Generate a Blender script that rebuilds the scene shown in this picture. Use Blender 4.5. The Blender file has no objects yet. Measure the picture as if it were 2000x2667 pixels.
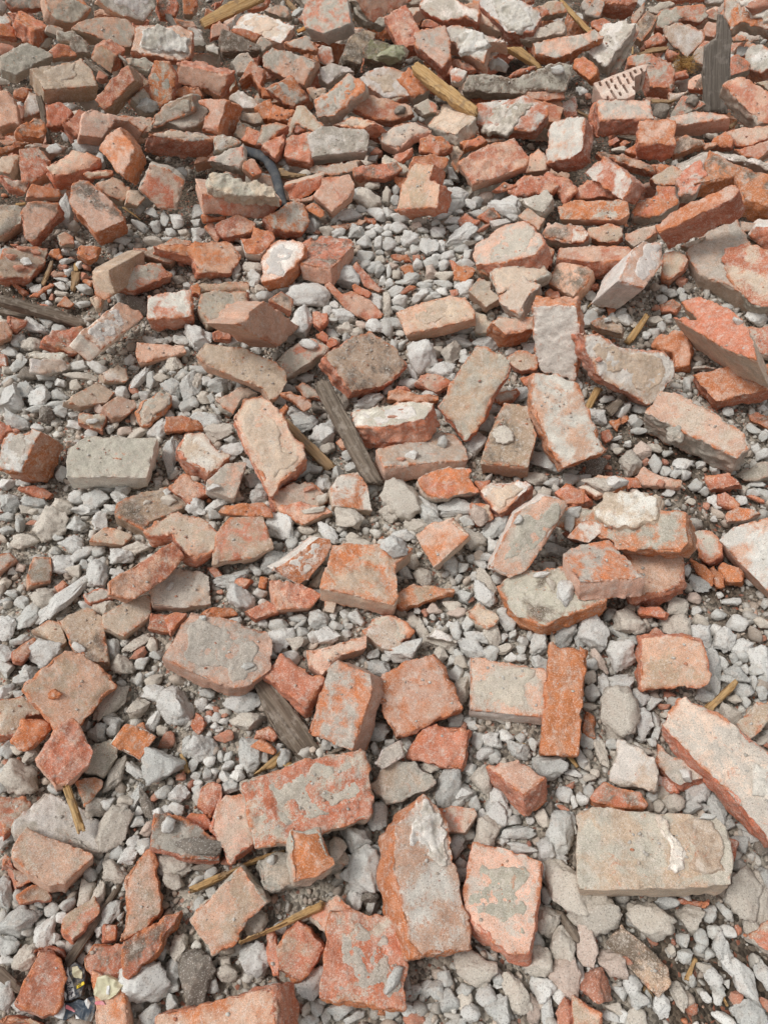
import bpy, bmesh, math, random
import numpy as np
from mathutils import Vector, Quaternion, Matrix
C = bpy.context.scene.collection
# ---------------- camera, sky, sun, exposure ----------------
PITCH = 53.0; CAMZ = 1.32
cd = bpy.data.cameras.new('camera'); cam = bpy.data.objects.new('camera', cd); C.objects.link(cam)
cam.location = (0, 0, CAMZ); cam.rotation_euler = (math.radians(90 - PITCH), 0, 0)
cd.sensor_fit = 'VERTICAL'; cd.sensor_height = 36.0; cd.lens = 36.0 * 1926.0 / 2667.0
cd.clip_start = 0.05; cd.clip_end = 500
sc = bpy.context.scene; sc.camera = cam
sc.view_settings.view_transform = 'Standard'; sc.view_settings.look = 'None'
sc.view_settings.exposure = 0.05; sc.view_settings.gamma = 1
w = bpy.data.worlds.new("World"); sc.world = w; w.use_nodes = True
nt = w.node_tree; nt.nodes.clear()
sky = nt.nodes.new('ShaderNodeTexSky'); sky.sky_type = 'NISHITA'; sky.sun_disc = False
SUN_EL, SUN_AZ = 60.0, -100.0
sky.sun_elevation = math.radians(SUN_EL); sky.sun_rotation = math.radians(SUN_AZ)
sky.dust_density = 4.0; sky.air_density = 1.0; sky.ozone_density = 1.0
hs = nt.nodes.new('ShaderNodeHueSaturation'); hs.inputs['Saturation'].default_value = 0.10   # overcast: cloud takes the blue out
bg = nt.nodes.new('ShaderNodeBackground'); bg.inputs[1].default_value = 0.12
wo = nt.nodes.new('ShaderNodeOutputWorld')
nt.links.new(sky.outputs[0], hs.inputs['Color']); nt.links.new(hs.outputs[0], bg.inputs[0]); nt.links.new(bg.outputs[0], wo.inputs[0])
sl = bpy.data.lights.new('sun', 'SUN'); sl.energy = 1.5; sl.angle = math.radians(14); sl.color = (1, .975, .94)
so = bpy.data.objects.new('sun', sl); C.objects.link(so)
az = math.radians(SUN_AZ); el = math.radians(SUN_EL)
sdir = Vector((math.sin(az) * math.cos(el), math.cos(az) * math.cos(el), math.sin(el)))
so.rotation_euler = sdir.to_track_quat('Z', 'Y').to_euler(); so.location = sdir * 20
# ---------------- helpers ----------------
rng = np.random.default_rng(7)
def tag(o, label, cat, group=None):
    o['label'] = label; o['category'] = cat
    if group: o['group'] = group
_P = rng.permutation(256); _P = np.concatenate([_P, _P, _P]); _V = rng.uniform(-1, 1, 256)
def vnoise(p):                                  # smooth value noise, p (n,3)
    i = np.floor(p).astype(int); f = p - i; f = f * f * (3 - 2 * f); i &= 255
    r = 0
    for dx in (0, 1):
        for dy in (0, 1):
            for dz in (0, 1):
                h = _V[_P[_P[_P[(i[:, 0] + dx) & 255] + ((i[:, 1] + dy) & 255)] + ((i[:, 2] + dz) & 255)]]
                r = r + h * (f[:, 0] if dx else 1 - f[:, 0]) * (f[:, 1] if dy else 1 - f[:, 1]) * (f[:, 2] if dz else 1 - f[:, 2])
    return r
def fbm(p, o=3):
    a, r = 1.0, 0
    for k in range(o):
        r = r + a * vnoise(p * 2 ** k + 17.3 * k); a *= .5
    return r
def mkmesh(name, v, faces, attrs=None, mat=None, smooth=False):
    m = bpy.data.meshes.new(name)
    if isinstance(faces, np.ndarray):
        nf, k = faces.shape
        m.vertices.add(len(v)); m.vertices.foreach_set('co', np.asarray(v, np.float32).ravel())
        m.loops.add(nf * k); m.loops.foreach_set('vertex_index', faces.astype(np.int32).ravel())
        m.polygons.add(nf); m.polygons.foreach_set('loop_start', np.arange(0, nf * k, k, dtype=np.int32))
        m.polygons.foreach_set('loop_total', np.full(nf, k, np.int32)); m.update(calc_edges=True)
    else:
        m.from_pydata([tuple(q) for q in v], [], faces)
    for an, (ty, d) in (attrs or {}).items():
        a = m.attributes.new(an, ty, 'POINT')
        a.data.foreach_set('color' if ty == 'FLOAT_COLOR' else 'value', np.asarray(d, np.float32).ravel())
    if smooth: m.polygons.foreach_set('use_smooth', np.ones(len(m.polygons), bool))
    if mat: m.materials.append(mat)
    return m
def rgba(c, n): return np.tile(np.array([*c, 1.0]), (n, 1))
TONE = dict(p=(.70, .425, .30), d=(.47, .34, .24), g=(.49, .445, .37), t=(.64, .50, .38), w=(.78, .73, .66),
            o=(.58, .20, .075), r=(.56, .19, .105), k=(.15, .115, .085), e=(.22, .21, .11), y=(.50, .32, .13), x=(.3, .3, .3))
STONE = dict(p=(.62, .49, .41), t=(.59, .53, .45), g=(.55, .545, .51), w=(.68, .665, .625), r=(.50, .21, .13), k=(.2, .17, .14), e=(.30, .30, .18))
# ---------------- materials ----------------
def N(nt, t, **k):
    n = nt.nodes.new(t)
    for a, b in k.items(): setattr(n, a, b)
    return n
def newmat(name):
    m = bpy.data.materials.new(name); m.use_nodes = True; nt = m.node_tree; nt.nodes.clear()
    o = N(nt, 'ShaderNodeOutputMaterial'); b = N(nt, 'ShaderNodeBsdfPrincipled'); nt.links.new(b.outputs[0], o.inputs[0])
    b.inputs['Roughness'].default_value = .92; b.inputs['Specular IOR Level'].default_value = .25
    return m, nt, b
def noise(nt, vec, scale, det=4, rough=.6, dist=0):
    n = N(nt, 'ShaderNodeTexNoise'); n.inputs['Scale'].default_value = scale; n.inputs['Detail'].default_value = det
    n.inputs['Roughness'].default_value = rough; n.inputs['Distortion'].default_value = dist
    nt.links.new(vec, n.inputs['Vector']); return n.outputs['Fac']
def ramp(nt, fac, a, b, lo=0., hi=1.):
    n = N(nt, 'ShaderNodeMapRange'); n.interpolation_type = 'SMOOTHSTEP'
    if a > b: a, b, lo, hi = b, a, hi, lo
    for i, v in zip((1, 2, 3, 4), (a, b, lo, hi)): n.inputs[i].default_value = v
    nt.links.new(fac, n.inputs[0]); return n.outputs[0]
def mathn(nt, op, a, b):
    n = N(nt, 'ShaderNodeMath', operation=op)
    for i, v in enumerate((a, b)):
        if isinstance(v, (int, float)): n.inputs[i].default_value = v
        else: nt.links.new(v, n.inputs[i])
    return n.outputs[0]
def mix(nt, fac, a, b, bt='MIX'):
    n = N(nt, 'ShaderNodeMix', data_type='RGBA', blend_type=bt)
    for s, v in ((0, fac), (6, a), (7, b)):
        if isinstance(v, (int, float)): n.inputs[s].default_value = v
        elif isinstance(v, tuple): n.inputs[s].default_value = (*v, 1)
        else: nt.links.new(v, n.inputs[s])
    return n.outputs[2]
def attr(nt, name, fac=False):
    n = N(nt, 'ShaderNodeAttribute', attribute_name=name); return n.outputs['Fac' if fac else 'Color']
def seeded(nt):
    t = N(nt, 'ShaderNodeTexCoord'); o = N(nt, 'ShaderNodeObjectInfo')
    v = N(nt, 'ShaderNodeVectorMath', operation='ADD'); s = N(nt, 'ShaderNodeVectorMath', operation='SCALE')
    cx = N(nt, 'ShaderNodeCombineXYZ')
    for i in range(3): nt.links.new(o.outputs['Random'], cx.inputs[i])
    nt.links.new(cx.outputs[0], s.inputs[0]); s.inputs['Scale'].default_value = 37.0
    nt.links.new(t.outputs['Object'], v.inputs[0]); nt.links.new(s.outputs[0], v.inputs[1]); return v.outputs[0]
def bump(nt, b, parts):
    prev = None
    for h, st, d in parts:
        n = N(nt, 'ShaderNodeBump'); n.inputs['Strength'].default_value = st; n.inputs['Distance'].default_value = d
        nt.links.new(h, n.inputs['Height'])
        if prev: nt.links.new(prev, n.inputs['Normal'])
        prev = n.outputs[0]
    nt.links.new(prev, b.inputs['Normal'])
def brick_mat():
    m, nt, b = newmat('old_brick'); v = seeded(nt)
    ca, cb, ed = attr(nt, 'ca'), attr(nt, 'cb'), attr(nt, 'ed', True)
    big = noise(nt, v, 17, 6, .68, .4); med = noise(nt, v, 60, 5, .7, .3); fine = noise(nt, v, 420, 3, .8); gr = noise(nt, v, 1100, 2, .8)
    pa = ramp(nt, mathn(nt, 'ADD', big, mathn(nt, 'MULTIPLY', mathn(nt, 'SUBTRACT', fine, .5), .35)), .45, .58)
    col = mix(nt, pa, ca, cb)
    hz = ramp(nt, noise(nt, v, 34, 5, .65), .30, .72, -.16, .16)        # gentle tonal drift
    hv = N(nt, 'ShaderNodeHueSaturation'); nt.links.new(col, hv.inputs['Color']); nt.links.new(mathn(nt, 'ADD', 1.0, hz), hv.inputs['Value'])
    col = hv.outputs[0]
    # thin pale lime film and raw clay showing at worn edges
    film = mathn(nt, 'MULTIPLY', ramp(nt, noise(nt, v, 70, 8, .82, .5), .49, .63), .6)
    col = mix(nt, film, col, (.64, .57, .50))
    # raw clay
    e2 = mathn(nt, 'MULTIPLY', ed, ramp(nt, mathn(nt, 'ADD', mathn(nt, 'MULTIPLY', med, .5), mathn(nt, 'MULTIPLY', big, .5)), .475, .56)); e2 = mathn(nt, 'MINIMUM', mathn(nt, 'MULTIPLY', e2, 1.2), .9); col = mix(nt, e2, col, (.54, .185, .075))
    raw = mathn(nt, 'MULTIPLY', ramp(nt, noise(nt, v, 48, 8, .75, .6), .57, .68), .6); col = mix(nt, raw, col, (.56, .19, .08))
    # dust that has settled on faces that look up
    ge = N(nt, 'ShaderNodeNewGeometry'); sx = N(nt, 'ShaderNodeSeparateXYZ'); nt.links.new(ge.outputs['Normal'], sx.inputs[0])
    du = mathn(nt, 'MULTIPLY', ramp(nt, sx.outputs[2], .45, .95), ramp(nt, noise(nt, v, 26, 8, .8), .44, .68, 0, .38)); col = mix(nt, du, col, (.58, .50, .41))
    dk = ramp(nt, noise(nt, v, 38, 7, .75, .8), .38, .28, 0, .4); col = mix(nt, dk, col, (.20, .10, .07))
    # sand grains
    g1 = ramp(nt, fine, .56, .66); col = mix(nt, mathn(nt, 'MULTIPLY', g1, .6), col, (.78, .72, .64))
    g2 = ramp(nt, fine, .42, .33); col = mix(nt, mathn(nt, 'MULTIPLY', g2, .7), col, (.13, .09, .065))
    g3 = ramp(nt, gr, .35, .65, .72, 1.25); gg = N(nt, 'ShaderNodeMix', data_type='RGBA', blend_type='MULTIPLY'); gg.inputs[0].default_value = 1
    cxx = N(nt, 'ShaderNodeCombineColor')
    for i in range(3): nt.links.new(g3, cxx.inputs[i])
    nt.links.new(col, gg.inputs[6]); nt.links.new(cxx.outputs[0], gg.inputs[7])
    nt.links.new(gg.outputs[2], b.inputs['Base Color'])
    bump(nt, b, [(med, .5, .003), (noise(nt, v, 210, 5, .75), .7, .0015), (gr, .4, .0006)])
    return m
def stone_mat():
    m, nt, b = newmat('mortar_stone'); v = seeded(nt)
    ca = attr(nt, 'ca'); n1 = noise(nt, v, 60, 5, .65); n2 = noise(nt, v, 420, 3, .75); n3 = noise(nt, v, 1100, 2, .8)
    col = mix(nt, ramp(nt, n1, .48, .70, 0, .45), ca, (.56, .46, .38))
    col = mix(nt, ramp(nt, n2, .55, .66, 0, .75), col, (.76, .74, .69)); col = mix(nt, ramp(nt, n2, .45, .34, 0, .8), col, (.19, .17, .15))
    col = mix(nt, ramp(nt, n3, .60, .8, 0, .35), col, (.15, .12, .10))
    nt.links.new(col, b.inputs['Base Color'])
    bump(nt, b, [(noise(nt, v, 90, 6, .75), .7, .004), (noise(nt, v, 230, 5, .75), .7, .0018)])
    return m
def gravel_mat():
    m, nt, b = newmat('gravel_bits'); t = N(nt, 'ShaderNodeTexCoord').outputs['Object']
    ca = attr(nt, 'ca'); n2 = noise(nt, t, 500, 3, .75); n1 = noise(nt, t, 120, 3, .6)
    col = mix(nt, ramp(nt, n1, .4, .65, 0, .35), ca, (.42, .35, .28)); col = mix(nt, ramp(nt, n2, .45, .33, 0, .75), col, (.17, .15, .13)); col = mix(nt, ramp(nt, n2, .56, .66, 0, .5), col, (.74, .71, .66))
    nt.links.new(col, b.inputs['Base Color']); bump(nt, b, [(noise(nt, t, 260, 4, .7), .6, .002)])
    return m
def ground_mat():
    m, nt, b = newmat('dusty_ground'); t = N(nt, 'ShaderNodeTexCoord').outputs['Object']
    vo = N(nt, 'ShaderNodeTexVoronoi'); vo.inputs['Scale'].default_value = 190; nt.links.new(t, vo.inputs['Vector'])
    col = mix(nt, ramp(nt, noise(nt, t, 9, 5, .6), .4, .62), (.24, .20, .16), (.40, .36, .30)); col = mix(nt, attr(nt, 'dirt', True), col, (.105, .08, .058))  # 'dirt' mask: real soil patches and painted gap shade under the heap
    hv = N(nt, 'ShaderNodeHueSaturation'); sp = N(nt, 'ShaderNodeSeparateColor'); nt.links.new(vo.outputs['Color'], sp.inputs[0])
    nt.links.new(col, hv.inputs['Color']); nt.links.new(ramp(nt, sp.outputs[0], 0, 1, .45, 1.5), hv.inputs['Value'])
    col = mix(nt, ramp(nt, sp.outputs[1], .93, .95, 0, .7), hv.outputs[0], (.40, .15, .09))
    nt.links.new(col, b.inputs['Base Color'])
    inv = mathn(nt, 'SUBTRACT', 1.0, vo.outputs['Distance'])
    bump(nt, b, [(inv, .8, .004), (noise(nt, t, 600, 3, .7), .5, .0015)])
    return m
def wood_mat(name, c1, c2, c3):
    m, nt, b = newmat(name); v = seeded(nt); mp = N(nt, 'ShaderNodeMapping'); mp.inputs['Scale'].default_value = (3, 60, 60); nt.links.new(v, mp.inputs[0])
    g = noise(nt, mp.outputs[0], 4, 5, .65); f = noise(nt, mp.outputs[0], 14, 4, .7); d = noise(nt, v, 45, 4, .7)
    col = mix(nt, ramp(nt, g, .35, .65), c1, c2); col = mix(nt, ramp(nt, d, .50, .66, 0, .75), col, c3)
    col = mix(nt, ramp(nt, f, .44, .34, 0, .6), col, tuple(x * .3 for x in c1)); nt.links.new(col, b.inputs['Base Color'])
    bump(nt, b, [(g, .7, .003), (f, .5, .0012)]); return m
BM, SM, GM = brick_mat(), stone_mat(), gravel_mat()
WOOD = {'yel': wood_mat('fresh_wood', (.40, .23, .09), (.56, .38, .19), (.24, .16, .10)), 'dark': wood_mat('weathered_wood', (.13, .10, .075), (.24, .19, .145), (.34, .29, .24)),
        'brown': wood_mat('brown_wood', (.30, .19, .10), (.42, .28, .16), (.25, .19, .14)), 'grey': wood_mat('grey_wood', (.33, .30, .26), (.42, .37, .31), (.5, .46, .40)),
        'kgrey': wood_mat('dark_grey_board', (.17, .145, .12), (.25, .215, .18), (.33, .29, .25)), 'orangew': wood_mat('orange_wood', (.55, .24, .07), (.62, .33, .13), (.30, .17, .08))}
# ---------------- the ground ----------------
def sm(a, b, t):
    t = np.clip((t - a) / (b - a), 0, 1); return t * t * (3 - 2 * t)
def S(x, y): return math.tan(math.radians(3)) * np.minimum(y, 6) + .10 * sm(1.25, 2.1, y) + .015 * np.sin(3.1 * x + 1) * np.sin(2.3 * y) * (np.abs(y - 1.5) < 4)
def G(x, y):
    return S(x, y) - .008 - .13 * sm(1.75, 2.05, y) * (1 - .9 * np.exp(-(((x - .02) / .33) ** 2 + ((y - 1.85) / .22) ** 2)))
def axis(a, b, st, far):
    c = np.arange(a, b + 1e-6, st); o = [c]; e1 = []; v = c[-1]; s = st
    while v < far: s *= 1.5; v += s; e1.append(v)
    e0 = []; v = c[0]; s = st
    while v > -far: s *= 1.5; v -= s; e0.append(v)
    return np.array(e0[::-1] + list(c) + e1)
ax, ay = axis(-1.7, 1.7, .012, 160), axis(-.5, 3.6, .012, 160)
X, Y = np.meshgrid(ax, ay); x, y = X.ravel(), Y.ravel()
z = G(x, y) + .007 * vnoise(np.stack([x * 14, y * 14, x * 0], 1)) + .003 * vnoise(np.stack([x * 60, y * 60, x * 0], 1))
nx, ny = len(ax), len(ay); ii = (np.arange(ny - 1)[:, None] * nx + np.arange(nx - 1)[None]).ravel()
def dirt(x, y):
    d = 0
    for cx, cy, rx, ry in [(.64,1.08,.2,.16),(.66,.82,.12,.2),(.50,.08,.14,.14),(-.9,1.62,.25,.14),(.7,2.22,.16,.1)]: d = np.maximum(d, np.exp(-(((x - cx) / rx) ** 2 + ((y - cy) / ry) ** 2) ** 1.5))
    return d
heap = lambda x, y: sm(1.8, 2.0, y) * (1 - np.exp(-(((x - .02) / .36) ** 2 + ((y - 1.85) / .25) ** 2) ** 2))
dirt_gap_shade = np.clip(np.maximum(heap(x, y), dirt(x, y)) * 1.2 * (.8 + .5 * vnoise(np.stack([x * 30, y * 30, x * 0], 1))), 0, 1)  # bare dirt patches, plus shade of the heap's gaps painted as dark soil
g = bpy.data.objects.new('ground', mkmesh('ground', np.stack([x, y, z], 1), np.stack([ii, ii + 1, ii + nx + 1, ii + nx], 1), {'dirt': ('FLOAT', dirt_gap_shade)}, mat=ground_mat(), smooth=True))
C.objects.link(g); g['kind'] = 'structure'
# ---------------- solids with worn and broken surfaces ----------------
def remeshed(v, faces, voxel):
    m = bpy.data.meshes.new('tmp'); m.from_pydata([tuple(q) for q in v], [], faces)
    bm = bmesh.new(); bm.from_mesh(m); bmesh.ops.recalc_face_normals(bm, faces=bm.faces); bmesh.ops.triangulate(bm, faces=bm.faces); bm.to_mesh(m); bm.free()
    o = bpy.data.objects.new('tmp', m); C.objects.link(o)
    r = o.modifiers.new('r', 'REMESH'); r.mode = 'VOXEL'; r.voxel_size = voxel; r.adaptivity = 0
    dg = bpy.context.evaluated_depsgraph_get(); e = o.evaluated_get(dg); me = e.to_mesh()
    co = np.empty(len(me.vertices) * 3, np.float32); me.vertices.foreach_get('co', co)
    no = np.empty(len(me.vertices) * 3, np.float32); me.vertices.foreach_get('normal', no)
    lv = np.empty(len(me.loops), np.int32); me.loops.foreach_get('vertex_index', lv)
    q = lv.reshape(-1, 4) if len(lv) == 4 * len(me.polygons) else None
    e.to_mesh_clear(); bpy.data.objects.remove(o); bpy.data.meshes.remove(m)
    return co.reshape(-1, 3).astype(float), no.reshape(-1, 3).astype(float), q
def ccw(P):
    a = sum(P[i][0] * P[(i + 1) % len(P)][1] - P[(i + 1) % len(P)][0] * P[i][1] for i in range(len(P)))
    return P if a > 0 else P[::-1]
def pdist(p, P):                                 # distance to the polygon's outline and index of the nearest side
    best = np.full(len(p), 9.); bi = np.zeros(len(p), int)
    for i in range(len(P)):
        a = np.array(P[i]); d = np.array(P[(i + 1) % len(P)]) - a; t = np.clip(((p - a) @ d) / (d @ d + 1e-12), 0, 1)
        r = np.linalg.norm(p - a - t[:, None] * d, axis=1); k = r < best; best[k] = r[k]; bi[k] = i
    return best, bi
def slab(name, P, t, tone, mat, voxel, seed, wood=False, z0=0., rough=1., crust=False):
    rs = random.Random(seed); P = ccw([tuple(q) for q in P])
    if not wood:                                 # edges are never quite straight
        Q = []; a0 = (.0013 if (tone + '/g').split('/')[1][:1] in 'org' else .0006) if not crust else .0028
        for i in range(len(P)):
            a, b = P[i], P[(i + 1) % len(P)]; L = math.hypot(b[0] - a[0], b[1] - a[1]); k = min(7, int(L / .013)); Q.append(a)
            for j in range(1, k + 1):
                t_ = j / (k + 1); o_ = rs.gauss(0, a0) * rough; Q.append((a[0] + (b[0] - a[0]) * t_ + (b[1] - a[1]) / L * o_, a[1] + (b[1] - a[1]) * t_ - (b[0] - a[0]) / L * o_))
        P = Q
    n = len(P); cx = sum(q[0] for q in P) / n; cy = sum(q[1] for q in P) / n
    k = .0 if wood else .06
    B = [(cx + (q[0] - cx) * (1 - k * rs.random()), cy + (q[1] - cy) * (1 - k * rs.random()), z0 - t * (1 + (0 if wood else rs.uniform(-.06, .06)))) for q in P]
    A = [(q[0], q[1], z0) for q in P]
    if crust: A = [(cx + (q[0] - cx) * .88, cy + (q[1] - cy) * .88, z0) for q in P]
    v = A + B; f = [list(range(n)), list(range(2 * n - 1, n - 1, -1))] + [[i, n + i, n + (i + 1) % n, (i + 1) % n] for i in range(n)]
    co, no, q = remeshed(v, f, voxel)
    mt, sd = (tone.split('/') + ['g'])[:2]; sd = sd or 'g'
    ang = 35 if (mt[0] in 'gwtke' or crust) else 0
    d2, side = pdist(co[:, :2], P); top = np.abs(co[:, 2] - z0); bot = np.abs(co[:, 2] - z0 + t)
    D = np.sort(np.stack([d2, top, bot], 1), 1); edge = np.exp(-np.maximum(D[:, 1] - .001, 0) / .0040)
    istop = no[:, 2] > .45
    sp = co * 1.0 + seed * .731
    if wood:
        L = sp * [8, 90, 90]; disp = .0014 * vnoise(L) + .0012 * vnoise(sp * [16, 260, 260]) - .003 * edge * (vnoise(sp * [30, 160, 160]) > .0); ends = np.clip((np.abs(co[:, 0] - cx) / max(abs(q_[0] - cx) for q_ in P) - .86) / .14, 0, 1); disp -= .006 * ends * (vnoise(sp * [6, 330, 330]) > -.1)
    else:
        raw_t = mt[0] in 'or'; raw_s = sd[0] in 'org'
        amp = np.where(istop, .0022 if raw_t else .0016 if mt[0] in 'gwk' else .0008, .0028 if raw_s else .0008) * rough
        if crust: amp[:] = (.0048 if rough > .9 else .0016)
        disp = amp * fbm(sp * 60, 4) + .0009 * rough * vnoise(sp * 17)
        big = np.where(istop, raw_t, raw_s); disp += np.where(big, .0026, .0004) * rough * (1 - 2 * np.abs(vnoise(sp * 28)))
        ch = np.clip((fbm(sp * 48 + 5, 3) - .12) * 3.5, 0, 1); disp -= .0042 * ch * edge
        ch2 = np.clip((vnoise(sp * 17 + 9) - .38) * 6, 0, 1); disp -= .008 * rough * ch2 * np.exp(-np.maximum(D[:, 1] - .001, 0) / .008) * (1 + .4 * vnoise(sp * 90))
    if crust and rough > .9: disp += .0007 * (1 - 2 * np.abs(vnoise(sp * 130)))
    co2 = co + no * disp[:, None]
    at = None
    if not wood:
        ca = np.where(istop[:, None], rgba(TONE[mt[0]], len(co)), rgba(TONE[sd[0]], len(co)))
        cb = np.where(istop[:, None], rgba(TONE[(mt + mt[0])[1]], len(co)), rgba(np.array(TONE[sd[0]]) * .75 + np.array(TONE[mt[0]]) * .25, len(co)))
        jit = np.array([rs.uniform(.80, 1.12)] * 3) * np.array([rs.uniform(.97, 1.03), 1, rs.uniform(.96, 1.04)])
        ca[:, :3] *= jit; cb[:, :3] *= jit
        ek = .15 if (mt[0] in 'gwke' and sd[0] in 'gwkt') or crust else 1.
        at = {'ca': ('FLOAT_COLOR', ca), 'cb': ('FLOAT_COLOR', cb), 'ed': ('FLOAT', np.clip(edge * 1.1, 0, 1) * ek)}
    return mkmesh(name, co2, q, at, mat, wood)
def pts(s):
    a = [int(k) / 1000 for k in s.split()]; return list(zip(a[::2], a[1::2]))
def kindof(l, k, size):
    if k == 'w':
        for a, b in (('plank', 'wood_plank'), ('board', 'wood_board'), ('stake', 'wood_stake'), ('post', 'wood_stake'), ('splinter', 'wood_splinter'), ('sliver', 'wood_splinter'), ('shaving', 'wood_shaving'), ('chip', 'wood_chip'), ('batten', 'wood_batten'), ('lath', 'wood_lath')):
            if a in l: return b, 'wood', 'pieces of broken wood in the rubble'
        return 'wood_strip', 'wood', 'pieces of broken wood in the rubble'
    h = ' '.join(l.split(',')[0].split()[:7])
    if any(a in h for a in ('chip', 'crumb', 'flake', 'sliver', 'scrap', 'fleck', 'bit', 'splinter')): return 'brick_chip', 'brick chip', 'chips of broken brick'
    if 'mortar' in h and not 'brick' in h: return 'mortar_block', 'mortar chunk', 'chunks of old mortar'
    if 'boulder' in h: return 'masonry_boulder', 'masonry chunk', None
    if 'tile' in h or 'slab' in h or 'plate' in h: return 'flat_brick_piece', 'flat piece', 'flat pieces of broken brick'
    if 'brick' in h and size > .05: return 'broken_brick', 'brick', 'broken bricks of the demolished wall'
    return 'brick_fragment', 'brick fragment', 'fragments of broken brick'
OWNCRUST = {387, 447, 493, 175, 111, 113, 18, 500, 503, 248, 127}
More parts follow.
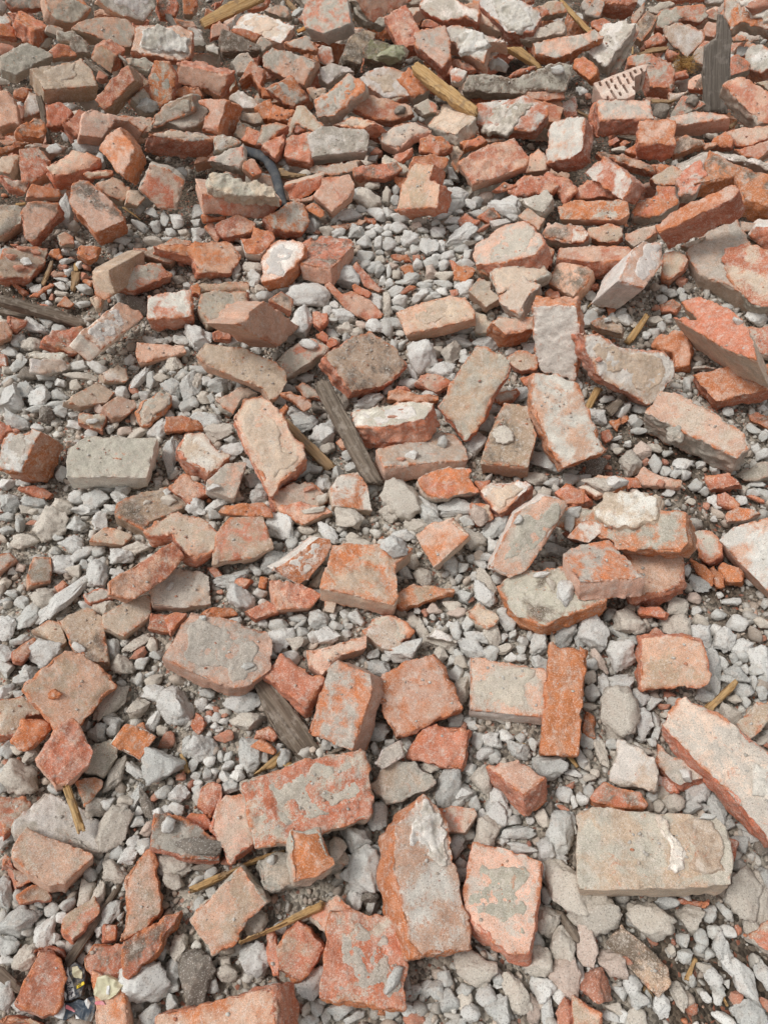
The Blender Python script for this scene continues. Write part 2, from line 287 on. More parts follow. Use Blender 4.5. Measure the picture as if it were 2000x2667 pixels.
_T = """b|-946 2363 354|425 261 -38 866|63|dt/d|15 86 -51 86 -58 -72 -3 -80 41 -69 31 -43 24 92|clean-cut tan brick perched high with shadow beneath, upper left
b|-782 2287 349|405 202 -444 773|88|rp/d|7 71 -32 71 -24 -55 17 -66 18 -43 14 21|dark pink brick with cracked top and grey lower flank, upper left
b|-666 2353 328|510 321 -374 705|58|og/r|-16 40 -60 40 -49 -13 7 -48 43 -42 55 -4 22 28|cracked orange brick standing upright, upper left
B|-1130 2538 320|23 239 -272 932|58|gg/g|50 53 10 53 -12 18 -67 -43 -42 -50 3 -53 60 22|grey mottled concrete-like lump, upper left edge
b|-1197 2848 314|177 160 58 969|53|or/r|31 46 -43 46 -44 -21 -10 -41 66 -29|bright orange-red brick near the top left corner
B|-1285 2827 301|115 -270 392 -872|49|or/r|17 21 -29 21 -21 -7 -14 -18 29 -8 18 -9|small orange block at the left edge near the top
B|-1238 2862 273|437 303 -253 808|24|gp/r|39 22 -12 22 -49 -16 -11 -21 33 -8|grey streaked slab below the bright orange-red brick
B|-1090 2931 322|120 -248 394 -877|94|gp/p|39 36 -5 36 -21 27 -72 -19 -62 -25 -11 -32 69 -36 63 12|rounded grey-pink brick with a vertical dark crack, top left
B|-1268 3012 319|257 392 -316 825|58|gp/r|29 44 5 44 -57 -54 -14 -58 36 23|grey and pink brick left of the dark-cracked one, top edge
B|-1077 3041 305|179 222 -440 852|49|o/o|6 5 -19 5 -20 -3 10 -12 23 5|orange corner poking out near the dark-cracked brick, top
B|-1347 3002 311|113 -254 436 -856|58|g/g|14 17 -4 17 -17 -3 -7 -11 14 -21|grey lump at the very top left corner
B|-935 2767 317|70 237 -348 904|78|pg/t|26 26 -49 26 -85 7 -86 -51 -52 -65 18 -33 69 12 83 40 76 38|large brick capped with knobbly grey mortar ring, upper left
B|-1051 2655 299|388 412 -182 804|39|or/d|8 34 -14 34 -23 -37 9 -31 19 0|vivid orange splinter under the greenish rounded chunk
B|-1025 2705 306|534 345 -242 733|58|gk/g|1 7 -32 7 -31 -42 -1 -36 24 -10 30 32 9 42|greenish grey rounded chunk, upper left
B|-1125 2824 299|13 258 -423 868|49|t/g|18 12 -18 12 -28 -12 12 -9 15 -3|tan lump between bright orange-red brick and greenish chunk
b|-905 2606 302|292 75 -667 681|67|pd/r|32 34 -39 34 -39 -30 11 -30 34 -9|flat pink brick with a thin grey lath across, upper left
b|-873 2915 345|46 -283 448 -847|58|gw/p|52 41 -56 41 -87 -19 -91 -62 83 -24 99 22|big white-grey crusted brick at the top edge, left
B|-984 2964 302|628 457 -218 590|39|p/p|-1 25 -17 25 0 -38 9 -23 9 11|pale pink lump under the big white-grey crusted brick
b|-711 2652 329|724 348 -162 573|54|pw/r|-12 87 -67 87 -37 -65 -13 -89 57 -77 59 -35 13 90|brick thickly covered in white lumpy mortar, upper left
c|10|wg|4 77 -53 62 -38 -5 -13 -89 36 -79 42 17 33 40
B|-782 2575 293|129 150 -413 889|49|gp/g|30 14 -27 14 -39 -16 -6 -19 42 6|crusty brown-grey brick back, left of cracked orange upright brick
B|-716 2326 286|194 317 -250 894|49|gt/g|30 21 -14 21 -36 -2 -1 -15 21 -24|grey brick standing in shadow below cracked orange upright brick
B|-1110 2390 285|63 246 -382 889|39|or/o|16 15 -10 15 -23 -20 -1 -13 18 3|glowing orange underside left below the perched tan brick
b|-1086 2217 314|624 379 -155 665|78|pp/p|46 27 -55 27 -36 -6 -38 -30 32 -18 52 0|pink rounded brick on the left edge beneath the perched tan brick
B|-1045 2299 293|627 385 -73 673|52|tw/p|-2 18 -43 18 -20 -15 11 -28 26 -5 28 11|cream-pink brick side below the perched tan brick
B|-1009 2162 289|160 -212 324 -908|42|ok/o|28 26 -18 26 -32 -1 -24 -24 -10 -31 17 -6 40 10|rust-brown triangular shard left below the perched tan brick
B|-961 2252 283|590 362 -184 698|58|rr/r|23 28 -31 28 -26 -5 6 -37 28 -14|dark maroon brick hidden below the perched tan brick
B|-888 2196 292|239 259 -259 899|52|rp/r|23 28 -31 28 -12 -9 -8 -36 13 -28 15 17|brick-red slanted piece left of the cream-ridged pink brick
B|-771 2161 301|149 -232 330 -903|63|pt/p|90 41 34 41 -4 -4 -37 -8 -70 16 -89 -2 -56 -14 6 -23 49 -33 76 -14|pink brick with a cream ridge, left, behind the tent-shaped brick
b|-696 1922 352|415 99 -355 832|78|po/o|27 37 -64 37 -34 -33 32 -41 39 0|tent-shaped pale orange brick peaked towards the top, left
B|-716 2203 282|170 222 -308 909|39|tr/t|50 16 -24 16 -37 -1 -22 -32 33 1|grooved brown brick behind the cream ridge
b|-601 2190 320|654 381 -370 539|98|dg/g|-45 69 -60 69 -7 -25 8 -52 49 -51 44 -38 11 29|grey flat-topped brick above the orange-ended long brick, left
B|-610 2366 296|46 -85 467 -879|49|po/o|36 10 -56 10 -42 -12 23 -13 39 7|salmon flat wedge under the rosy brick wall, upper left
b|-556 2060 314|8 250 -123 961|68|gt/r|84 45 64 45 -27 4 -89 -45 -58 -43 26 -6|long grey-topped brick with orange left end, upper left
b|-843 1958 290|359 218 -176 890|73|tp/r|25 63 -3 63 -23 13 -35 -30 -27 -69 6 -48 31 -27 27 36|hump-topped cream and red brick, left of the tent-shaped brick
B|-953 1985 271|598 328 -112 722|63|rg/p|36 38 -44 38 -42 12 -13 -27 8 -21 12 -32 44 -8|dusty red brick side left of the hump-topped brick
B|-951 2075 275|43 -232 407 -882|39|gp/g|14 4 -43 4 -56 -19 36 -1 50 11|grey crusted slab above the hump-topped brick
B|-1048 2081 274|560 450 -65 693|39|or/o|-8 31 -27 31 3 -19 19 -48 17 -12 -4 18|orange-topped wedge on the left edge above mid-height
b|-1035 1996 272|55 127 -215 967|67|td/g|20 31 -13 31 -22 -28 -15 -31 29 -3|cream-topped block at the left edge, left of dusty red brick side
B|-998 1922 255|10 299 -301 906|49|tk/r|6 14 -23 14 -27 -16 4 -4 39 -7|brown crumbly fragment at the left edge above the boulder-like chunk
B|-1095 2163 247|153 185 -375 895|24|tp/t|28 11 2 11 -25 -14 -4 -8|thin tan piece at the left edge below the pink rounded brick
B|-770 3023 302|406 345 -256 807|49|rk/r|12 32 -19 32 -32 -7 -9 -37 16 -33 32 13|shadowed red-brown block at the top edge, left of centre
B|-691 3028 303|574 392 -254 673|58|or/g|7 20 -25 20 -24 -4 -2 -23 23 -26 22 14|orange brick edge at the top, left of the split timber
B|-778 1955 262|197 296 -368 859|39|tr/r|27 23 13 23 -25 -17 -20 -25 5 -4|thin brown slab behind the hump-topped brick's right end
B|-684 2883 299|41 -91 465 -880|39|pk/p|19 11 -35 11 -21 -4 2 -4 36 -13|dim pink block below the split timber's left side
w|-1003 2243 277|174 -62 343 -921|18|dark|3 -67 -17 -67 -8 -8 0 72 15 77 8 -7|thin dark grey post leaning below the perched tan brick
w|-938 2604 270|6 -5 296 -955|14|dark|40 -35 33 -35 -50 27 -39 39 17 4|brown lath wedged between the perched brick and flat pink brick
w|-858 2605 309|297 25 255 -920|8|grey|26 -54 17 -54 -31 67 -12 42|thin grey lath crossing the flat pink brick
w|-758 2985 270|23 96 -399 912|12|grey|21 -20 1 -20 -33 19 -10 23 20 -2|pale grey wood splinter near the top, left of centre
w|-612 2045 227|147 225 -228 936|10|grey|71 1 54 1 -36 -9 -68 -7 -21 14|thin grey lath below the orange-ended long brick
b|-419 2827 315|227 6 -171 959|38|wt/p|74 48 -108 48 -113 -33 -5 -41 73 -34 79 11|cream-white pitted brick right below the split timber, top
B|-461 2760 312|68 161 -400 899|39|or/p|32 13 -31 13 -47 -15 -39 -13 37 -3 47 5|orange strip brick under the cream-white pitted one, top
B|-471 2664 319|509 326 -255 755|58|kk/k|20 54 -16 54 -32 -50 -20 -62 4 -30 44 35|charcoal black triangular chunk, top left of centre
B|-556 2822 299|606 431 -188 642|58|pg/r|-1 25 -28 25 -4 -25 10 -28 23 4|pink-grey block left of the charcoal triangular chunk
b|-569 2424 298|134 -73 -632 759|63|pp/r|66 -38 -98 -38 -68 34 -22 17 48 16 74 8|large rosy smooth brick with bright red rim, upper left of centre
B|-444 2533 313|2 -126 388 -913|49|gt/g|11 26 -7 26 -29 -9 -13 -28 8 -17 31 3|small grey-capped brick end beside the rosy smooth brick
b|-399 2426 319|805 367 -141 444|78|pr/o|30 24 -43 24 -1 6 -21 -38 36 -16|orange-bellied brick corner right of the rosy smooth brick
B|-399 2704 300|370 309 -326 813|49|gp/g|10 16 -17 16 -12 -24 19 -7|grey smooth brick end under the cream-white pitted brick
B|-267 2656 317|40 83 -457 885|58|tg/o|16 11 -41 11 -49 4 -10 -24 26 -6 58 5|small cream-yellow half brick with orange rim, top centre
b|-304 2496 328|219 37 -420 880|63|gp/p|60 40 -77 40 -89 -42 -20 -35 53 -20 73 17|grey smooth-topped brick above the diamond orange one, top centre
b|-293 2349 306|231 163 -470 836|58|og/r|55 30 -34 30 -66 -20 7 -41 38 1|diamond-shaped orange brick with grey freckles, upper centre left
B|-206 2862 340|248 -34 -329 911|68|gr/w|36 61 -29 61 -101 5 -75 -33 -45 -71 81 -40 71 -19 62 36|tall grey brick with a red rectangular patch, top centre
b|-14 2902 348|201 404 -414 790|68|pr/g|66 60 15 60 -19 56 -34 9 -73 -103 -37 -111 81 29|pinkish brick overhanging at the top edge, centre
B|-48 2881 318|5 117 -411 904|52|g/g|8 16 -49 16 -54 -10 -15 1 20 -4 50 -20 39 2|grey brick tucked under the overhanging pinkish brick
B|-113 3018 317|512 277 -392 712|58|tp/g|2 15 -22 15 -8 -17 8 -24 20 11|grey-pink brick shadowed right of the tall red-patched brick
B|-81 2674 307|3 174 -293 940|63|kd/k|36 55 -11 55 -39 -19 -48 -53 -12 -57 28 -23 45 42|dark brown sooty brick left of the greenish block, top centre
B|5 2640 304|20 127 -396 909|58|ek/k|55 32 9 32 -59 17 -74 -18 -45 -31 0 -21 46 -21 68 10|mossy greenish block beside the sooty brick, top centre
B|-69 2600 279|501 275 -377 729|16|r/r|-8 9 -19 9 13 -11 14 -7|thin red chip leaning on the sooty brick
b|-126 2271 326|612 212 -366 668|68|og/g|7 77 -41 77 -46 25 2 -75 22 -71 55 -32|orange brick with a grey patch at its lower end, upper centre
B|-10 2294 283|46 16 -371 928|54|pr/r|7 29 -28 29 -95 9 -79 -13 -8 -24 40 -27 84 -8 79 6|pinkish red-sided brick right of the orange grey-patched one
b|19 2430 304|289 114 -362 879|58|wt/p|80 54 -17 54 -78 -2 -65 -26 -29 -50 -2 -38 36 -18 74 26|white crusty wedge brick left of the red-orange square face, top centre
B|-154 2513 291|291 209 -339 870|49|gw/g|20 39 -4 39 -19 -17 -41 -40 -15 -36 24 -7 36 23|whitish grey chunk above the orange grey-patched brick
B|-195 2693 270|476 295 -377 738|24|wr/w|22 21 -7 21 -32 3 -22 -18 12 -24 27 -2|white lump with red flecks below the tall red-patched brick
B|-217 2780 270|177 146 406 -885|24|r/r|0 3 -22 3 11 5 11 -11|tiny red block under the tall red-patched brick
b|-491 2165 328|144 -49 -472 868|117|pr/o|23 48 -27 48 -44 -38 5 -34 39 -21 4 -3|pinkish brick with broad orange broken end, left of centre
B|-559 2205 308|125 112 -345 923|58|gg/g|79 41 8 41 -26 17 -48 -25 -20 -41 8 -33|grey mottled block left of the orange broken end
B|-422 2348 280|208 163 -370 891|39|wg/g|37 17 -5 17 -46 -9 -10 -13 24 -11|grey mortar chunk right of the orange broken end
B|-395 2251 274|47 137 -438 887|49|gt/g|23 10 -15 10 -34 2 -20 -16 20 -9 25 3|brownish grey block left of the two glowing orange pieces
B|-350 2280 284|419 181 -300 838|39|oo/o|23 22 -13 22 -22 3 -7 -23 18 -25|bright orange piece with dark dimple, upper centre left
B|-303 2256 282|7 -52 385 -921|39|oo/o|36 16 -15 16 -39 -10 19 -22|bright orange flat chip under the diamond-shaped orange brick
B|-359 2398 280|4 -91 435 -896|39|o/o|10 10 -18 10 -10 -6 18 -14|orange edge under the diamond-shaped orange brick's left corner
B|-259 2179 259|792 272 -199 509|28|dg/g|-39 17 -107 17 -97 3 -30 6 26 8 23 -53 51 -59 76 8 66 25 32 29|arch-shaped grey-brown slab, upper centre left
B|-324 2128 290|114 76 -379 915|58|gg/r|28 35 6 35 -16 -4 -41 -30 -2 -25 25 -11|grey crusted brick face left of the arch-shaped slab
B|-311 2093 277|286 109 -299 904|42|pr/r|21 27 -24 27 -19 -16 -4 -38 6 -14 20 16|pinkish lower half beneath the grey crusted brick face
B|-380 2150 268|74 111 -392 910|49|rp/o|28 16 -19 16 -23 -15 14 -18|red-orange brick side in shade left of grey crusted brick face
B|-412 2175 271|225 246 -351 875|49|tg/g|12 16 -12 16 -10 -18 11 -14|small brown-grey block beside the red-orange brick side
B|-239 2096 269|103 45 -335 936|58|rg/r|33 36 -38 36 -36 -7 -21 -37 26 -19 37 -10|rusty red pitted block with grey lower corner, upper centre
B|-127 2100 280|565 267 -267 733|78|gw/w|30 77 -26 77 -27 24 -38 -65 0 -80 17 -71 44 37|pale grey-pink smooth block with orange chipped corner, upper centre
b|-82 2195 284|306 -263 -325 855|63|pt/r|92 12 -34 12 -79 -8 22 -17|cream wedge brick behind the pale grey-pink smooth block
B|-244 2202 265|530 322 -328 713|39|r/r|5 19 -7 19 -7 -33 9 -6|small orange-red block under the arch-shaped slab
B|-444 2094 283|622 390 -186 653|58|tw/g|4 29 -31 29 4 -39 9 -25 15 7|cream-grey brick with one thin red seam, above the mortar-heap brick
B|-431 2030 272|108 46 -363 925|58|gr/g|47 23 -32 23 -39 -4 -27 -38 9 -10 42 6|grey rough lump below the thin red seam, above the mortar-heap brick
B|-364 1982 269|281 251 -309 873|49|pr/p|11 15 -18 15 -27 -8 4 -16 13 -13 17 7|pinkish stub touching the dark pipe's left side
B|-149 2063 220|591 170 -333 715|20|dg/g|21 54 8 54 -13 7 -26 -67 -3 -66 13 17|shadowed grey board-like slab under the pale grey-pink block
B|-22 2011 243|52 -2 -389 920|49|rk/r|52 19 -23 19 -66 -7 -49 -25 30 -6 56 -1|dark red-brown brick in shade, upper centre
B|-563 2680 295|98 134 -475 864|49|gw/g|14 9 -16 9 -18 -7 2 -10 19 -1|small white-grey corner left of the charcoal triangular chunk
B|-629 2765 297|50 153 -392 906|49|gw/g|19 22 -4 22 -37 12 -13 -11 9 -27 26 -18|grey-white brick corner at left of the pink-grey block, top
B|-355 2527 286|651 326 -257 636|39|rk/p|19 20 -20 20 -12 -2 5 -34 8 -3|dark gap-filling brick side left of the grey smooth-topped brick
B|-208 2418 276|494 252 -364 748|39|dt/g|18 22 -13 22 -14 -20 -2 -27 10 3|dull tan block between diamond-shaped and grey-patched orange bricks
B|-372 2964 307|123 57 -462 876|49|gp/g|43 13 -32 13 -40 -4 -20 -17 8 -13 41 7|grey-pink lump at the top centre-left
B|-589 3036 305|611 465 -216 603|39|r/r|1 9 -15 9 -1 -5 14 -14|small red brick behind the split timber
B|-450 3021 308|429 293 -401 755|49|rk/r|15 34 0 34 -20 -21 -6 -41 12 -5|dark red brick back behind the cream-white pitted brick
w|-517 2883 340|448 274 -318 790|22|yel|19 116 -12 116 -17 -9 -19 -120 3 -96 26 -7|broad split timber with grey top surface, top edge, left of centre
w|-290 2926 264|523 174 -254 795|10|orangew|7 18 -8 18 -7 -16 7 -20|short orange wood stub left of the tall red-patched brick
w|-339 3113 275|207 14 284 -936|12|brown|17 -26 3 -26 -17 24 -2 28|thin reddish wood slat at the top edge, centre
w|-302 3119 276|267 43 259 -927|12|dark|17 -27 -2 -27 -13 22 -2 32|dark slat at the top edge, left of the tall red-patched brick
w|-261 2042 218|587 184 -157 773|15|brown|27 37 -3 37 -20 -40 -9 -39 6 5|brown board end deep in the gap right of the dark pipe
w|-119 2993 272|585 223 -204 752|10|brown|15 9 -23 9 -5 -12 13 -7|brown wood bit deep in the gap right of the red-patched brick
b|70 2732 335|543 147 -257 786|58|rp/r|65 45 -59 45 -61 -18 -19 -40 74 -32|plain brown-red brick above the yellow plank's broken end, top
B|168 2641 323|344 63 -302 887|63|pg/r|43 39 -57 39 -58 5 -18 -37 15 -58 75 13|pinkish-grey square-topped brick behind the yellow plank, top
B|226 2886 339|281 -16 -411 867|73|gw/r|-52 0 -97 0 -85 -33 -35 -28 4 -28 89 -15 100 29 73 40 2 34|grey-white topped orange-edged brick at the top edge, centre right
B|286 2652 329|321 -21 -370 871|78|wg/p|29 38 -67 38 -44 -17 -94 -41 -92 -42 -13 -30 69 -16 95 6 72 38 45 27|brick with thick pale mortar layer, top centre right
c|12|wg|66 8 5 62 -49 7 -70 -15 -22 -31 11 -26
B|433 2847 350|416 18 -336 845|73|wg/r|91 55 -42 55 -97 6 -85 -38 -63 -50 -3 -33 82 -16 117 21|large brick topped with pale grey mortar, top edge right of centre
c|5|wg|87 32 -44 67 -74 43 -102 -14 -3 -33 64 -20
B|569 2916 328|439 207 -394 781|58|tr/g|21 44 -4 44 -24 -21 -34 -43 -4 -44 8 -33 37 53|brown-grey brick end right of the large pale mortar-topped brick
B|532 2785 310|207 -127 -410 879|52|gg/g|66 32 37 32 -66 -2 -55 -29 -33 -34 10 -5 41 7|grey slab beneath the brown-grey brick end, top right
B|603 2667 312|103 -28 -374 921|58|gp/o|91 38 27 38 -8 23 -27 7 -95 -30 -65 -48 -31 -34 109 5|pinkish-grey brick beside the golden strip, upper right
B|361 2858 306|413 171 -358 820|63|tp/t|-46 -15 -60 -15 -3 -12 46 2 42 15 20 25|grey-pink brick between two mortar-topped bricks, top
B|314 2971 316|189 75 -484 851|49|p/p|0 10 -26 10 -19 -20 14 -6 31 5|dusty pink patch of brick at the top edge between mortar-topped bricks
B|512 3054 318|498 161 -470 711|49|rk/r|24 16 -11 16 -16 -13 3 -19|red brick corner at the top edge, right of centre
b|411 2391 320|764 348 -294 457|112|gk/g|-45 147 -92 147 -55 40 -26 -27 -15 -29 26 -136 93 -122 82 -82 62 -54 -1 9 -29 108|long pale block of bricks bonded by blackened mortar, top right of centre
B|487 2366 285|114 5 -462 880|39|pr/r|46 11 -4 11 -54 -5 -47 -21 58 3|pinkish lower brick face at the bonded block's right end
B|356 2450 245|583 157 -391 694|24|or/r|39 86 25 86 -13 -6 -32 -75 -17 -83 0 -9|orange strip of brick at the bonded block's lower edge
B|90 2424 301|382 140 -312 858|58|oo/g|33 28 -36 28 -45 -19 12 -21 36 -16|bright red-orange square brick face beside the yellow plank, top centre
B|132 2302 281|294 162 -393 856|49|gr/g|32 21 -2 21 -25 -6 -18 -21 13 -15|grey lower part below the red-orange square face
b|198 2258 273|439 -153 -112 878|46|dt/g|43 54 -81 54 -84 -22 42 -47 79 -40|drab tan brick just below the yellow plank's lower end
B|364 2236 289|100 -45 -346 932|68|wr/r|-6 35 -81 35 -103 -10 -98 -32 -41 -51 75 -31 98 -9 94 27 62 37|dark red brick with a shiny white-grey glazed patch, top right of centre
c|3|gw|74 15 71 55 -10 65 -43 2 -73 -40 58 -32
B|483 2321 267|73 5 -345 936|52|pr/p|-18 31 -46 31 -53 -10 53 -28 63 -20 0 -5|pinkish slab corner right of the dark red glazed-patch brick
B|519 2392 256|779 263 -361 441|16|pp/p|3 24 -14 24 -12 -30 5 -29 18 11|flat salmon tile piece above the dark red glazed-patch brick
B|579 2387 245|501 265 -365 739|24|rw/g|10 22 -21 22 -29 -9 15 -22 24 -14|small white-edged reddish shard by the striped brick, upper right
b|499 2060 311|731 -34 -395 555|68|wp/r|30 50 -58 50 -66 -18 -54 -51 37 -53 54 -11 56 34|white and red striped upright brick, upper right
B|435 2050 249|706 140 -331 611|52|tp/p|8 31 -28 31 -23 -21 -4 -26 14 -16 33 1|pointed dusty pink brick left below the striped brick
b|308 1985 286|449 123 -350 813|58|rp/p|58 89 -18 89 -62 -55 -48 -68 19 -68 50 13|large flat red-brown brick lying level, upper centre right
B|264 2148 251|463 180 -362 788|39|or/o|21 32 0 32 -15 -17 -13 -28 7 -20|orange mound behind the large flat red-brown brick
B|333 2212 227|516 244 -270 775|24|t/t|11 24 1 24 -9 -25 -3 -23|thin tan slab behind the large flat red-brown brick
B|62 2161 273|226 48 -280 932|44|tg/p|46 48 -3 48 -25 -5 -63 -33 -47 -44 0 -34 37 -9 56 28|dusty grey-beige angular brick, upper centre
B|51 2079 248|208 7 -410 888|39|rp/r|17 14 -1 14 -15 -5 -17 -24 15 2|reddish underside of the dusty grey-beige angular brick
B|151 2121 259|98 54 -405 907|58|or/r|37 23 -4 23 -40 2 -41 -5 -11 -21 16 -19 43 -2|crumbly orange-red lump above the two-faced salmon brick
B|29 2042 245|257 37 -337 905|39|gt/t|28 14 -29 14 -48 -6 -16 -11 31 -10 34 -1|long greyish sliver brick left of the salmon top brick, upper centre
B|125 2031 248|35 59 -384 921|68|or/p|45 30 -24 30 -46 -5 -46 -19 -15 -27 39 -14 47 6|orange-pink brick beneath the crumbly orange-red lump
B|209 2129 221|552 265 -266 744|24|tk/g|29 13 -13 13 -42 3 -11 -5 5 -23 33 -2|grey brown chip between the crumbly lump and flat red-brown brick
B|31 2401 270|426 106 -391 809|39|tk/r|21 25 -9 25 -24 -25 -2 -27 14 2|shadowed tan brick side below the white crusty wedge
B|256 2644 260|582 82 -370 719|24|rp/r|23 25 10 25 -17 -3 -33 -34 -10 -21 27 7|small rusty chips under the pale mortar-layer brick
B|233 2525 279|88 -5 -408 909|39|wr/w|12 19 -14 19 -26 -13 8 -18 21 -7|white and red brick side right of the yellow plank, top
B|447 2589 262|332 127 -425 833|20|r/r|20 31 10 31 -25 -34 -18 -36 13 7|thin red tile edge above the bonded block
B|155 2851 306|77 -33 -507 858|49|rk/r|22 9 -22 9 -29 -2 7 -11 22 -4|dim brown brick in the hole above the pinkish-grey square-topped brick
B|108 3022 320|186 130 -490 842|49|gg/g|28 15 5 15 -30 -6 -33 -24 29 -1|grey block at the top edge above the brown-red brick
B|175 2471 245|306 72 -396 863|24|r/r|31 5 13 5 -9 -2 -38 -1 3 -6|dark rust shard beneath the yellow plank
w|167 2326 330|656 60 -254 709|30|yel|97 75 85 75 -9 18 -38 -9 -57 -17 -135 -84 -104 -95 -16 -37 65 21 112 53|yellow sawn plank with broken ends lying across bricks, top centre
w|468 2663 278|219 132 -381 889|25|yel|81 13 68 13 -54 11 -66 2 -57 -5 -1 -16 28 -19|split yellow-brown plank above the blackened bonded block
w|678 2897 298|67 209 313 -924|16|yel|51 -105 34 -105 -6 -11 -45 81 -37 98 -15 57 18 -15|golden wood strip angled down from the top edge, right
w|67 2614 257|380 237 -301 842|14|grey|11 39 -2 39 -9 -23 -4 -41 5 -14|flat grey board behind the yellow plank's broken end
w|449 2652 243|326 143 -376 855|6|dark|12 25 7 25 -14 -26 -5 -24|dark thin batten on the rubble shelf above the bonded block
w|240 2726 253|526 95 -334 777|10|grey|13 13 4 13 -15 -17 -2 -10|thin grey slat between two mortar-topped bricks
B|730 2968 323|100 -40 -434 894|58|go/g|13 28 -27 28 -32 -5 -19 -28 32 -24 34 0|grey oval brick with orange middle at the top edge, right
b|822 2975 336|111 7 -342 933|84|pr/r|51 17 29 17 -28 16 -58 -3 -45 -32 52 -15|squat pinkish brick with dark red front at the top edge, right
B|889 2956 301|605 158 -430 651|20|tp/p|-4 21 -31 21 -3 -18 25 -24 14 -1|thin upright pinkish tile beside the squat top-edge brick, right
B|742 2863 302|330 -7 -444 833|39|r/r|18 17 -12 17 -39 -23 3 -16 30 6|shadowed pinkish brick back behind the tall white-flecked brick
B|740 2696 320|402 -62 -331 851|63|wg/g|24 68 -46 68 -41 -23 -33 -68 15 -51 45 -19 36 25|slanted white-crusted brick left of the perforated block, upper right
B|794 2695 290|51 164 400 -900|24|gr/w|58 62 36 62 -1 23 -47 -33 -46 -55 -25 -59 25 0|pale grey brick edge leaning next to the slanted white-crusted brick
B|639 2535 295|398 -59 -424 811|58|or/o|30 18 -34 18 -38 -3 -26 -17 25 -15 42 -1|orange brick tucked left of the perforated block
B|888 2840 305|402 16 -337 851|52|dk/d|6 40 -26 40 -22 -6 -9 -42 29 -37 23 6|dark bark-brown brick in shade, top right
B|907 2742 296|504 79 -460 727|49|rk/r|17 29 0 29 -19 -18 -14 -29 16 -12|dark reddish brick behind the cream V-shaped mortar chunk
B|1014 2892 315|897 372 -164 174|58|gr/r|7 -9 -50 -9 -72 8 -56 36 -35 42 7 25 75 -6 74 -39 49 -46|grey-topped brick with red side behind the V-shaped chunk, top right
B|972 3003 304|177 -94 -486 851|49|gg/g|25 15 0 15 -42 -15 -20 -19 37 3|grey brick at the top edge behind dark bark-brown one
B|996 2718 316|597 226 -430 638|28|tw/g|42 60 15 60 -56 4 -45 -15 -16 -49 8 -48 12 -32 40 19|cream V-shaped mortar chunk with red centre patches, top right
B|937 2642 294|495 127 -464 724|49|rp/r|11 12 -9 12 -12 -6 -9 -20 20 2|pinkish-brown cube under the V-shaped mortar chunk
B|838 2506 308|104 -26 -347 932|68|gr/r|-7 52 -68 52 -63 -3 -48 -21 -17 -35 53 -31 69 -18 66 -1 15 5|grey-topped rounded brick with reddish base behind the perforated block
B|911 2427 257|592 181 -424 661|24|tw/t|16 19 -8 19 -12 -4 3 -34|cream stone piece left of the dark grey board, upper right
B|924 2501 289|335 9 -501 798|49|rk/r|30 16 7 16 -27 -12 -10 -20|dull red-brown brick deep behind the straw tuft
B|1026 2631 294|243 -5 -417 876|49|tg/g|0 18 -28 18 -5 -20 15 -19 18 4|grey-brown brick left of the dark grey board
B|973 2458 289|214 -191 -424 859|49|pk/r|19 20 -24 20 -17 -20 0 -19 22 0|pink brick side left of the dark grey board's foot
B|1097 2790 312|203 -64 -451 867|49|pr/p|14 19 -18 19 -21 -3 -13 -21 17 -16 21 3|small pinkish square brick left of the dark grey board's top
b|1207 2783 355|543 13 -444 712|73|og/g|56 62 -6 62 -1 29 -46 -4 -124 -59 -18 -103 43 -20 95 33|large orange brick edged in grey mortar, top right corner
c|8|wg|70 14 21 12 -26 -13 -103 -60 -29 -95 46 -21
B|1195 2564 313|376 -180 -382 825|63|gw/r|21 32 -24 32 -43 8 -46 -22 -7 -27 47 -28 52 5|big grey-white lump brick at the right edge near the top
B|1185 2755 297|466 102 -514 713|39|tr/t|13 13 2 13 -22 -22 7 -4|brown brick edge under the large orange top-right corner brick
b|1070 2237 334|910 284 -174 246|68|pr/g|-10 84 -44 84 -30 -60 -12 -83 44 -77 37 -9 14 62|rounded pinkish brick with grey shaded flank at the right edge
B|1181 2424 290|404 9 -455 793|39|tk/t|9 7 -17 7 -30 -20 2 -14 36 20|dim tan brick behind the rounded pinkish one, right edge
B|1136 2569 293|639 120 -391 651|49|rk/g|27 24 -25 24 -22 -24 -6 -24 26 0|dusky brick rubble right of the dark grey board
b|715 2273 293|695 84 -129 703|58|gp/r|33 77 -40 77 -48 -73 22 -71 34 -11|grey-pink topped brick with red front below the perforated block
B|645 2310 243|724 311 -326 523|24|rk/r|36 20 4 20 -39 -8 -42 -24 2 -16 39 7|dark red chunk at the left end of grey-pink topped brick
b|758 2071 324|743 88 -204 632|68|op/r|30 51 -41 51 -47 -43 26 -40 32 -19|square-faced orange brick cube, upper right
B|707 2085 263|283 -64 -424 858|39|or/o|17 11 -16 11 -12 -9 -3 -18 14 4|small orange-brown block left of the square-faced orange cube
b|897 2182 304|391 -75 -296 868|63|gp/p|76 39 35 39 10 26 -77 -43 -58 -44 14 -18|long brick with striped grey-orange top right of the orange cube
B|915 2337 269|829 202 -355 383|24|gr/g|-21 24 -46 24 -4 -24 21 -46 30 -2 21 23|grey slab with maroon corner left of the dark board's foot
B|855 2082 279|600 142 -401 678|58|tk/o|15 35 -15 35 -11 0 -13 -37 2 -36 21 3|brown brick with an orange wet-looking front, right of the orange cube
B|922 2091 272|557 130 -455 682|39|tp/p|11 14 -6 14 -6 -13 1 -15|dusty pink chip right of the brown orange-fronted brick
B|954 2104 279|170 -167 -413 879|49|or/r|24 15 -26 15 -27 -4 -5 -20 16 -4 19 -2|orange-red piece left of the broad pinkish slab, right edge
B|1042 2114 292|436 -36 -441 784|58|pt/r|52 40 10 40 -14 21 -41 -32 -40 -52 -2 -27 36 10|broad pinkish slab at the right edge, upper right
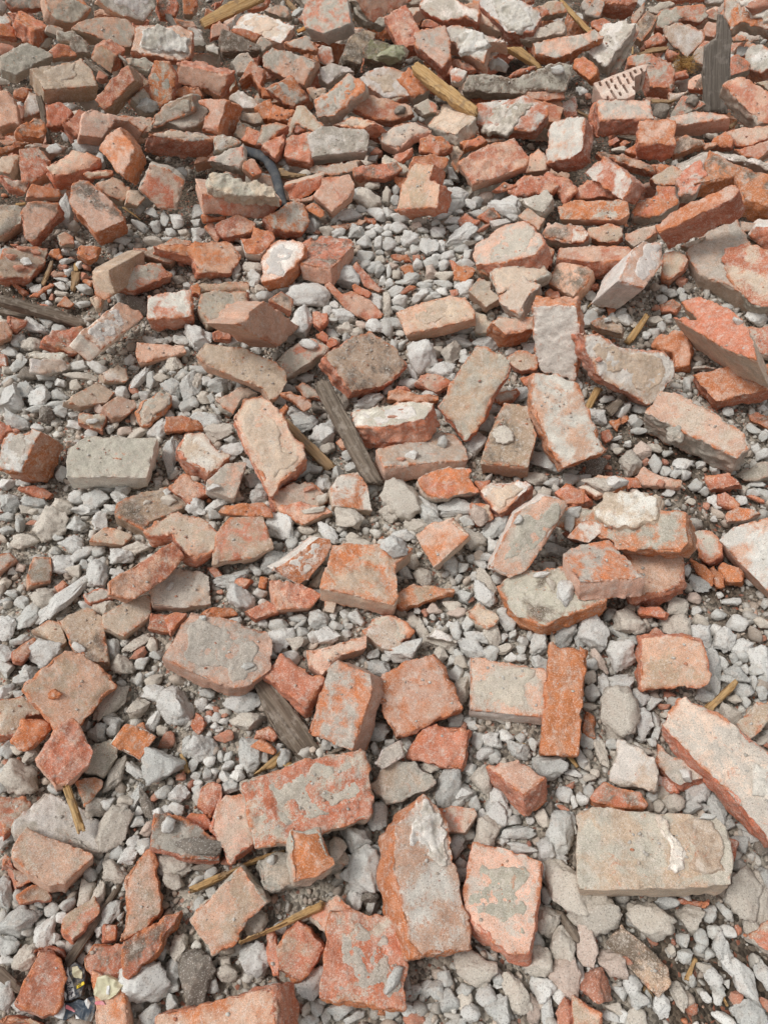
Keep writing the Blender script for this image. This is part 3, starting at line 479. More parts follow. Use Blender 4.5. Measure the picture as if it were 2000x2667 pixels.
B|1044 2064 274|217 -121 -371 895|49|pr/p|21 21 -13 21 -42 -13 -33 -34 16 -3 52 8|pink crumbly slab below the broad pinkish slab, right edge
B|919 1985 277|305 -79 -351 882|58|gw/g|85 61 43 61 28 12 21 2 -15 -12 -73 -28 -111 -29 -143 -51 -97 -40 -20 -31 48 -14 69 8 75 21 91 39|grey arched mortar-clad brick mass behind the broad orange-brown slab
B|667 2012 269|206 -91 -395 891|58|pk/r|-36 10 -78 10 -75 -5 -34 -11 61 -14 77 -1 56 8 28 3|brown brick standing behind the white-limed brick
B|767 1989 256|624 148 -442 627|49|ok/o|14 25 -6 25 -11 -5 -7 -42 10 -2|orange-brown shadowed piece behind the orange-rimmed brick
B|556 2034 257|611 216 -371 665|49|or/p|6 17 -14 17 -7 -9 -1 -21 15 -3|orange-red piece left of the white-limed brick's top
B|618 2287 233|631 253 -381 627|16|r/r|13 10 -9 10 -8 -10 4 -10|small red chip in the dirt pocket left of the grey-pink topped brick
B|683 2205 227|533 172 -390 731|12|r/r|5 11 -6 11 -6 -14 7 -8|first small pink-red chip in the shady dirt pocket, upper right
B|713 2190 228|495 227 -378 749|12|r/r|4 9 -6 9 -4 -16 7 -2|second small pink-red chip in the shady dirt pocket, upper right
B|1060 3092 305|113 -86 -514 846|49|rp/r|43 9 -14 9 -84 1 -87 -12 74 -9 68 3|reddish brick at the top edge, right, above the grey-topped one
B|1178 3078 304|147 -109 -503 845|49|gw/g|13 11 -31 11 -37 -4 -2 -12 32 -6 24 1|grey lump at the top edge left of the large orange corner brick
B|1152 2950 300|236 -86 -474 844|39|gr/g|9 11 -21 11 -19 -8 9 -14 22 0|crumbly grey lump left of the dark board's pointed top
B|1059 1997 267|272 -157 -459 831|49|pg/g|28 10 -5 10 -28 -10 4 -10|grey-pink lump at the right edge above the broad orange-brown slab
w|1006 2433 361|545 387 -431 607|18|kgrey|114 11 54 11 37 44 -23 40 -137 25 -155 -52 -63 -45 58 -33 113 0|tall dark grey weathered board standing upright, upper right
w|889 2712 277|183 30 -288 939|14|brown|58 34 46 34 -48 -20 -54 -35 -2 -13|splintered brown wood piece below the V-shaped mortar chunk
w|848 2781 251|732 84 -312 600|6|yel|15 3 -14 3 -15 -3 14 -2|tiny yellow wood splinter under the dark bark-brown brick
w|872 2434 243|716 100 -257 641|10|brown|14 34 -2 34 -13 -21 -4 -45 5 -1|brown splintered board bit right of the perforated block
w|1053 2278 241|359 112 -336 863|10|brown|8 14 -2 14 -8 -14 2 -14|brown wood bit under the rounded pinkish brick, right
w|617 2367 234|268 31 -286 919|12|brown|23 4 -26 4 -25 -4 28 -5|brown flat board end left of the grey-pink topped brick
w|726 2229 228|565 20 -341 751|10|dark|26 24 17 24 -29 -20 -13 -27|brown board half buried below the grey-pink topped brick
b|-891 1762 248|817 387 -56 423|68|pk/r|10 -22 -58 -22 -64 -3 -13 43 22 36 61 -8 42 -26|salmon brick with a round sandy stain, left
b|-743 1783 284|393 177 -175 885|73|pk/o|30 50 -70 50 -83 -28 -55 -38 -2 -28 46 -20 68 -1 65 15|big salmon brick with orange broken side leaning, left, above the mortar slope
B|-921 1885 249|648 448 -79 611|58|po/p|-10 28 -25 28 4 -41 20 -38 11 22|half-hidden pinkish block behind the salmon brick with sandy stain
B|-722 1891 250|82 212 -319 920|58|tp/g|16 18 -21 18 -29 5 -28 -20 14 -27 47 6|rounded pinkish-grey brick behind the big salmon brick
B|-666 1868 245|27 -212 357 -909|49|t/t|20 18 -7 18 -23 -4 -7 -18 16 -15|dusty tan brick beside the rounded pinkish-grey one
b|-585 1864 273|813 562 126 -82|58|tr/g|15 46 -38 46 -60 -21 -2 -53 39 -45 46 28|pinkish-grey barrel brick with red vertical stripe, left centre top
b|-686 1528 209|788 591 -166 -41|154|tp/d|33 37 -20 37 -31 -21 -8 -34 26 -19|upright grey-brown brick standing on end among chips, left
B|-609 1598 189|145 239 -235 931|58|gr/r|36 48 9 48 -15 15 -57 -39 -31 -46 -22 -51 41 4 41 22|crumbly grey lump with red upper rim, left, above the speckled white brick
b|-640 1420 189|92 380 -32 920|68|pw/w|46 90 -11 90 -49 -68 -32 -77 15 -57 31 22|cream-faced brick with pale grey sides beside the white-speckled one, left
b|-525 1498 176|637 183 -97 742|63|wr/r|26 50 -33 50 -31 -51 39 -50|white brick speckled orange on top, left centre
B|-898 1464 149|60 293 -266 916|49|rp/r|15 17 -5 17 -18 -10 -14 -16 23 -8|small dull red cube under the dark planks, left edge
B|-553 1689 201|86 168 -285 940|58|dt/d|30 31 -12 31 -34 -19 -45 -42 0 -34 61 33|dusty brown brick behind the crumbly grey lump
B|-766 1679 201|97 179 -309 929|39|or/o|17 16 -7 16 -23 3 -26 -24 17 -13 22 2|rounded orange-red piece in the field of small chips, left
B|-859 1706 179|189 203 -333 901|24|o/o|13 10 -9 10 -16 -1 0 -15 13 -4|bright orange crumb in chips beside the thin upright splinter
B|-824 1722 213|478 359 -181 781|39|pr/g|11 16 -12 16 -15 -13 1 -16 15 -3|pinkish rounded stone below the grey pear-shaped lump, left
B|-990 1791 228|632 367 -95 676|78|gt/p|25 30 -46 30 -41 6 -5 -25 31 -30 36 -10|grey boulder-like chunk with pink base at the left edge
B|-926 1441 144|606 361 -54 707|58|pr/p|17 16 -29 16 -14 -14 4 -15 22 -2|pink-grey brick side at the left edge below the planks
B|-927 1651 194|178 -224 196 -938|42|dr/r|54 43 -12 43 -55 -5 -65 -41 29 -38 49 -2|flat patch of earth-crusted brick strewn with red chips, left edge
B|-626 1683 201|44 -169 380 -908|39|rg/r|10 9 -15 9 -12 -9 17 -9|reddish stubby chip right of the upright grey-brown brick
B|-843 1650 157|154 293 -310 891|16|p/r|15 10 0 10 -17 -5 -10 -14 12 -2|salmon sliver chip in the chip field between two splinters
B|-933 1604 145|341 250 -161 892|16|r/r|19 7 -15 7 -15 -10 11 -4|russet flake above the dark weathered plank, left
B|-879 1603 141|77 -119 344 -928|12|or/r|31 14 12 14 -26 -13 -18 -15|elongated orange-brown shard above the dark weathered plank
B|-806 1557 138|54 -177 287 -940|20|p/r|19 9 -6 9 -16 -1 3 -17|tan-orange shard right of the dark weathered plank's middle
B|-847 1521 145|271 267 -302 874|16|r/r|19 9 -1 9 -18 1 -6 -11 6 -8|crimson shard lying on the dark weathered plank
B|-766 1628 151|274 215 -197 917|16|o/o|10 6 -12 6 -6 -10 8 -1|orange triangle chip beside the upright grey-brown brick
B|-911 1675 159|150 203 -267 930|12|o/r|12 6 -12 6 -8 -9 8 -3|orange chip on the earth-crusted patch, left
B|-941 1637 149|134 285 -230 921|12|o/r|14 7 -7 7 -14 -9 8 -5|second orange chip near the russet flake, left edge
B|-970 1631 148|134 -180 291 -930|12|r/r|14 8 0 8 -15 -5 1 -11|pinkish flake chip on the earth-crusted patch, left edge
B|-977 1745 180|250 232 -313 886|16|r/r|11 6 -3 6 -7 -5 -1 -7|dark red bit above the earth-crusted patch, left edge
B|-714 1531 164|31 183 -301 935|39|tp/t|1 17 -10 17 -13 -15 4 -15 18 -4|small pinkish-grey post below the upright grey-brown brick
w|-840 1510 146|609 283 -17 740|30|dark|36 111 15 111 -13 -10 -34 -76 -18 -112 14 -23|long dark weathered plank at the left edge
w|-935 1530 129|641 168 -113 740|18|dark|16 41 3 41 -22 -43 -6 -46 10 7|short thin board below the long dark plank, left edge
w|-873 1651 161|223 128 -220 941|10|brown|0 36 -12 36 -7 -3 7 -39 12 -29|pinkish-brown splinter in the chip field, left
w|-803 1635 149|238 95 -256 932|12|brown|-3 27 -15 27 -11 -7 -1 -30 19 -18 11 2|flat short greenish-brown wood strip in the chip field
w|-808 1682 157|25 -30 272 -961|8|yel|5 11 -6 11 -3 -8 4 -14|small yellow wood point above the flat short wood strip
w|-684 1863 199|216 196 -279 915|8|yel|34 2 -19 2 -29 2 -9 -2 24 -5|thin curved straw-coloured lath behind the big salmon brick
w|-997 1900 206|622 356 -124 687|8|yel|2 13 -7 13 0 -13 6 -13|small straw-coloured lath end, far left above salmon brick
b|-360 1814 248|761 618 194 26|120|pr/p|89 23 -116 23 -109 -29 47 -29 88 12|large brick topped by a lumpy grey mortar heap, left of the dark bucket rim
j|-364 1798 314|274 166 -276 906|50|gt|69 59 45 59 8 35 -38 5 -96 -39 -82 -54 -45 -54 0 -27 51 -7 88 24
b|-210 1910 247|804 579 -64 121|58|rr/t|49 20 -56 20 -51 -22 -28 -22 32 -12 54 15|dark red-sided slab right of the bucket rim
b|-130 1868 268|328 145 -347 867|68|pr/p|33 49 -33 49 -42 -19 -29 -43 -4 -52 42 2 34 15|cubic pinkish brick with pale speckles, above the grey gravel
B|-251 1802 226|59 -138 309 -939|63|og/r|38 33 -30 33 -49 10 -41 -31 -10 -40 31 -11 61 5|orange-stained rock-like brick under the mortar-heap brick, right end
B|-183 1841 222|237 100 -362 896|39|or/g|20 9 -17 9 -25 -2 -17 -12 10 -11 29 6|orange-rimmed chip behind an oval grey stone
B|-398 1776 216|166 113 -341 918|58|rp/r|30 28 1 28 -42 -4 -46 -28 -3 -30 21 -8 40 15|rounded pinkish-red brick under the mortar-heap brick
B|-455 1790 193|301 282 -268 871|24|tp/p|19 10 -24 10 -15 -8 20 -12|pale thin triangular shard left of rounded pinkish-red brick
B|-325 1725 207|1 -62 273 -960|49|or/w|29 35 -6 35 -32 2 -38 -9 -31 -23 14 -33 19 -6 45 -1|orange-topped fragment with whitish streaks below mortar-heap brick
B|-449 1671 199|97 -160 310 -932|73|po/r|29 42 -50 42 -76 -2 -70 -11 -48 -34 41 -30 135 -16 38 9|crusty salmon-topped brick left of the orange-topped fragment
b|-261 1648 213|707 126 -221 660|58|pw/o|-13 48 -66 48 -56 -9 1 -57 32 -53 44 -25 41 11 18 37|cream oval-faced brick tilted upright, centre left
b|-145 1697 201|193 -25 29 980|50|rk/p|37 84 -48 84 -53 -41 -36 -63 46 -51 54 -12|reddish brick with dark gritty streak beside the cream oval-faced brick
b|-269 1350 242|139 -559 288 -765|82|pp/p|117 37 -79 37 -185 -39 11 -43 69 -2 67 10|plain salmon-pink brick pointing at viewer, between grey-crusted block and grey gap
B|-413 1514 167|419 252 -134 862|58|tg/t|12 41 -31 41 -38 6 -25 -48 12 -51 35 -9 35 20|sandy grey-crusted block beneath a flat grooved lath-like tile
B|-359 1533 160|430 168 -243 853|52|td/r|6 17 -29 17 -20 -7 11 -29 32 2|brown corner right of sandy grey-crusted block
B|-375 1461 146|10 -101 357 -928|49|rk/r|16 9 -18 9 -31 -7 -11 -14 44 3|dark reddish underside below sandy grey-crusted block
B|-394 1430 140|566 297 -182 747|39|rr/r|6 18 -9 18 -13 -14 0 -20 16 -3|small dark red wedge below the sandy grey-crusted block
B|-251 1539 159|183 182 -233 938|39|tk/r|29 16 -29 16 -14 -14 14 -17|dull brown wedge behind the plain salmon-pink brick
B|-80 1558 146|384 129 -356 842|24|pr/p|71 26 -3 26 -75 7 -77 -34 -28 -31 16 -12 26 7 69 11|broad curved pink sherd in the upper centre gravel
B|-40 1634 152|466 132 -326 812|20|rp/p|47 15 -9 15 -38 -3 -43 -21 -7 -8 50 2|narrow reddish strip sherd above the broad curved pink sherd
B|-58 1581 157|502 229 -283 784|16|r/r|18 13 -1 13 -20 -10 -15 -22 18 6|small brick-red sliver resting on the broad curved pink sherd
B|-158 1481 147|307 118 -306 893|49|rp/r|6 17 -12 17 -14 -9 -3 -21 23 -3|pink-red side of a lump right of the plain salmon-pink brick
B|-150 1427 138|205 152 -316 914|39|r/r|7 7 -15 7 -10 -7 4 -9 14 3|red bump above the grey-orange rough lump
B|-99 1838 181|323 186 -300 878|16|pr/o|39 43 13 43 -9 2 -28 -43 -21 -41 6 -4|long curved thin orange-edged sliver at the top of the gravel
B|-39 1858 183|648 286 -263 655|16|r/r|10 12 -2 12 -11 -13 4 -10|small reddish sliver at the top of the gravel
B|-450 1800 224|529 366 -254 722|39|or/o|11 25 -4 25 -8 -23 1 -28|deep orange nub under the mortar-heap brick's left end
B|-202 1758 176|470 145 -311 813|24|r/r|9 11 -9 11 -10 -7 10 -15|red patch behind the reddish brick with gritty streak
B|-472 1570 170|4 176 -341 923|39|or/r|6 11 -8 11 -9 -3 -1 -14 12 -5|dull orange chip at the end of the grooved tile
B|-404 1605 148|578 299 -80 755|24|dp/d|12 67 -9 67 -10 -16 -10 -55 18 -62|flat brown grooved tile above the sandy grey-crusted block
B|-219 1882 231|182 166 -414 876|39|tp/t|30 15 13 15 -24 -9 -18 -20 0 -1|low tan lump in the gap below dark red-sided slab
b|95 1852 286|811 129 -409 397|68|pd/r|-21 55 -82 55 -36 -70 17 -56 17 -18 58 -18 49 52|salmon brick ending in a dark red face above the grey gravel pocket, centre top
B|49 2007 212|527 149 -386 742|24|o/r|23 15 -18 15 -10 -17 5 -13|red-orange chip left of the salmon brick above the gravel
b|316 1667 229|625 -139 -169 749|67|pg/r|25 91 -10 91 -45 28 -59 -14 -75 -46 -46 -82 -4 -81 67 -59 81 1 66 70|big humped brick mass with orange flank and tan cap, upper centre right
B|398 1808 220|331 4 -352 875|49|tp/t|34 17 -26 17 -22 -13 -13 -10 26 -11|rounded tan knob behind the humped brick mass
B|347 1597 201|574 90 -227 781|63|tp/g|29 70 -29 70 -31 40 -28 -58 -21 -63 9 -50 38 -31 33 23|tan dome-shaped lump with a pale hollow, below the humped brick mass
B|317 1487 216|392 -120 -230 883|47|tg/g|15 35 -41 35 -25 -15 -32 -44 20 -40 25 6 37 23|greenish-grey mortar slab leaning on the dome-shaped lump
B|254 1578 162|408 38 -241 880|49|tg/p|24 28 -35 28 -40 -12 -8 -10 1 -27 31 -15 28 8|tan crumbly lump left of the greenish-grey mortar slab
B|267 1642 175|224 64 -314 920|39|dk/d|12 13 -21 13 -22 -14 3 -21 28 8|brown rounded knob under the humped brick mass's flank
B|420 1697 188|366 40 -326 871|49|rd/r|14 17 -35 17 -9 -18 8 -16 22 0|reddish brick side right of the dome-shaped lump
b|139 1467 185|542 66 -285 788|63|pt/p|47 99 -15 99 -58 -58 -37 -67 2 -61 25 -25 36 13|smooth salmon-tan brick lying level on the gravel, upper centre
B|255 1470 143|151 10 -295 943|58|gt/g|21 24 -32 24 -28 -7 -9 -6 12 -16 36 -18|grey upright mortar lump right of the smooth salmon-tan brick
b|310 1435 173|296 93 -205 928|94|tp/o|41 32 -3 32 -48 -17 -34 -44 9 -7 35 5|orange-fronted block left of the tall white mortar-faced brick
b|401 1352 180|793 584 -172 -42|63|ww/o|40 87 -53 87 -50 -13 -34 -69 42 -92 56 1|tall white mortar-faced brick with an orange broken top, right of centre
B|209 1664 155|704 244 -205 635|24|oo/g|6 23 -21 23 -24 -5 9 -32 15 -25 16 18|bright orange flat stone in the gravel pocket, upper centre
B|309 1807 209|460 137 -396 783|39|w/w|16 19 -1 19 -14 -20 -1 -17|bright white oblong mortar bar near the humped brick mass
B|227 1854 183|562 80 -346 747|20|r/r|13 18 -5 18 -15 -8 -14 -26 21 -2|dull crimson chip above the humped brick mass
B|287 1868 191|290 105 -347 886|24|rk/o|20 17 -11 17 -25 -12 2 -22 13 0|dark brown-red chip below the white stone with a red stripe
B|405 1930 243|283 -38 -404 869|58|rp/r|49 35 20 35 -51 -4 -59 -27 -19 -29 20 -15 41 4|red-pink rough block with grey mortar front, upper right centre
B|411 1858 245|354 -65 -325 875|42|gw/g|36 24 -30 24 -32 -9 -25 -23 -2 -28 5 -7 47 19|grey mortar wedge fronting the red-pink rough block
b|478 1921 247|518 129 -446 718|58|rp/r|-7 9 -47 9 -33 -33 0 -27 45 14 43 28|red rough brick corner right of the red-pink rough block
B|332 1940 232|868 406 -174 226|39|rk/r|5 9 -27 9 -3 -6 25 -13|dim red brick corner below the flat red-brown large brick
b|479 1743 217|841 118 -296 436|59|pk/g|11 62 -28 62 -18 -47 10 -52 25 -25|flat pinkish brick with grey front under the orange-brown long brick end
B|184 1702 150|491 161 -368 773|16|r/r|16 6 -11 6 -12 -8 7 -4|tiny reddish wedge left of the bright orange flat stone
B|433 1593 138|522 94 -353 771|24|r/r|10 12 -3 12 -20 -12 -1 -14 14 1|red rock chip above the orange broken top of the tall mortar-faced brick
B|471 1617 177|375 -88 -292 875|63|pk/p|37 38 -41 38 -49 2 -41 -37 -21 -40 33 -19 44 -6 39 24|dusty pinkish brick behind the tall mortar-faced brick's top
B|47 1725 155|412 236 -273 837|16|ro/r|19 16 5 16 -25 -17 1 -15|flat reddish chip at the left of the gravel pocket
B|62 1681 150|393 129 -340 844|20|o/o|17 11 -11 11 -17 -5 -1 -14 13 -2|orange speckled chip in the gravel pocket
B|61 1617 133|134 111 370 -913|16|ro/o|28 4 2 4 -21 0 -8 -8|small orange-brown sliver above the smooth salmon-tan brick
B|183 1610 131|544 44 -301 782|16|rw/w|15 10 -7 10 -13 -7 5 -12|red and white chip above the smooth salmon-tan brick's right end
b|604 1891 291|445 -277 -409 747|68|wr/r|87 31 -73 31 -66 -16 -11 -23 63 -24|white-limed brick with pinkish end leaning at the upper right
B|564 1803 245|109 -143 -388 904|68|og/p|88 22 -28 22 -52 21 -70 8 -62 -20 -36 -24 61 -21 99 -7|orange-brown long brick end above two flat bricks, upper right
B|580 1754 210|280 -34 -400 872|58|tp/r|31 22 0 22 -34 5 -39 -11 -29 -25 -4 -21 35 -1 41 8|dark tan rounded brick in the hole under the orange-brown brick end
B|501 1702 236|673 181 -352 625|47|pw/r|19 19 -13 19 -15 -7 1 -17 8 -13|pinkish block end left of the dark tan rounded brick
b|539 1655 216|164 -86 -136 973|73|pr/r|93 27 0 27 -88 9 -86 -16 -64 -29 54 -13 91 -4|long pinkish flat brick with red crumbs and grey smear, right
b|771 1676 337|626 -130 -332 693|89|po/r|18 112 -9 112 -29 -57 -16 -78 3 -73 8 -62 24 45|long reddish brick jutting diagonally upward over the others, right
B|720 1851 240|623 82 -331 704|58|or/g|-5 51 -18 51 -34 -2 -23 -52 19 -52 34 -14 11 -12 16 29|orange-rimmed brick with grey smear beneath the white-limed brick
B|671 1748 212|406 -24 -367 836|58|tp/t|19 32 -10 32 -30 -25 -12 -39 2 -21 29 21|tan brick half under the left end of the long reddish brick
b|626 1568 250|3 -161 192 -968|115|pw/w|69 68 -5 68 -63 -17 -69 -78 -11 -62 24 -26 56 46|blocky brick sheathed in white mortar standing at right, above grey gap
B|743 1654 187|268 -80 -267 922|49|tr/r|9 41 -9 41 -21 13 -31 -14 -14 -30 11 -31 29 -18 25 -3|rounded tan brick in shade right of the white-sheathed brick
B|863 1660 202|387 -78 -204 896|107|tg/t|-49 57 -124 57 -74 -29 -30 -65 39 -109 78 -42 77 29 72 35 12 67|left half of a large cracked masonry boulder, right edge
B|911 1593 207|232 -175 -262 920|117|rt/g|-27 78 -81 78 -90 -17 -40 -49 22 -68 68 -46 66 -15 53 7 28 32|right half of the large cracked masonry boulder, right edge
B|958 1891 277|147 -78 -209 964|68|ok/o|-79 68 -146 68 -120 -26 -57 -22 8 -36 90 -76 97 -28 85 -9 112 20 20 -10 -9 51|broad orange-brown brick slab at the upper right edge
B|774 1960 252|120 -113 -397 903|58|tp/r|20 19 -34 19 -35 -14 -9 -25 24 -5 35 7|dusty brown brick behind the orange-rimmed one, right
B|831 1933 260|658 89 -301 685|58|rg/g|5 30 -35 30 -40 -1 0 -37 40 -28 29 6|dark-red brick with a rough grey mortar rib, upper right
B|561 1919 236|407 15 -417 812|58|rp/r|21 32 7 32 -74 -46 3 -21 19 -11 24 15|dark pink brick shadowed behind the white-limed brick
b|753 1356 236|867 128 -305 -373|112|rr/t|-43 0 -115 0 67 -63 143 -77 109 -31 51 20 3 43 -93 64 -122 44|large blood-red rough brick with grey front face, right
b|987 1726 210|435 125 -626 635|63|rr/w|26 27 12 27 -44 6 -45 -20 11 -42 39 3|deep orange broken brick at the right edge beside the cracked boulder
B|925 1431 123|295 -213 -282 888|63|rg/g|0 30 -53 30 -27 -37 47 -20 33 -3|grey-topped brick at the right edge below the cracked boulder
B|726 1550 134|629 -4 -311 712|24|rk/r|16 21 -4 21 -19 -7 -6 -24 13 -10|brown-red flat fragment above the blood-red rough brick
B|578 1560 126|590 156 -283 740|16|r/r|14 9 -20 9 -13 -8 1 -12 18 2|orange-red flake left of the white-sheathed brick
B|564 1562 163|328 -36 -299 896|39|tp/t|19 27 -5 27 -12 -6 -8 -27 6 -22|tan shard between slim straw splinter and white-sheathed brick
B|549 1463 144|214 -99 -288 928|39|dk/d|19 13 -39 13 -35 -7 16 -22 39 5|dark brown flat lump right of the orange broken top
B|542 1616 145|613 25 -318 723|24|r/r|13 10 -7 10 -8 -8 3 -12|rounded red-brown lump under the long pinkish flat brick
B|803 1717 204|290 -147 -366 872|39|tg/g|26 15 -12 15 -19 -25 5 -5|grey sliver under the long diagonal brick
B|954 1767 220|631 101 -433 636|49|tg/g|19 15 -6 15 -13 -9 0 -21|grey shadowed brick end above the cracked boulder, right edge
w|545 1595 124|145 67 225 -961|8|yel|33 20 24 20 -22 -4 -28 -26 -7 -10|slim straw-coloured splinter, right, beside the tan shard
b|-773 1044 159|75 -32 -217 973|107|wg/o|26 48 -21 48 -44 -38 -22 -44 26 -26 35 11|white-mortared brick with bright orange ridge at the left edge
b|-592 1045 135|655 171 -43 735|68|gg/w|18 74 -49 74 -51 -82 39 -102 43 38|neat rectangular grey-topped brick with a tiny orange fleck, left
B|-412 994 84|300 169 -113 932|49|rp/r|34 26 -18 26 -32 -16 -17 -21 32 -14|small pinkish-red diamond brick right of the big tan slab
B|-777 1431 124|919 266 227 180|58|rd/r|51 -32 -3 -32 -53 3 -51 5 -24 23 37 30 43 4|pinkish-red lump behind the stacked flat pale slates, left
B|-551 1392 121|544 268 -166 777|58|pp/p|9 44 -21 44 -16 -63 0 -60 28 36|smooth pinkish brick left of the long ridged tan brick
B|-806 1373 124|538 326 -141 765|16|wt/g|13 40 2 40 -13 -19 -5 -42 4 -20|upper pale mortar slate of the stack, left
b|-795 1348 112|552 382 -16 741|24|wt/g|17 46 -14 46 -18 11 -5 -37 6 -40 14 -28|longest cream mortar slate of the stack, left
B|-637 1326 106|88 -191 297 -931|54|tw/t|26 16 -16 16 -24 6 -20 -14 -2 -22 36 -2|boxy pinkish-grey lump right of the mortar slates
B|-606 1222 100|327 300 -109 889|49|pt/p|23 29 -11 29 -19 12 -16 -26 -3 -33 25 -10|orange-pink faceted lump, left of the half-sunk orange-edged brick
b|-531 1219 103|497 236 -129 825|49|gt/o|5 39 -30 39 -34 21 -5 -40 13 -47 27 -24 25 12|half-sunk brick with curved orange edge, left centre
B|-459 1174 94|653 279 -113 695|49|or/o|14 33 -17 33 -14 13 -8 -46 7 -39 18 5|rough orange lump behind the pale upright splinter stone
B|-666 1192 92|138 173 -203 954|39|gd/r|26 19 -28 19 -19 -19 -11 -18 31 -1|dusty slab carrying a white flake, above the grey-topped brick
B|-859 1160 89|562 332 47 756|42|r/r|21 16 -31 16 -2 -3 -1 -27 13 -2|red brick bit behind the white-mortared brick, left edge
B|-752 1002 62|141 248 -161 945|20|rr/r|36 9 -18 9 -28 -11 11 -7|flat dark red sliver below the white-mortared brick
B|-703 1124 76|616 349 -94 700|24|k/r|9 10 -17 10 2 -12 7 -7|dark maroon corner at the upper left of the grey-topped brick
B|-687 1261 98|10 249 -161 955|39|tg/t|50 30 14 30 -33 5 -46 -25 -8 -38 24 -3|angular brownish lump in the grey rubble, left
B|-569 1039 131|210 92 -193 954|5|o/o|7 3 -2 3 -7 -3 2 -3|tiny orange fleck on the neat grey-topped brick
B|-935 1379 103|648 316 -182 669|24|wr/r|13 10 -15 10 -11 -13 14 -8|whitish reddish splinter at the left edge
b|-303 1270 166|819 318 -49 475|63|td/p|-6 114 -42 114 -49 84 -16 -40 -31 -69 -12 -81 28 -77 44 -63 51 -32 33 50|long ridged tan brick running diagonally with reddish underside, upper left of centre
b|-196 1356 142|482 141 -238 832|49|gr/g|17 55 -28 55 -25 -47 -14 -61 23 -36 27 34|rough grey and orange lump between ridged brick and large dusty diamond slab
b|-32 1327 154|903 241 66 350|63|dk/r|-1 63 -85 63 -87 -42 -11 -67 72 -60 71 -11 40 55|large dusty diamond slab above the leaning weathered plank, centre
b|-233 1055 168|507 140 -145 838|68|pt/r|79 55 -61 55 -109 53 -85 21 -63 -45 -34 -50 13 -40 46 -42 105 -21 109 13|long leaf-like pink brick pointing down, left of the brown batten
B|-339 1245 105|248 217 -155 931|49|tp/g|36 34 -14 34 -5 1 -25 -39 8 -30|crumbly tan lump behind the top of leaf-like pink brick
b|-336 997 115|106 152 -188 965|63|gp/w|27 35 -33 35 -31 -48 5 -35 32 13|pink-edged brick with a small grey stone on it, left centre
B|-400 1081 109|242 174 -95 950|58|tw/r|14 35 -44 35 -51 -27 -24 -23 19 -35 46 -13 40 28|cream-topped brick with red underside streaks, left of pink-edged brick
B|-181 968 91|565 202 -85 796|58|tp/r|18 50 -19 50 -30 -8 -22 -61 24 -32 29 2|tan-topped lump with small stones, below the leaf-like pink brick
B|-71 978 104|19 96 -143 985|58|wo/t|30 40 -47 40 -31 -13 -12 -39 20 -29 41 1|upright mortar-framed orange block below the weathered plank
B|-192 1213 130|279 173 -307 893|24|pp/o|39 12 -20 12 -27 -7 -16 -15 24 -3|salmon pink chip left of the weathered plank's broken top
B|-229 1211 106|428 131 -206 870|16|o/o|4 9 -9 9 -2 -9 7 -9|small vivid orange tip at the brown batten's upper end
B|-176 1274 103|76 47 -269 959|39|tg/r|1 14 -29 14 -20 -7 17 -16 31 -4|tan crusted chip between rough grey lump and weathered plank
b|15 1136 164|652 -104 -48 749|68|gw/r|43 84 -8 84 -29 20 -39 -66 3 -96 31 -26|scoop-topped brick with reddish front and orange scar, centre
B|-93 1121 88|419 82 -279 860|24|p/r|11 8 -9 8 -15 -7 13 -10|small pink corner under the weathered plank
B|-125 1406 135|673 293 -187 653|39|r/r|6 10 -15 10 -2 -11 11 -9|red nub touching the large dusty diamond slab's upper side
w|-75 1103 150|240 36 173 -955|25|dark|19 -138 -5 -138 -18 -124 -12 135 -9 142 24 122|leaning weathered grey plank with yellow broken top end, centre
w|-181 1126 95|284 79 -198 935|18|brown|67 -22 57 -22 -100 7 -85 30 21 6 40 2|brown wooden batten beside the leaf-like pink brick, centre
b|205 1200 196|440 90 -294 844|63|gd/r|11 95 -80 95 -81 65 -16 -75 -3 -84 54 -60 69 -48 47 12|tall leaning sandy-faced brick with red rim, centre
B|60 1251 104|24 -16 -320 947|49|op/o|48 9 -49 9 -62 4 -61 -5 28 -14 44 -11 51 7|orange-pink cap behind the scoop-topped brick
b|87 1081 115|578 8 76 812|50|gd/p|-20 100 -34 100 -54 -79 -22 -89 31 -84 46 -56 31 6 22 101|long dusty brick beneath the scoop-topped brick, centre
b|273 1096 148|750 67 -151 641|63|dk/p|-60 55 -74 55 -75 -41 2 -53 31 -39 67 -34 70 19 38 36|tapered brick bearing a small mortar lump, below the tall leaning sandy brick
b|134 984 119|478 131 -162 853|58|or/g|33 51 -4 51 -19 35 -51 -46 -23 -43 0 -58 26 -19 38 29|orange-red faced brick with grey mortar base, centre
b|248 957 123|925 121 -195 303|58|wt/r|-6 35 -38 35 -39 -31 47 -31 37 -7|white triangular-topped brick with red side, centre
B|212 996 98|484 98 -255 831|39|r/r|13 12 -7 12 -5 -9 0 -15|dark red corner behind the white triangular-topped brick
b|372 1108 208|967 254 -19 -26|63|wp/o|-8 74 -61 74 -60 4 4 -122 94 -82 31 51|white-faced brick with orange wedge side leaning, right of centre
B|114 1303 107|240 61 -263 932|49|tr/r|33 21 -21 21 -39 -19 -4 -19 31 -3|dull brown brick behind the tall leaning sandy brick
B|332 1369 112|347 18 -295 890|49|td/r|15 18 -13 18 -38 -7 -17 -33 21 -11 32 15|brownish lump right of the tall leaning sandy brick's top
B|287 1257 104|442 83 -255 856|39|rg/r|13 23 -5 23 -16 -5 -11 -27 2 -28 18 14|red shard in the gap beside the tall leaning sandy brick
B|200 922 96|542 111 -193 810|58|tr/r|6 14 -18 14 -20 -16 6 -20 26 8|small brown brick post below the white triangular-topped brick
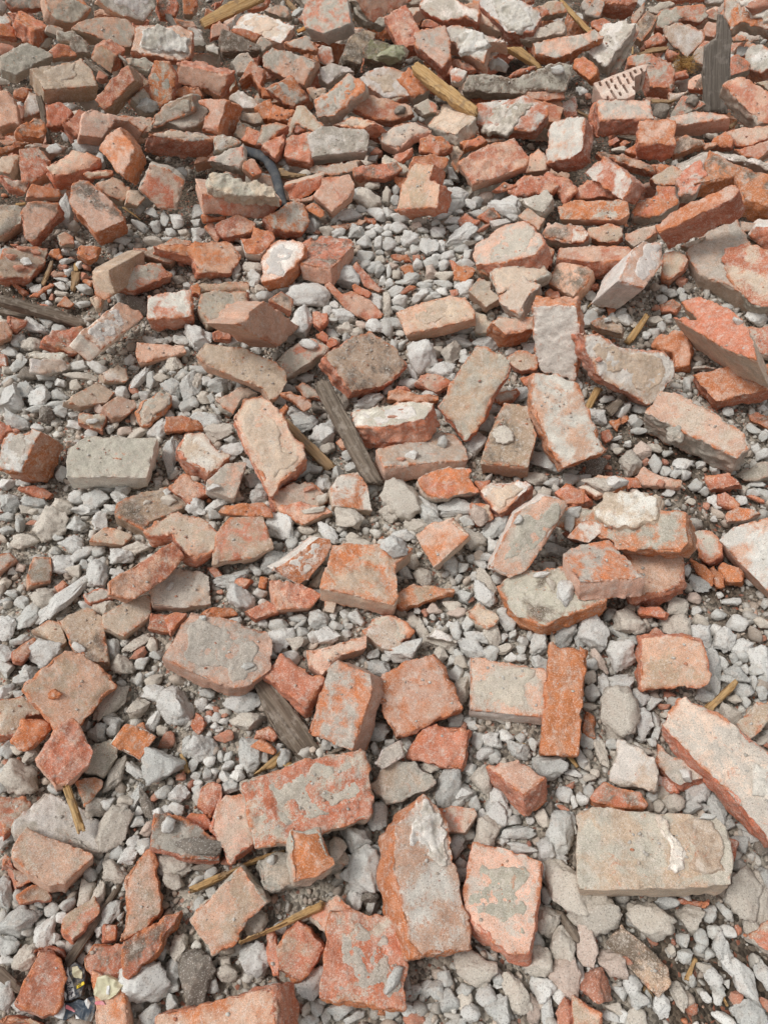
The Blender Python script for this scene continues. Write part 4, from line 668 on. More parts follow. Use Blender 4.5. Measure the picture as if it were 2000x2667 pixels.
B|397 964 95|530 3 -279 801|39|rr/r|12 18 -5 18 -22 -11 0 -25 14 0|small reddish cube above the slender leaning pinkish brick
B|344 1314 96|814 321 19 -485|24|r/r|8 -10 -17 -10 -5 15 13 6|red nub beside the white-faced brick's tip
B|42 1279 105|811 299 -199 462|39|r/r|0 11 -12 11 5 -20 7 -1|reddish rounded top behind orange-pink cap
b|551 1279 191|390 266 -329 818|63|wt/r|69 71 -2 71 -118 4 -92 -73 -61 -88 -32 -77 36 4 88 28 112 59|big white-crusted brick with red flank right of the tall white mortar-faced brick
B|713 1411 118|717 14 -262 646|63|op/o|-8 8 -51 8 -47 -26 2 -34 20 -30 43 -19 31 43 10 50|rough orange lump behind the big white-crusted brick's end
b|826 1272 149|519 -85 -242 815|63|op/r|74 78 -13 78 -57 -21 -65 -56 -31 -82 -10 -56 31 -7 70 65|orange layered brick with white mortar top at the right edge
b|691 1123 159|896 32 -166 412|84|pt/g|23 111 -39 111 -46 -98 -7 -105 6 -93 28 -12 35 87|large pinkish-tan brick with grey mortar patch on its side, right
c|3|gt|-51 59 -34 34 -63 14 -77 28 -70 51
B|724 1012 87|634 -64 -312 705|39|rp/r|20 24 -12 24 -18 -31 10 -17|reddish-brown wedge shard on the dirt at right
B|592 1025 81|549 -28 -245 799|24|pd/p|25 34 1 34 -39 -29 -27 -39 6 -9 35 9|flat pinkish flake on dirt below the large pinkish-tan brick
B|468 987 102|365 -105 -226 897|28|pw/o|42 31 1 31 -18 9 -30 -26 -19 -34 24 -12|layered pink and white shard above the brick with mortar pad
B|398 971 95|339 -93 -216 911|39|r/r|32 17 -15 17 -39 -7 0 -14 22 -13|dark red angular piece left of the layered pink and white shard
B|539 1014 78|616 146 -271 725|20|r/r|14 12 -9 12 -12 -15 7 -9|dull red flake right of the layered pink and white shard
B|813 1046 79|299 -165 -277 898|28|g/g|32 22 7 22 -28 0 -15 -27 5 -16|flat grey mortar tile with a red speck, right edge
B|868 1200 84|549 -9 -329 769|24|rk/o|18 14 3 14 -27 -5 -9 -23 16 -1|narrow dark red sliver at the right edge
B|505 1151 80|487 123 -272 821|16|r/r|3 7 -12 7 -10 -9 8 -11 11 5|small brick-red chip in dirt below the plank stub
B|539 1194 77|483 25 -295 824|12|o/o|13 10 -14 10 -6 -7 6 -13|first bright orange crumb beside the plank stub
B|560 1207 77|81 125 310 -939|12|o/o|14 7 -8 7 -8 -7 2 -7|second bright orange crumb beside the plank stub
B|733 970 73|743 44 -223 629|24|rp/r|14 18 -9 18 -16 -18 -6 -21 17 4|reddish patchwork shard near the right edge
B|801 983 64|264 -116 -263 921|16|ro/r|21 3 -18 3 -13 -3 11 -4|thin orange-red sliver near the right edge
B|763 1348 109|885 301 -294 198|39|g/g|-10 9 -17 9 20 -18 7 -1|grey lump touching the orange layered brick's back corner
w|492 1262 88|284 61 -183 939|20|yel|6 37 -10 37 -7 -40 11 -34|short thick plank stub under the white-crusted brick
w|535 1230 97|462 8 -291 838|30|dark|11 22 -14 22 -8 -22 11 -21|weathered grey wood block beside the plank stub
w|634 1480 113|302 8 -328 895|18|yel|12 40 -5 40 -9 17 -6 -49 7 -48|golden wood strip wedged behind the big white-crusted brick
b|-441 753 132|630 304 -13 714|63|rp/p|-18 71 -42 71 -54 35 -12 -27 29 -60 40 -53 57 -37|reddish slender brick propped diagonally, left centre
B|-392 844 131|167 134 -73 974|58|tp/r|-19 35 -43 35 -67 -3 -56 -29 -31 -37 -5 -40 40 -29 54 1 63 29 46 28 18 11|rounded cream brick end with jagged red rim, left centre
B|-493 949 79|196 138 -78 968|63|dk/d|48 49 -20 49 -15 28 -75 -57 -42 -90 45 -5 59 26|large dusty tan slab behind the rounded cream brick end
B|-394 755 71|10 -122 108 -987|58|gd/t|49 37 -8 37 -53 26 -43 -27 -22 -35 16 -36 60 -1|grey sandy brick under the propped slender brick
B|-427 683 66|60 150 -147 976|49|rg/r|17 14 -24 14 -11 -16 18 -12|small brown cube left of the wide pale pink patched brick
B|-395 679 82|539 174 -50 823|39|rr/r|7 13 -21 13 3 -21 11 -5|rusty red shard leaning on the small brown cube
B|-566 663 59|574 19 50 817|42|dk/d|-11 -30 -70 -30 -55 19 17 34 40 45 54 -7 25 -31|flat sandy tan slab above the wide pale brick
B|-629 665 58|177 155 -69 970|39|dt/d|36 15 -25 15 -28 4 -1 -19 18 -15|small sandy slab left of the flat sandy tan slab
B|-495 701 64|138 133 -69 979|58|tg/t|24 39 -13 39 -38 -11 -29 -44 -14 -45 32 6 38 16|knobbly pinkish-grey block below the propped slender brick
B|-674 627 55|4 219 -102 970|44|rp/r|12 18 -2 18 -16 -13 -11 -25 18 2|narrow red fragment between grey lumps at left
B|-647 773 48|372 149 -148 904|20|r/r|6 9 -7 9 -5 -10 6 -9|little red chip above the pointed mossy mortar lump
B|-564 750 53|364 182 -24 913|24|gr/r|15 19 -3 19 -18 -15 -5 -24 12 0|flat brick sliver under the lower end of the propped brick
B|-692 799 64|556 272 66 783|49|dg/p|-6 19 -27 19 -22 -20 25 -24 30 6|worn tan brick corner buried in fine gravel, left
B|-771 825 64|549 228 -25 804|39|pg/p|0 13 -22 13 -3 -22 14 -12 11 9|pinkish fragment at left edge in fine gravel
B|-563 879 72|7 -161 179 -971|39|tp/p|36 15 -25 15 -38 -6 -16 -12 11 -16 31 3|brown-pink lump with one tiny red chip above, left
B|-821 956 50|133 -160 289 -935|12|r/r|4 2 -5 2 -3 -2 4 -3|tiny red fleck at the far left edge
b|-272 594 114|818 109 57 562|63|pg/p|39 100 -58 100 -60 33 -57 -25 -40 -52 3 -74 53 -54 63 -37 57 9|wide pale pink brick with sandy grey patch, left of the deep red wedge
b|-282 841 113|696 206 -66 685|54|dr/t|5 51 -55 51 -31 -32 -10 -62 50 -36 41 28|dusty brown squarish brick under the orange arched fragment, left centre
B|-281 920 105|6 70 -240 968|49|or/p|23 11 -50 11 -46 -6 -27 -17 43 -7 56 8|orange arched fragment above the dusty brown squarish brick
b|-145 787 123|906 345 112 218|63|ow/w|-47 10 -71 10 -33 -38 -13 -35 32 -7 50 8 50 20 32 32|tilted brick with cream edge and orange and grey blotches, centre
B|-169 727 90|571 179 -74 798|68|rp/p|37 38 -17 38 -28 -18 -11 -47 19 -12|pointed reddish wedge below the blotchy tilted brick
b|-9 761 127|782 59 -13 620|63|od/t|30 97 -64 97 -62 -44 -41 -46 19 -27 59 -51 61 -27|orange-brown cracked brick with pitted face, centre
B|-90 609 87|291 75 -94 949|73|pt/p|22 44 -6 44 -13 -3 -40 -38 -27 -56 1 -22 23 5 40 25|concave pinkish brick with orange broken end, above the two squarish bricks
B|-227 702 76|257 129 -122 950|39|rp/r|28 22 4 22 -21 -11 -16 -17 6 -16|reddish striped wedge left of the pointed reddish wedge
B|-318 702 65|108 174 -140 969|28|or/o|29 13 1 13 -33 -8 -16 -17 20 -2|orange chips touching the top of the wide pink patched brick
B|4 649 82|82 42 -111 990|58|tw/t|2 26 -33 26 -12 -23 1 -30 43 3|pale squarish mortar lump beside grey gravel above the pale squarish brick
B|-337 793 65|359 127 -252 890|24|r/r|18 5 -11 5 -14 -4 7 -6|small red lump under the dusty brown squarish brick
B|-283 773 62|6 -13 126 -992|20|rp/r|15 10 -7 10 -18 -7 10 -12|small reddish chip over grey crust
B|-170 931 90|237 50 -200 949|54|rp/t|46 24 -14 24 -52 -24 -39 -27 8 -16 52 19|pinkish rough lump touching a pale mortar skin, centre
B|-104 715 71|713 156 -135 670|24|t/t|16 9 -11 9 -12 -7 6 -10|small pinkish lump under the cracked orange-brown brick
B|-240 772 64|708 178 -95 676|20|o/o|12 7 -9 7 -11 -5 8 -9|little orange peg between grey lumps
b|282 809 174|796 280 -215 492|63|pg/w|23 46 -95 46 -92 4 -64 -18 -4 -30 75 -37 84 -26 74 15|long pinkish brick leaning diagonally with grey smudges, right of centre
b|111 831 142|517 38 -228 824|58|po/t|26 42 -47 42 -26 -48 18 -38 29 1|pink and orange squarish brick among grey gravel, centre
b|303 720 118|542 -71 -87 833|63|gk/o|52 71 -20 71 -58 33 -69 -82 -14 -131 50 0 59 38|wide gravel-topped brick with rounded orange rim, right of centre
B|67 730 87|166 43 -134 976|39|do/o|48 30 15 30 -61 -27 -57 -33 12 -15 44 15|half-buried tan brick with an orange ridge, centre
B|188 685 86|195 -5 -122 973|39|t/g|6 18 -12 18 -31 -6 -13 -15 20 -17 30 2|smooth tan stone-like brick piece below two grey mortar bars
B|10 655 82|158 27 -115 980|58|gp/r|-1 32 -8 32 -39 -12 -23 -24 1 -27 33 -14 36 12|greyish-red rounded lump left of the concave gravel pocket
B|108 644 83|91 -18 -184 979|49|wr/g|25 7 -27 7 -12 -4 13 -10|grey mortar wedge flecked red, above the pale squarish brick
B|398 869 91|247 -45 -251 935|39|ro/r|30 11 2 11 -22 -2 -21 -13 11 -7|red slab end hiding under grey crust, right of long leaning brick
w|7 882 68|212 35 -124 969|10|dark|14 -2 -7 -2 -18 3 11 2|thin dark stick end between pale lumps, centre
b|410 754 170|627 -101 96 766|50|go/p|34 66 -42 66 -57 -51 -36 -44 -2 -40 53 -31 51 35|thick pinkish brick sitting atop the gravel-topped brick, dusted with red crumbs
B|505 754 118|578 -49 -145 801|63|pp/r|-7 46 -25 46 -40 -2 -38 -52 22 -73 63 13 25 23|pale pink brick with torn orange left side, next to the topping brick
b|468 806 189|158 -289 -206 921|73|go/o|-58 30 -84 30 -98 14 -85 -39 -51 -40 144 -39 159 -5 46 16 26 34|big brick bearing a scooped grey mortar pad, right of centre
c|14|tw|87 -44 84 -21 37 -1 -5 -4 -50 -19 -47 -63 -13 -78 65 -73
B|394 833 157|882 220 -192 369|23|wo/w|-7 18 -34 18 -16 -16 19 -22 25 -15 12 17|white-orange mottled chunk atop the big brick with mortar pad
b|747 819 129|933 32 -231 272|68|wp/p|-12 65 -54 65 -68 -90 18 -77 74 1 41 36|pale-topped pinkish brick jutting in at the right edge
B|657 847 81|361 -192 -158 899|39|gr/r|3 25 -15 25 -26 3 -17 -13 9 -27 47 -12|pinkish-grey flake with one orange patch, near right edge
B|640 788 68|518 -16 -306 798|24|o/o|36 9 -20 9 -25 0 -9 -13 18 -5|pointed orange shard on dirt near the right edge
B|663 784 66|600 28 -222 768|24|o/o|18 8 -21 8 -21 -6 5 -9 20 -2|middle orange stub between two orange shards on dirt
B|690 786 76|108 -166 -188 962|44|oo/o|10 16 -17 16 -19 -2 -11 -10 15 -17 22 -2|blocky orange shard with a lip, on dirt near the right edge
B|745 928 81|648 9 -263 715|39|og/w|3 26 -10 26 -13 -5 -9 -38 4 -28 16 0 9 20|orange and grey mottled piece touching the pale-topped brick
B|509 696 80|137 -174 -203 954|39|rr/r|18 8 -23 8 -26 -2 -10 -10 19 -6 22 2|deep red crescent under the pale pink brick with torn side
B|517 656 66|165 -163 -233 945|24|r/r|15 6 -12 6 -8 -2 5 -10|red triangle at the upper edge of the grey-pink square brick
B|419 958 75|727 115 -109 668|16|r/r|2 12 -9 12 1 -13 6 -10|red sliver above grey crust rim
b|-535 540 94|346 237 -53 906|58|pd/o|57 69 -37 69 -49 37 -40 -33 -38 -42 2 -43 41 -37 66 -20|wide pale pink brick carrying a small red chip, left
B|-571 516 110|281 -42 209 -936|9|oo/o|6 -7 -5 -7 -13 6 4 7 8 2|small red chip resting on the wide pale brick
B|-651 504 50|756 160 145 618|49|dg/r|4 -14 -29 -14 -39 16 15 44 30 9 19 -42|dusty brown brick half hidden beneath the wide pale brick
B|-609 468 62|218 200 -65 953|28|oo/o|19 27 -7 27 -14 15 -18 -15 -12 -25 6 -22 26 -7|bright orange oval flake near the left edge
B|-680 484 33|46 238 -108 964|20|oo/o|13 -13 3 -13 -7 -3 -12 13 3 16|small orange scrap at the very left edge
b|-523 420 101|813 156 109 550|78|rp/p|19 37 -31 37 -51 -13 -42 -26 -3 -38 17 -33 44 9 48 25|humped orange-red lump above the small wood strip, left
b|-426 452 76|858 192 55 474|49|oo/w|10 26 -29 26 -21 -28 22 -25 19 1|square bright orange block with white rim, left of the middle
B|-427 482 45|210 129 -51 968|24|oo/o|9 4 -12 4 3 -8|orange sliver touching the square bright orange block
B|-486 433 52|84 143 -38 985|54|g/g|25 29 -14 29 -24 -2 -19 -17 -5 -23 16 -14 21 -3|grey flat chunk right of the humped orange-red lump
b|-493 382 41|488 187 -17 853|39|og/g|20 20 -23 20 -8 -14 0 -18 12 -8|small orange-faced wedge right of the small wood strip
B|-535 332 46|50 163 88 981|44|wg/g|49 38 -83 38 -74 -6 -34 -17 13 -29 32 -30 41 -14 56 21|broad whitish mortar slab carrying a small wood strip
B|-523 260 74|985 -23 154 74|58|pt/p|27 -34 7 -34 -23 -15 -48 8 -48 20 -34 50 57 6 62 0|pale pink brick lower left leaning on the whitish mortar slab
b|-613 342 52|496 140 170 840|49|rg/r|1 17 -33 17 -8 -30 12 -20 27 16|red brick at left edge under a gritty crust
w|-501 337 77|188 -115 148 -964|10|yel|10 -40 -1 -40 -10 39 1 40|small yellow wood strip lying on the whitish mortar slab
b|-316 292 75|684 136 35 716|58|gk/r|35 47 -11 47 -30 -14 -32 -57 0 -51 38 29|grey sandy brick beside the standing red wedge, lower left
w|-349 426 29|53 29 44 -997|8|yel|8 -17 0 -17 -13 19 5 15|tuft of yellow wood splinters beside the grey angular stone
w|-179 503 50|201 -59 116 -971|18|dark|31 -74 7 -74 -10 -34 -28 8 -45 91 -6 88 21 30 29 -34|curved dark grey board above the large central red brick
B|-162 553 86|321 20 -13 947|54|rr/r|45 23 -43 23 -46 17 -38 -35 -12 -26 48 -24 46 21|deep red rugged wedge with a white speck
b|-75 505 127|192 -157 -185 951|63|go/p|39 72 -50 72 -51 -28 -39 -51 25 -56 37 -38 40 28|grey-topped brick with orange rim leaning, left of the two squarish bricks
b|-95 351 107|582 103 -36 806|63|rg/g|54 119 -44 119 -53 23 -56 -54 -47 -66 42 -82 48 -72 57 12|large central red brick with gritty grey bloom and a white spot
b|-238 319 79|444 90 -41 891|68|tp/r|10 36 -48 36 -45 -6 -6 -36 18 -34 38 -7 32 11|standing dark red wedge with one pale pink facet, lower left
B|-288 365 48|726 122 39 675|28|rp/r|12 16 -15 16 -33 -5 -6 -15 19 -12 23 1|small pinkish-red lump left of the standing dark red wedge
B|-308 322 45|896 84 37 435|28|r/r|5 15 -18 15 -15 -6 12 -23 16 -1|flat red scrap below the small pinkish-red lump
B|-207 469 49|734 134 -71 662|20|rp/r|4 17 -8 17 -11 -14 2 -19 14 -2|pinkish chip next to the curved dark board
B|-205 441 59|146 17 -203 968|16|oo/o|23 5 -16 5 -16 -1 10 -9|orange crescent chip on grey mortar piece
B|-330 493 42|386 78 -194 898|16|r/r|5 12 -14 12 -9 -6 1 -10 17 -7|small crimson pebble chip among white gravel
w|-197 422 37|358 -22 128 -925|10|yel|33 -4 16 -4 -35 -5 -31 1 -3 10 20 1|yellow splinter by the corner of the large central red brick
w|-168 423 38|631 -13 29 -775|10|yel|-1 -8 -8 -8 0 17 10 -1|orange split wood end poking beside the large central red brick
w|-84 443 40|235 36 30 -971|8|dark|19 -3 -15 -3 -14 3 11 3|dark thin batten below the grey-topped brick
b|63 534 108|545 57 -132 826|58|po/o|39 73 -61 73 -62 -48 -17 -52 18 -51 42 -46 42 50|pale squarish brick with orange front edge, centre right
b|210 546 99|732 0 -71 678|63|pg/w|44 57 -52 57 -58 -67 26 -74 40 26|pale square brick with orange band and white-grey front face, beside upright plank-like brick
b|311 524 118|759 46 -156 630|49|oo/o|42 31 -109 31 -102 -27 26 -30 71 -33 72 27|tall narrow bright orange brick standing between gravel like a plank
b|99 449 77|126 -60 -136 981|34|rr/r|50 39 -41 39 -42 -26 -23 -25 23 -20 34 -8|flat reddish-brown square below the pale squarish brick
b|217 381 109|399 -141 79 903|73|pp/r|45 22 -28 22 -33 -26 17 -19|cut wedge with pale pink top and deep red sides
b|71 251 105|979 28 182 87|78|pw/o|42 -117 -49 -117 -60 -1 -46 55 8 95 31 69 38 27 37 -11|tall brick with white lime splashes and a cream mortar patch, lower centre
c|6|wg|9 91 33 60 30 -5 16 -17 -7 5 -38 24 -27 60
b|35 387 68|380 54 -85 919|49|gd/g|30 46 -5 46 -34 -6 -38 -30 -25 -33 6 -28 31 -10 36 13|grey slab below a propped mortar flake, left of the white-splashed brick
B|10 418 92|252 -64 75 -963|20|g/w|5 -13 -29 -13 -21 11 19 12 26 2|pointed grey mortar flake propped on the grey slab
B|120 328 62|42 -77 -53 995|49|tr/t|21 21 -10 21 -28 -5 -23 -13 8 -14 32 -10|dusty tan block right of the white-splashed brick top
w|244 442 44|124 -4 -112 986|8|yel|7 -14 -1 -14 -7 14 1 14|short curved yellow splinter between grey stones, right of centre
w|325 425 42|193 134 88 -968|8|yel|7 -13 -2 -13 -5 13 0 13|thin wood sliver below the tall narrow orange brick
b|407 274 136|748 -73 -99 653|88|gd/t|27 111 -76 111 -59 -40 -49 -95 -22 -101 23 -100 40 -84 39 18 42 79 35 102|big mortar-crusted block, largest pale block at lower right
c|9|wg|38 -4 33 -19 11 -30 -9 -44 -31 -38 -48 -25 -43 -13 -27 -17 -8 -17 10 -10 24 -3
c|6|td|30 -35 40 -55 37 -83 24 -94 4 -95 -13 -97 -35 -93 -44 -63 -38 -48 -30 -46 -8 -51 7 -43
b|569 400 130|892 -68 -112 433|68|gt/r|46 117 -10 117 -88 -83 -84 -121 -2 -123 38 -33 47 20 53 106|very long grey-faced brick with red band and white bloom, right edge
c|4|ww|4 -22 23 -39 14 -84 -25 -82 -50 -39
B|504 404 63|317 -130 -58 938|49|gt/r|7 24 -7 24 -32 -8 -42 -7 -27 -24 19 -8 49 -17 33 16|grey mortar-faced piece under the very long grey-faced brick
b|524 576 116|697 129 -264 654|58|pd/r|37 64 -53 64 -39 -41 -23 -47 37 -38 42 -1|grey-pink square brick near the right edge with red lower rim
B|387 356 63|907 -3 -113 405|39|rk/o|19 -35 12 -35 -11 -4 -28 28 -26 34 6 30 27 -18|sooty grooved red piece above the big mortar-crusted block
B|388 346 49|373 37 75 -924|12|oo/o|8 -6 0 -6 -7 5 -1 7|orange scrap at the upper edge of the big mortar-crusted block
b|422 404 89|799 -1 -189 572|54|wt/g|29 38 -36 38 -35 -31 -2 -30 16 -20 27 4|angular cream-white mortar block, right of centre
B|649 485 81|895 67 -215 386|24|dg/g|20 17 -35 17 -34 -9 10 -11 39 -14|flat grey strip leaning behind the very long grey-faced brick
B|361 485 57|805 -44 -135 576|20|ok/o|19 8 -15 8 -19 -11 15 -5|orange-brown sliver beside the tall narrow orange brick
B|469 421 46|656 19 -125 744|16|oo/o|6 4 -8 4 -8 -2 10 -6|tiny orange chip right of the angular cream-white block
B|476 385 43|56 -207 -35 976|16|rw/r|13 -11 -4 -11 -18 11 -4 11 14 0|curved red and white chip below the angular cream-white block
w|611 539 59|289 146 65 -944|12|yel|43 -7 -34 -7 -36 -1 -11 6 38 9|pointed yellow-brown wood wedge near the right edge
B|-579 250 42|481 193 112 848|49|dg/r|31 8 -20 8 -21 -16 -7 -16 17 15|brown dusty brick shard under the pale brick at lower left
B|-545 218 42|370 178 43 911|39|dk/r|13 17 2 17 -23 -13 -3 -16 11 -6|flat tan shard above the oblong grey stone, lower left
B|-464 183 42|922 3 147 358|39|dr/r|-1 -15 -19 -15 -23 9 -9 17 29 14 24 -9|brown dusty tile piece beneath the dark wooden stake
b|-378 213 40|588 98 22 803|39|dp/o|44 -27 -6 -27 -31 -20 -40 -3 -47 26 -48 35 -12 20 27 17 51 0 62 -21|long leaf-shaped brick slab, grey dusted with a red pebble on it
b|-354 146 60|851 51 70 518|58|rk/o|63 -19 -1 -19 -41 -6 -35 10 -12 29 27 4|sooty orange brick piece with a raised orange rim
B|-416 128 40|986 -24 132 99|49|rk/o|28 -23 -15 -23 -25 7 -13 23 26 15|smoke-darkened brown brick behind the crumpled paper
b|-485 101 61|173 157 25 972|68|rr/r|25 36 -18 36 -32 26 -21 -13 -2 -27 18 -31 30 -27|rough red brick lump in the bottom left corner area
b|-390 72 50|183 46 36 981|58|po/p|48 -26 -6 -26 -47 26 5 26|orange-pink triangular brick tip at the bottom edge
B|-520 56 37|16 175 1 984|49|dp/r|26 4 -33 4 -10 -3 17 -5|dusty pink brick edge peeking in at the bottom left
B|-499 142 40|467 174 75 864|39|rr/r|-7 -15 -19 -15 0 1 9 19 11 12 7 -2|dark red fragment behind the rough red lump
B|-415 166 42|986 30 148 66|39|rd/r|7 -9 -7 -9 -8 10 8 8|small square red piece between the stake and leaf-shaped slab
w|-445 188 21|140 -149 8 -979|14|dark|-64 -74 -72 -74 -21 -14 36 52 48 60 49 43 35 27 -11 -20|dark wooden stake with a split yellow end, lower left
w|-558 107 23|7 -144 46 -989|20|dark|20 -16 13 -16 -27 12 -21 20 16 0|rotten brown board end at the left edge
b|-226 180 65|387 25 126 -913|63|pd/g|44 -44 -52 -44 -49 20 -15 14 2 18 21 24 49 12|pale pinkish brick with a bitten corner between two lower wood strips
B|-136 256 53|115 79 33 990|58|gt/g|35 40 26 40 -21 13 -71 -26 -44 -57 16 -18 59 8|grey mortar-coated slab propped behind the standing orange piece
B|-104 256 139|646 73 82 755|58|oo/g|33 29 -31 29 -30 1 -17 -27 10 -20 34 -14|upright bright orange brick piece with mortar smear, standing on a grey slab
b|-126 135 47|424 15 88 -901|49|rd/r|14 -32 -31 -32 -31 24 -6 26 22 22 31 -9|reddish kite-shaped brick piece right of the thin red splinter
B|-165 137 44|3 -18 -47 -999|20|r/r|13 -31 3 -31 -9 8 -10 24 -2 24 5 6|thin red brick splinter standing like a stick
B|-77 192 50|958 -19 6 286|39|pr/g|17 -13 -20 -13 -33 19 14 14 22 -7|small pinkish wedge behind the large dusty red brick
b|-13 126 74|734 18 20 679|63|rg/o|58 71 -50 71 -55 -17 -53 -45 -4 -45 46 -23 57 -12|large dusty red brick with grey mortar patches at the bottom centre
b|-224 48 108|94 174 51 -979|68|po/r|94 -27 -86 -27 -85 24 77 31|big orange-pink brick cut off by the bottom edge
B|-132 108 32|937 21 130 -325|24|o/o|4 -5 -12 -5 -3 6 11 3|orange crumb on top of the big brick at the bottom edge
w|-224 259 34|756 -27 56 -651|18|yel|29 -85 19 -85 -4 -6 -11 9 -20 79 -13 78 -1 9|long split timber strip lying diagonal, lower left, above the pale brick
w|-155 177 60|247 28 -53 -967|18|yel|31 -3 21 -3 -66 1 -71 6 -63 14 14 3 67 -6 67 -11|short yellowish batten right of the pale brick, lower middle
w|283 175 33|87 -104 -54 989|18|dark|21 -20 10 -20 -15 6 -15 20 -1 14|small weathered board end among grey stones, right of centre bottom
B|483 205 39|151 -154 -158 964|24|r/r|28 5 -12 5 -17 -10|thin red sliver under the big mortar-crusted block's front edge
B|388 127 34|397 -116 -118 903|24|kd/k|51 20 -37 20 -38 -6 -26 -19 50 -15|flat dark brown plate half sunk in the dirt, bottom right
B|580 162 45|67 -226 27 971|39|rd/g|5 19 -17 19 -26 -26 8 -15 31 3|dark reddish slab at the right edge near the bottom
B|290 61 40|797 -87 -63 595|49|dp/r|7 -17 -7 -17 -17 15 17 20|dusty pink piece at the bottom edge right of centre
B|552 283 54|857 -60 -197 472|49|rp/r|13 -7 -16 -7 -5 5 8 9|pinkish red nub projecting behind the mortar-crusted block
w|462 120 17|56 -115 -62 990|8|yel|-5 -16 -12 -16 4 17 13 15|short yellow wood chip lying in the dirt, bottom right
w|504 81 11|3 -76 -23 997|5|yel|4 -8 1 -8 -4 8 -1 9|tiny orange wood splinter, bottom right corner
w|394 91 13|55 -109 -84 989|6|yel|11 -5 -2 -5 -7 7 -3 3|curled yellow wood shaving near the bottom edge
b|173 208 84|641 -90 -4 762|63|pg/r|4 52 -25 52 -79 -1 -79 -20 33 -75 63 -26 82 18|tall pinkish brick with grey patch and dark red broken lower corner"""
things = []; cur = None; big_bricks = []; where = []; tops = []
for i, ln in enumerate(_T.strip().split('\n')):
    f = ln.split('|')
    if f[0] in 'bBw':
        loc = [int(k) / 1000 for k in f[1].split()]; q = Quaternion([int(k) / 1000 for k in f[2].split()]); q.normalize(); t = int(f[3]) / 1000; P = pts(f[5]); lab = f[6]
        size = max(max(p[0] for p in P) - min(p[0] for p in P), max(p[1] for p in P) - min(p[1] for p in P)); dist = (Vector(loc) - cam.location).length
        vox = min(.0033, max(.0012, .0012 * dist)); vox = min(vox, max(.0009, min(t, size) / 6))
        nm, cat, grp = kindof(lab, f[0], size)
        mat = WOOD[f[4]] if f[0] == 'w' else BM
        if f[0] == 'w':                          # lay the grain along the longest side
            A = np.array(P); c = A - A.mean(0); w_, v_ = np.linalg.eigh(c.T @ c); a = math.atan2(v_[1, 1], v_[0, 1]); Rr = np.array([[math.cos(a), math.sin(a)], [-math.sin(a), math.cos(a)]])
            P = [tuple(k) for k in (A @ Rr.T)]; q = q @ Quaternion((0, 0, 1), a)
        if f[0] != 'w':                          # the drawn outline is the worn one: start a little larger
            k, e_ = (1.08, .003) if f[0] == 'B' and loc[1] > 1.75 else (1.05, .002) if f[0] == 'B' else (1.02, .0015)
            mx, my = sum(p[0] for p in P) / len(P), sum(p[1] for p in P) / len(P)
            P = [(mx + (p[0] - mx) * (k + e_ / max(.01, math.hypot(p[0] - mx, p[1] - my))), my + (p[1] - my) * (k + e_ / max(.01, math.hypot(p[0] - mx, p[1] - my)))) for p in P]
        me = slab(nm, P, t, f[4] if f[0] != 'w' else 'y/y', mat, vox, i + 1, wood=f[0] == 'w', rough=min(1., .35 + size * 7))
        o = bpy.data.objects.new(nm, me); C.objects.link(o); o.location = loc; o.rotation_mode = 'QUATERNION'; o.rotation_quaternion = q
        tag(o, lab, cat, grp); things.append(lab); where.append(Vector(loc)); cur = (o, vox)
        if f[0] == 'b': big_bricks.append((size * dist ** -.5, o))
        if f[0] in 'bB' and size > .04: tops.append((Vector(loc), q.copy(), P, f[4]))
        if f[0] == 'b' and size > .075 and len(f[4].split('/')[0]) > 1 and f[4][1] in 'gwt' and f[4][0] != f[4][1] and i not in OWNCRUST:
            rs = random.Random(i); mx, my = sum(p[0] for p in P) / len(P), sum(p[1] for p in P) / len(P); c0 = rs.choice(P); cx_, cy_ = mx + (c0[0] - mx) * .28, my + (c0[1] - my) * .28
            bl_ = []
            ph_ = [rs.uniform(0, 6.3) for _ in range(5)]
            for a_ in range(34):
                th = a_ * math.tau / 34; dx_, dy_ = math.cos(th), math.sin(th); R_ = 9.
                for u in range(len(P)):          # how far the face reaches in this direction
                    ax_, ay_ = P[u]; bx_, by_ = P[(u + 1) % len(P)]; den = dx_ * (by_ - ay_) - dy_ * (bx_ - ax_)
                    if abs(den) > 1e-9:
                        tt = ((ax_ - cx_) * (by_ - ay_) - (ay_ - cy_) * (bx_ - ax_)) / den; uu = ((ax_ - cx_) * dy_ - (ay_ - cy_) * dx_) / den
                        if tt > 0 and 0 <= uu <= 1: R_ = min(R_, tt)
                if R_ < 9: R_ *= min(.97, max(.35, .72 + .16 * math.sin(2 * th + ph_[0]) + .12 * math.sin(3 * th + ph_[1]) + .08 * math.sin(5 * th + ph_[2]) + .06 * math.sin(9 * th + ph_[3]) + rs.uniform(-.04, .04))); bl_.append((cx_ + dx_ * R_, cy_ + dy_ * R_))
            th_ = rs.uniform(.0006, .002)
            if len(bl_) > 6:
                mc = slab('mortar_crust', bl_, th_ + .007, f[4][1] + f[4][1] + '/' + f[4][1], BM, max(vox, .002), i + 3000, z0=th_, crust=True, rough=.5)
                oc = bpy.data.objects.new('mortar_crust', mc); C.objects.link(oc); oc.parent = o
    elif f[0] == 'c':
        t = int(f[1]) / 1000; me = slab('mortar_crust', pts(f[3]), t + .012, f[2] + '/' + f[2][0], BM, cur[1], i + 900, z0=t, crust=True)
        o = bpy.data.objects.new('mortar_crust', me); C.objects.link(o); o.parent = cur[0]
    else:
        loc = Vector([int(k) / 1000 for k in f[1].split()]); q = Quaternion([int(k) / 1000 for k in f[2].split()]); q.normalize()
        me = slab('mortar_crust', pts(f[5]), int(f[3]) / 1000, f[4] + '/g', BM, cur[1], i + 900, crust=True)
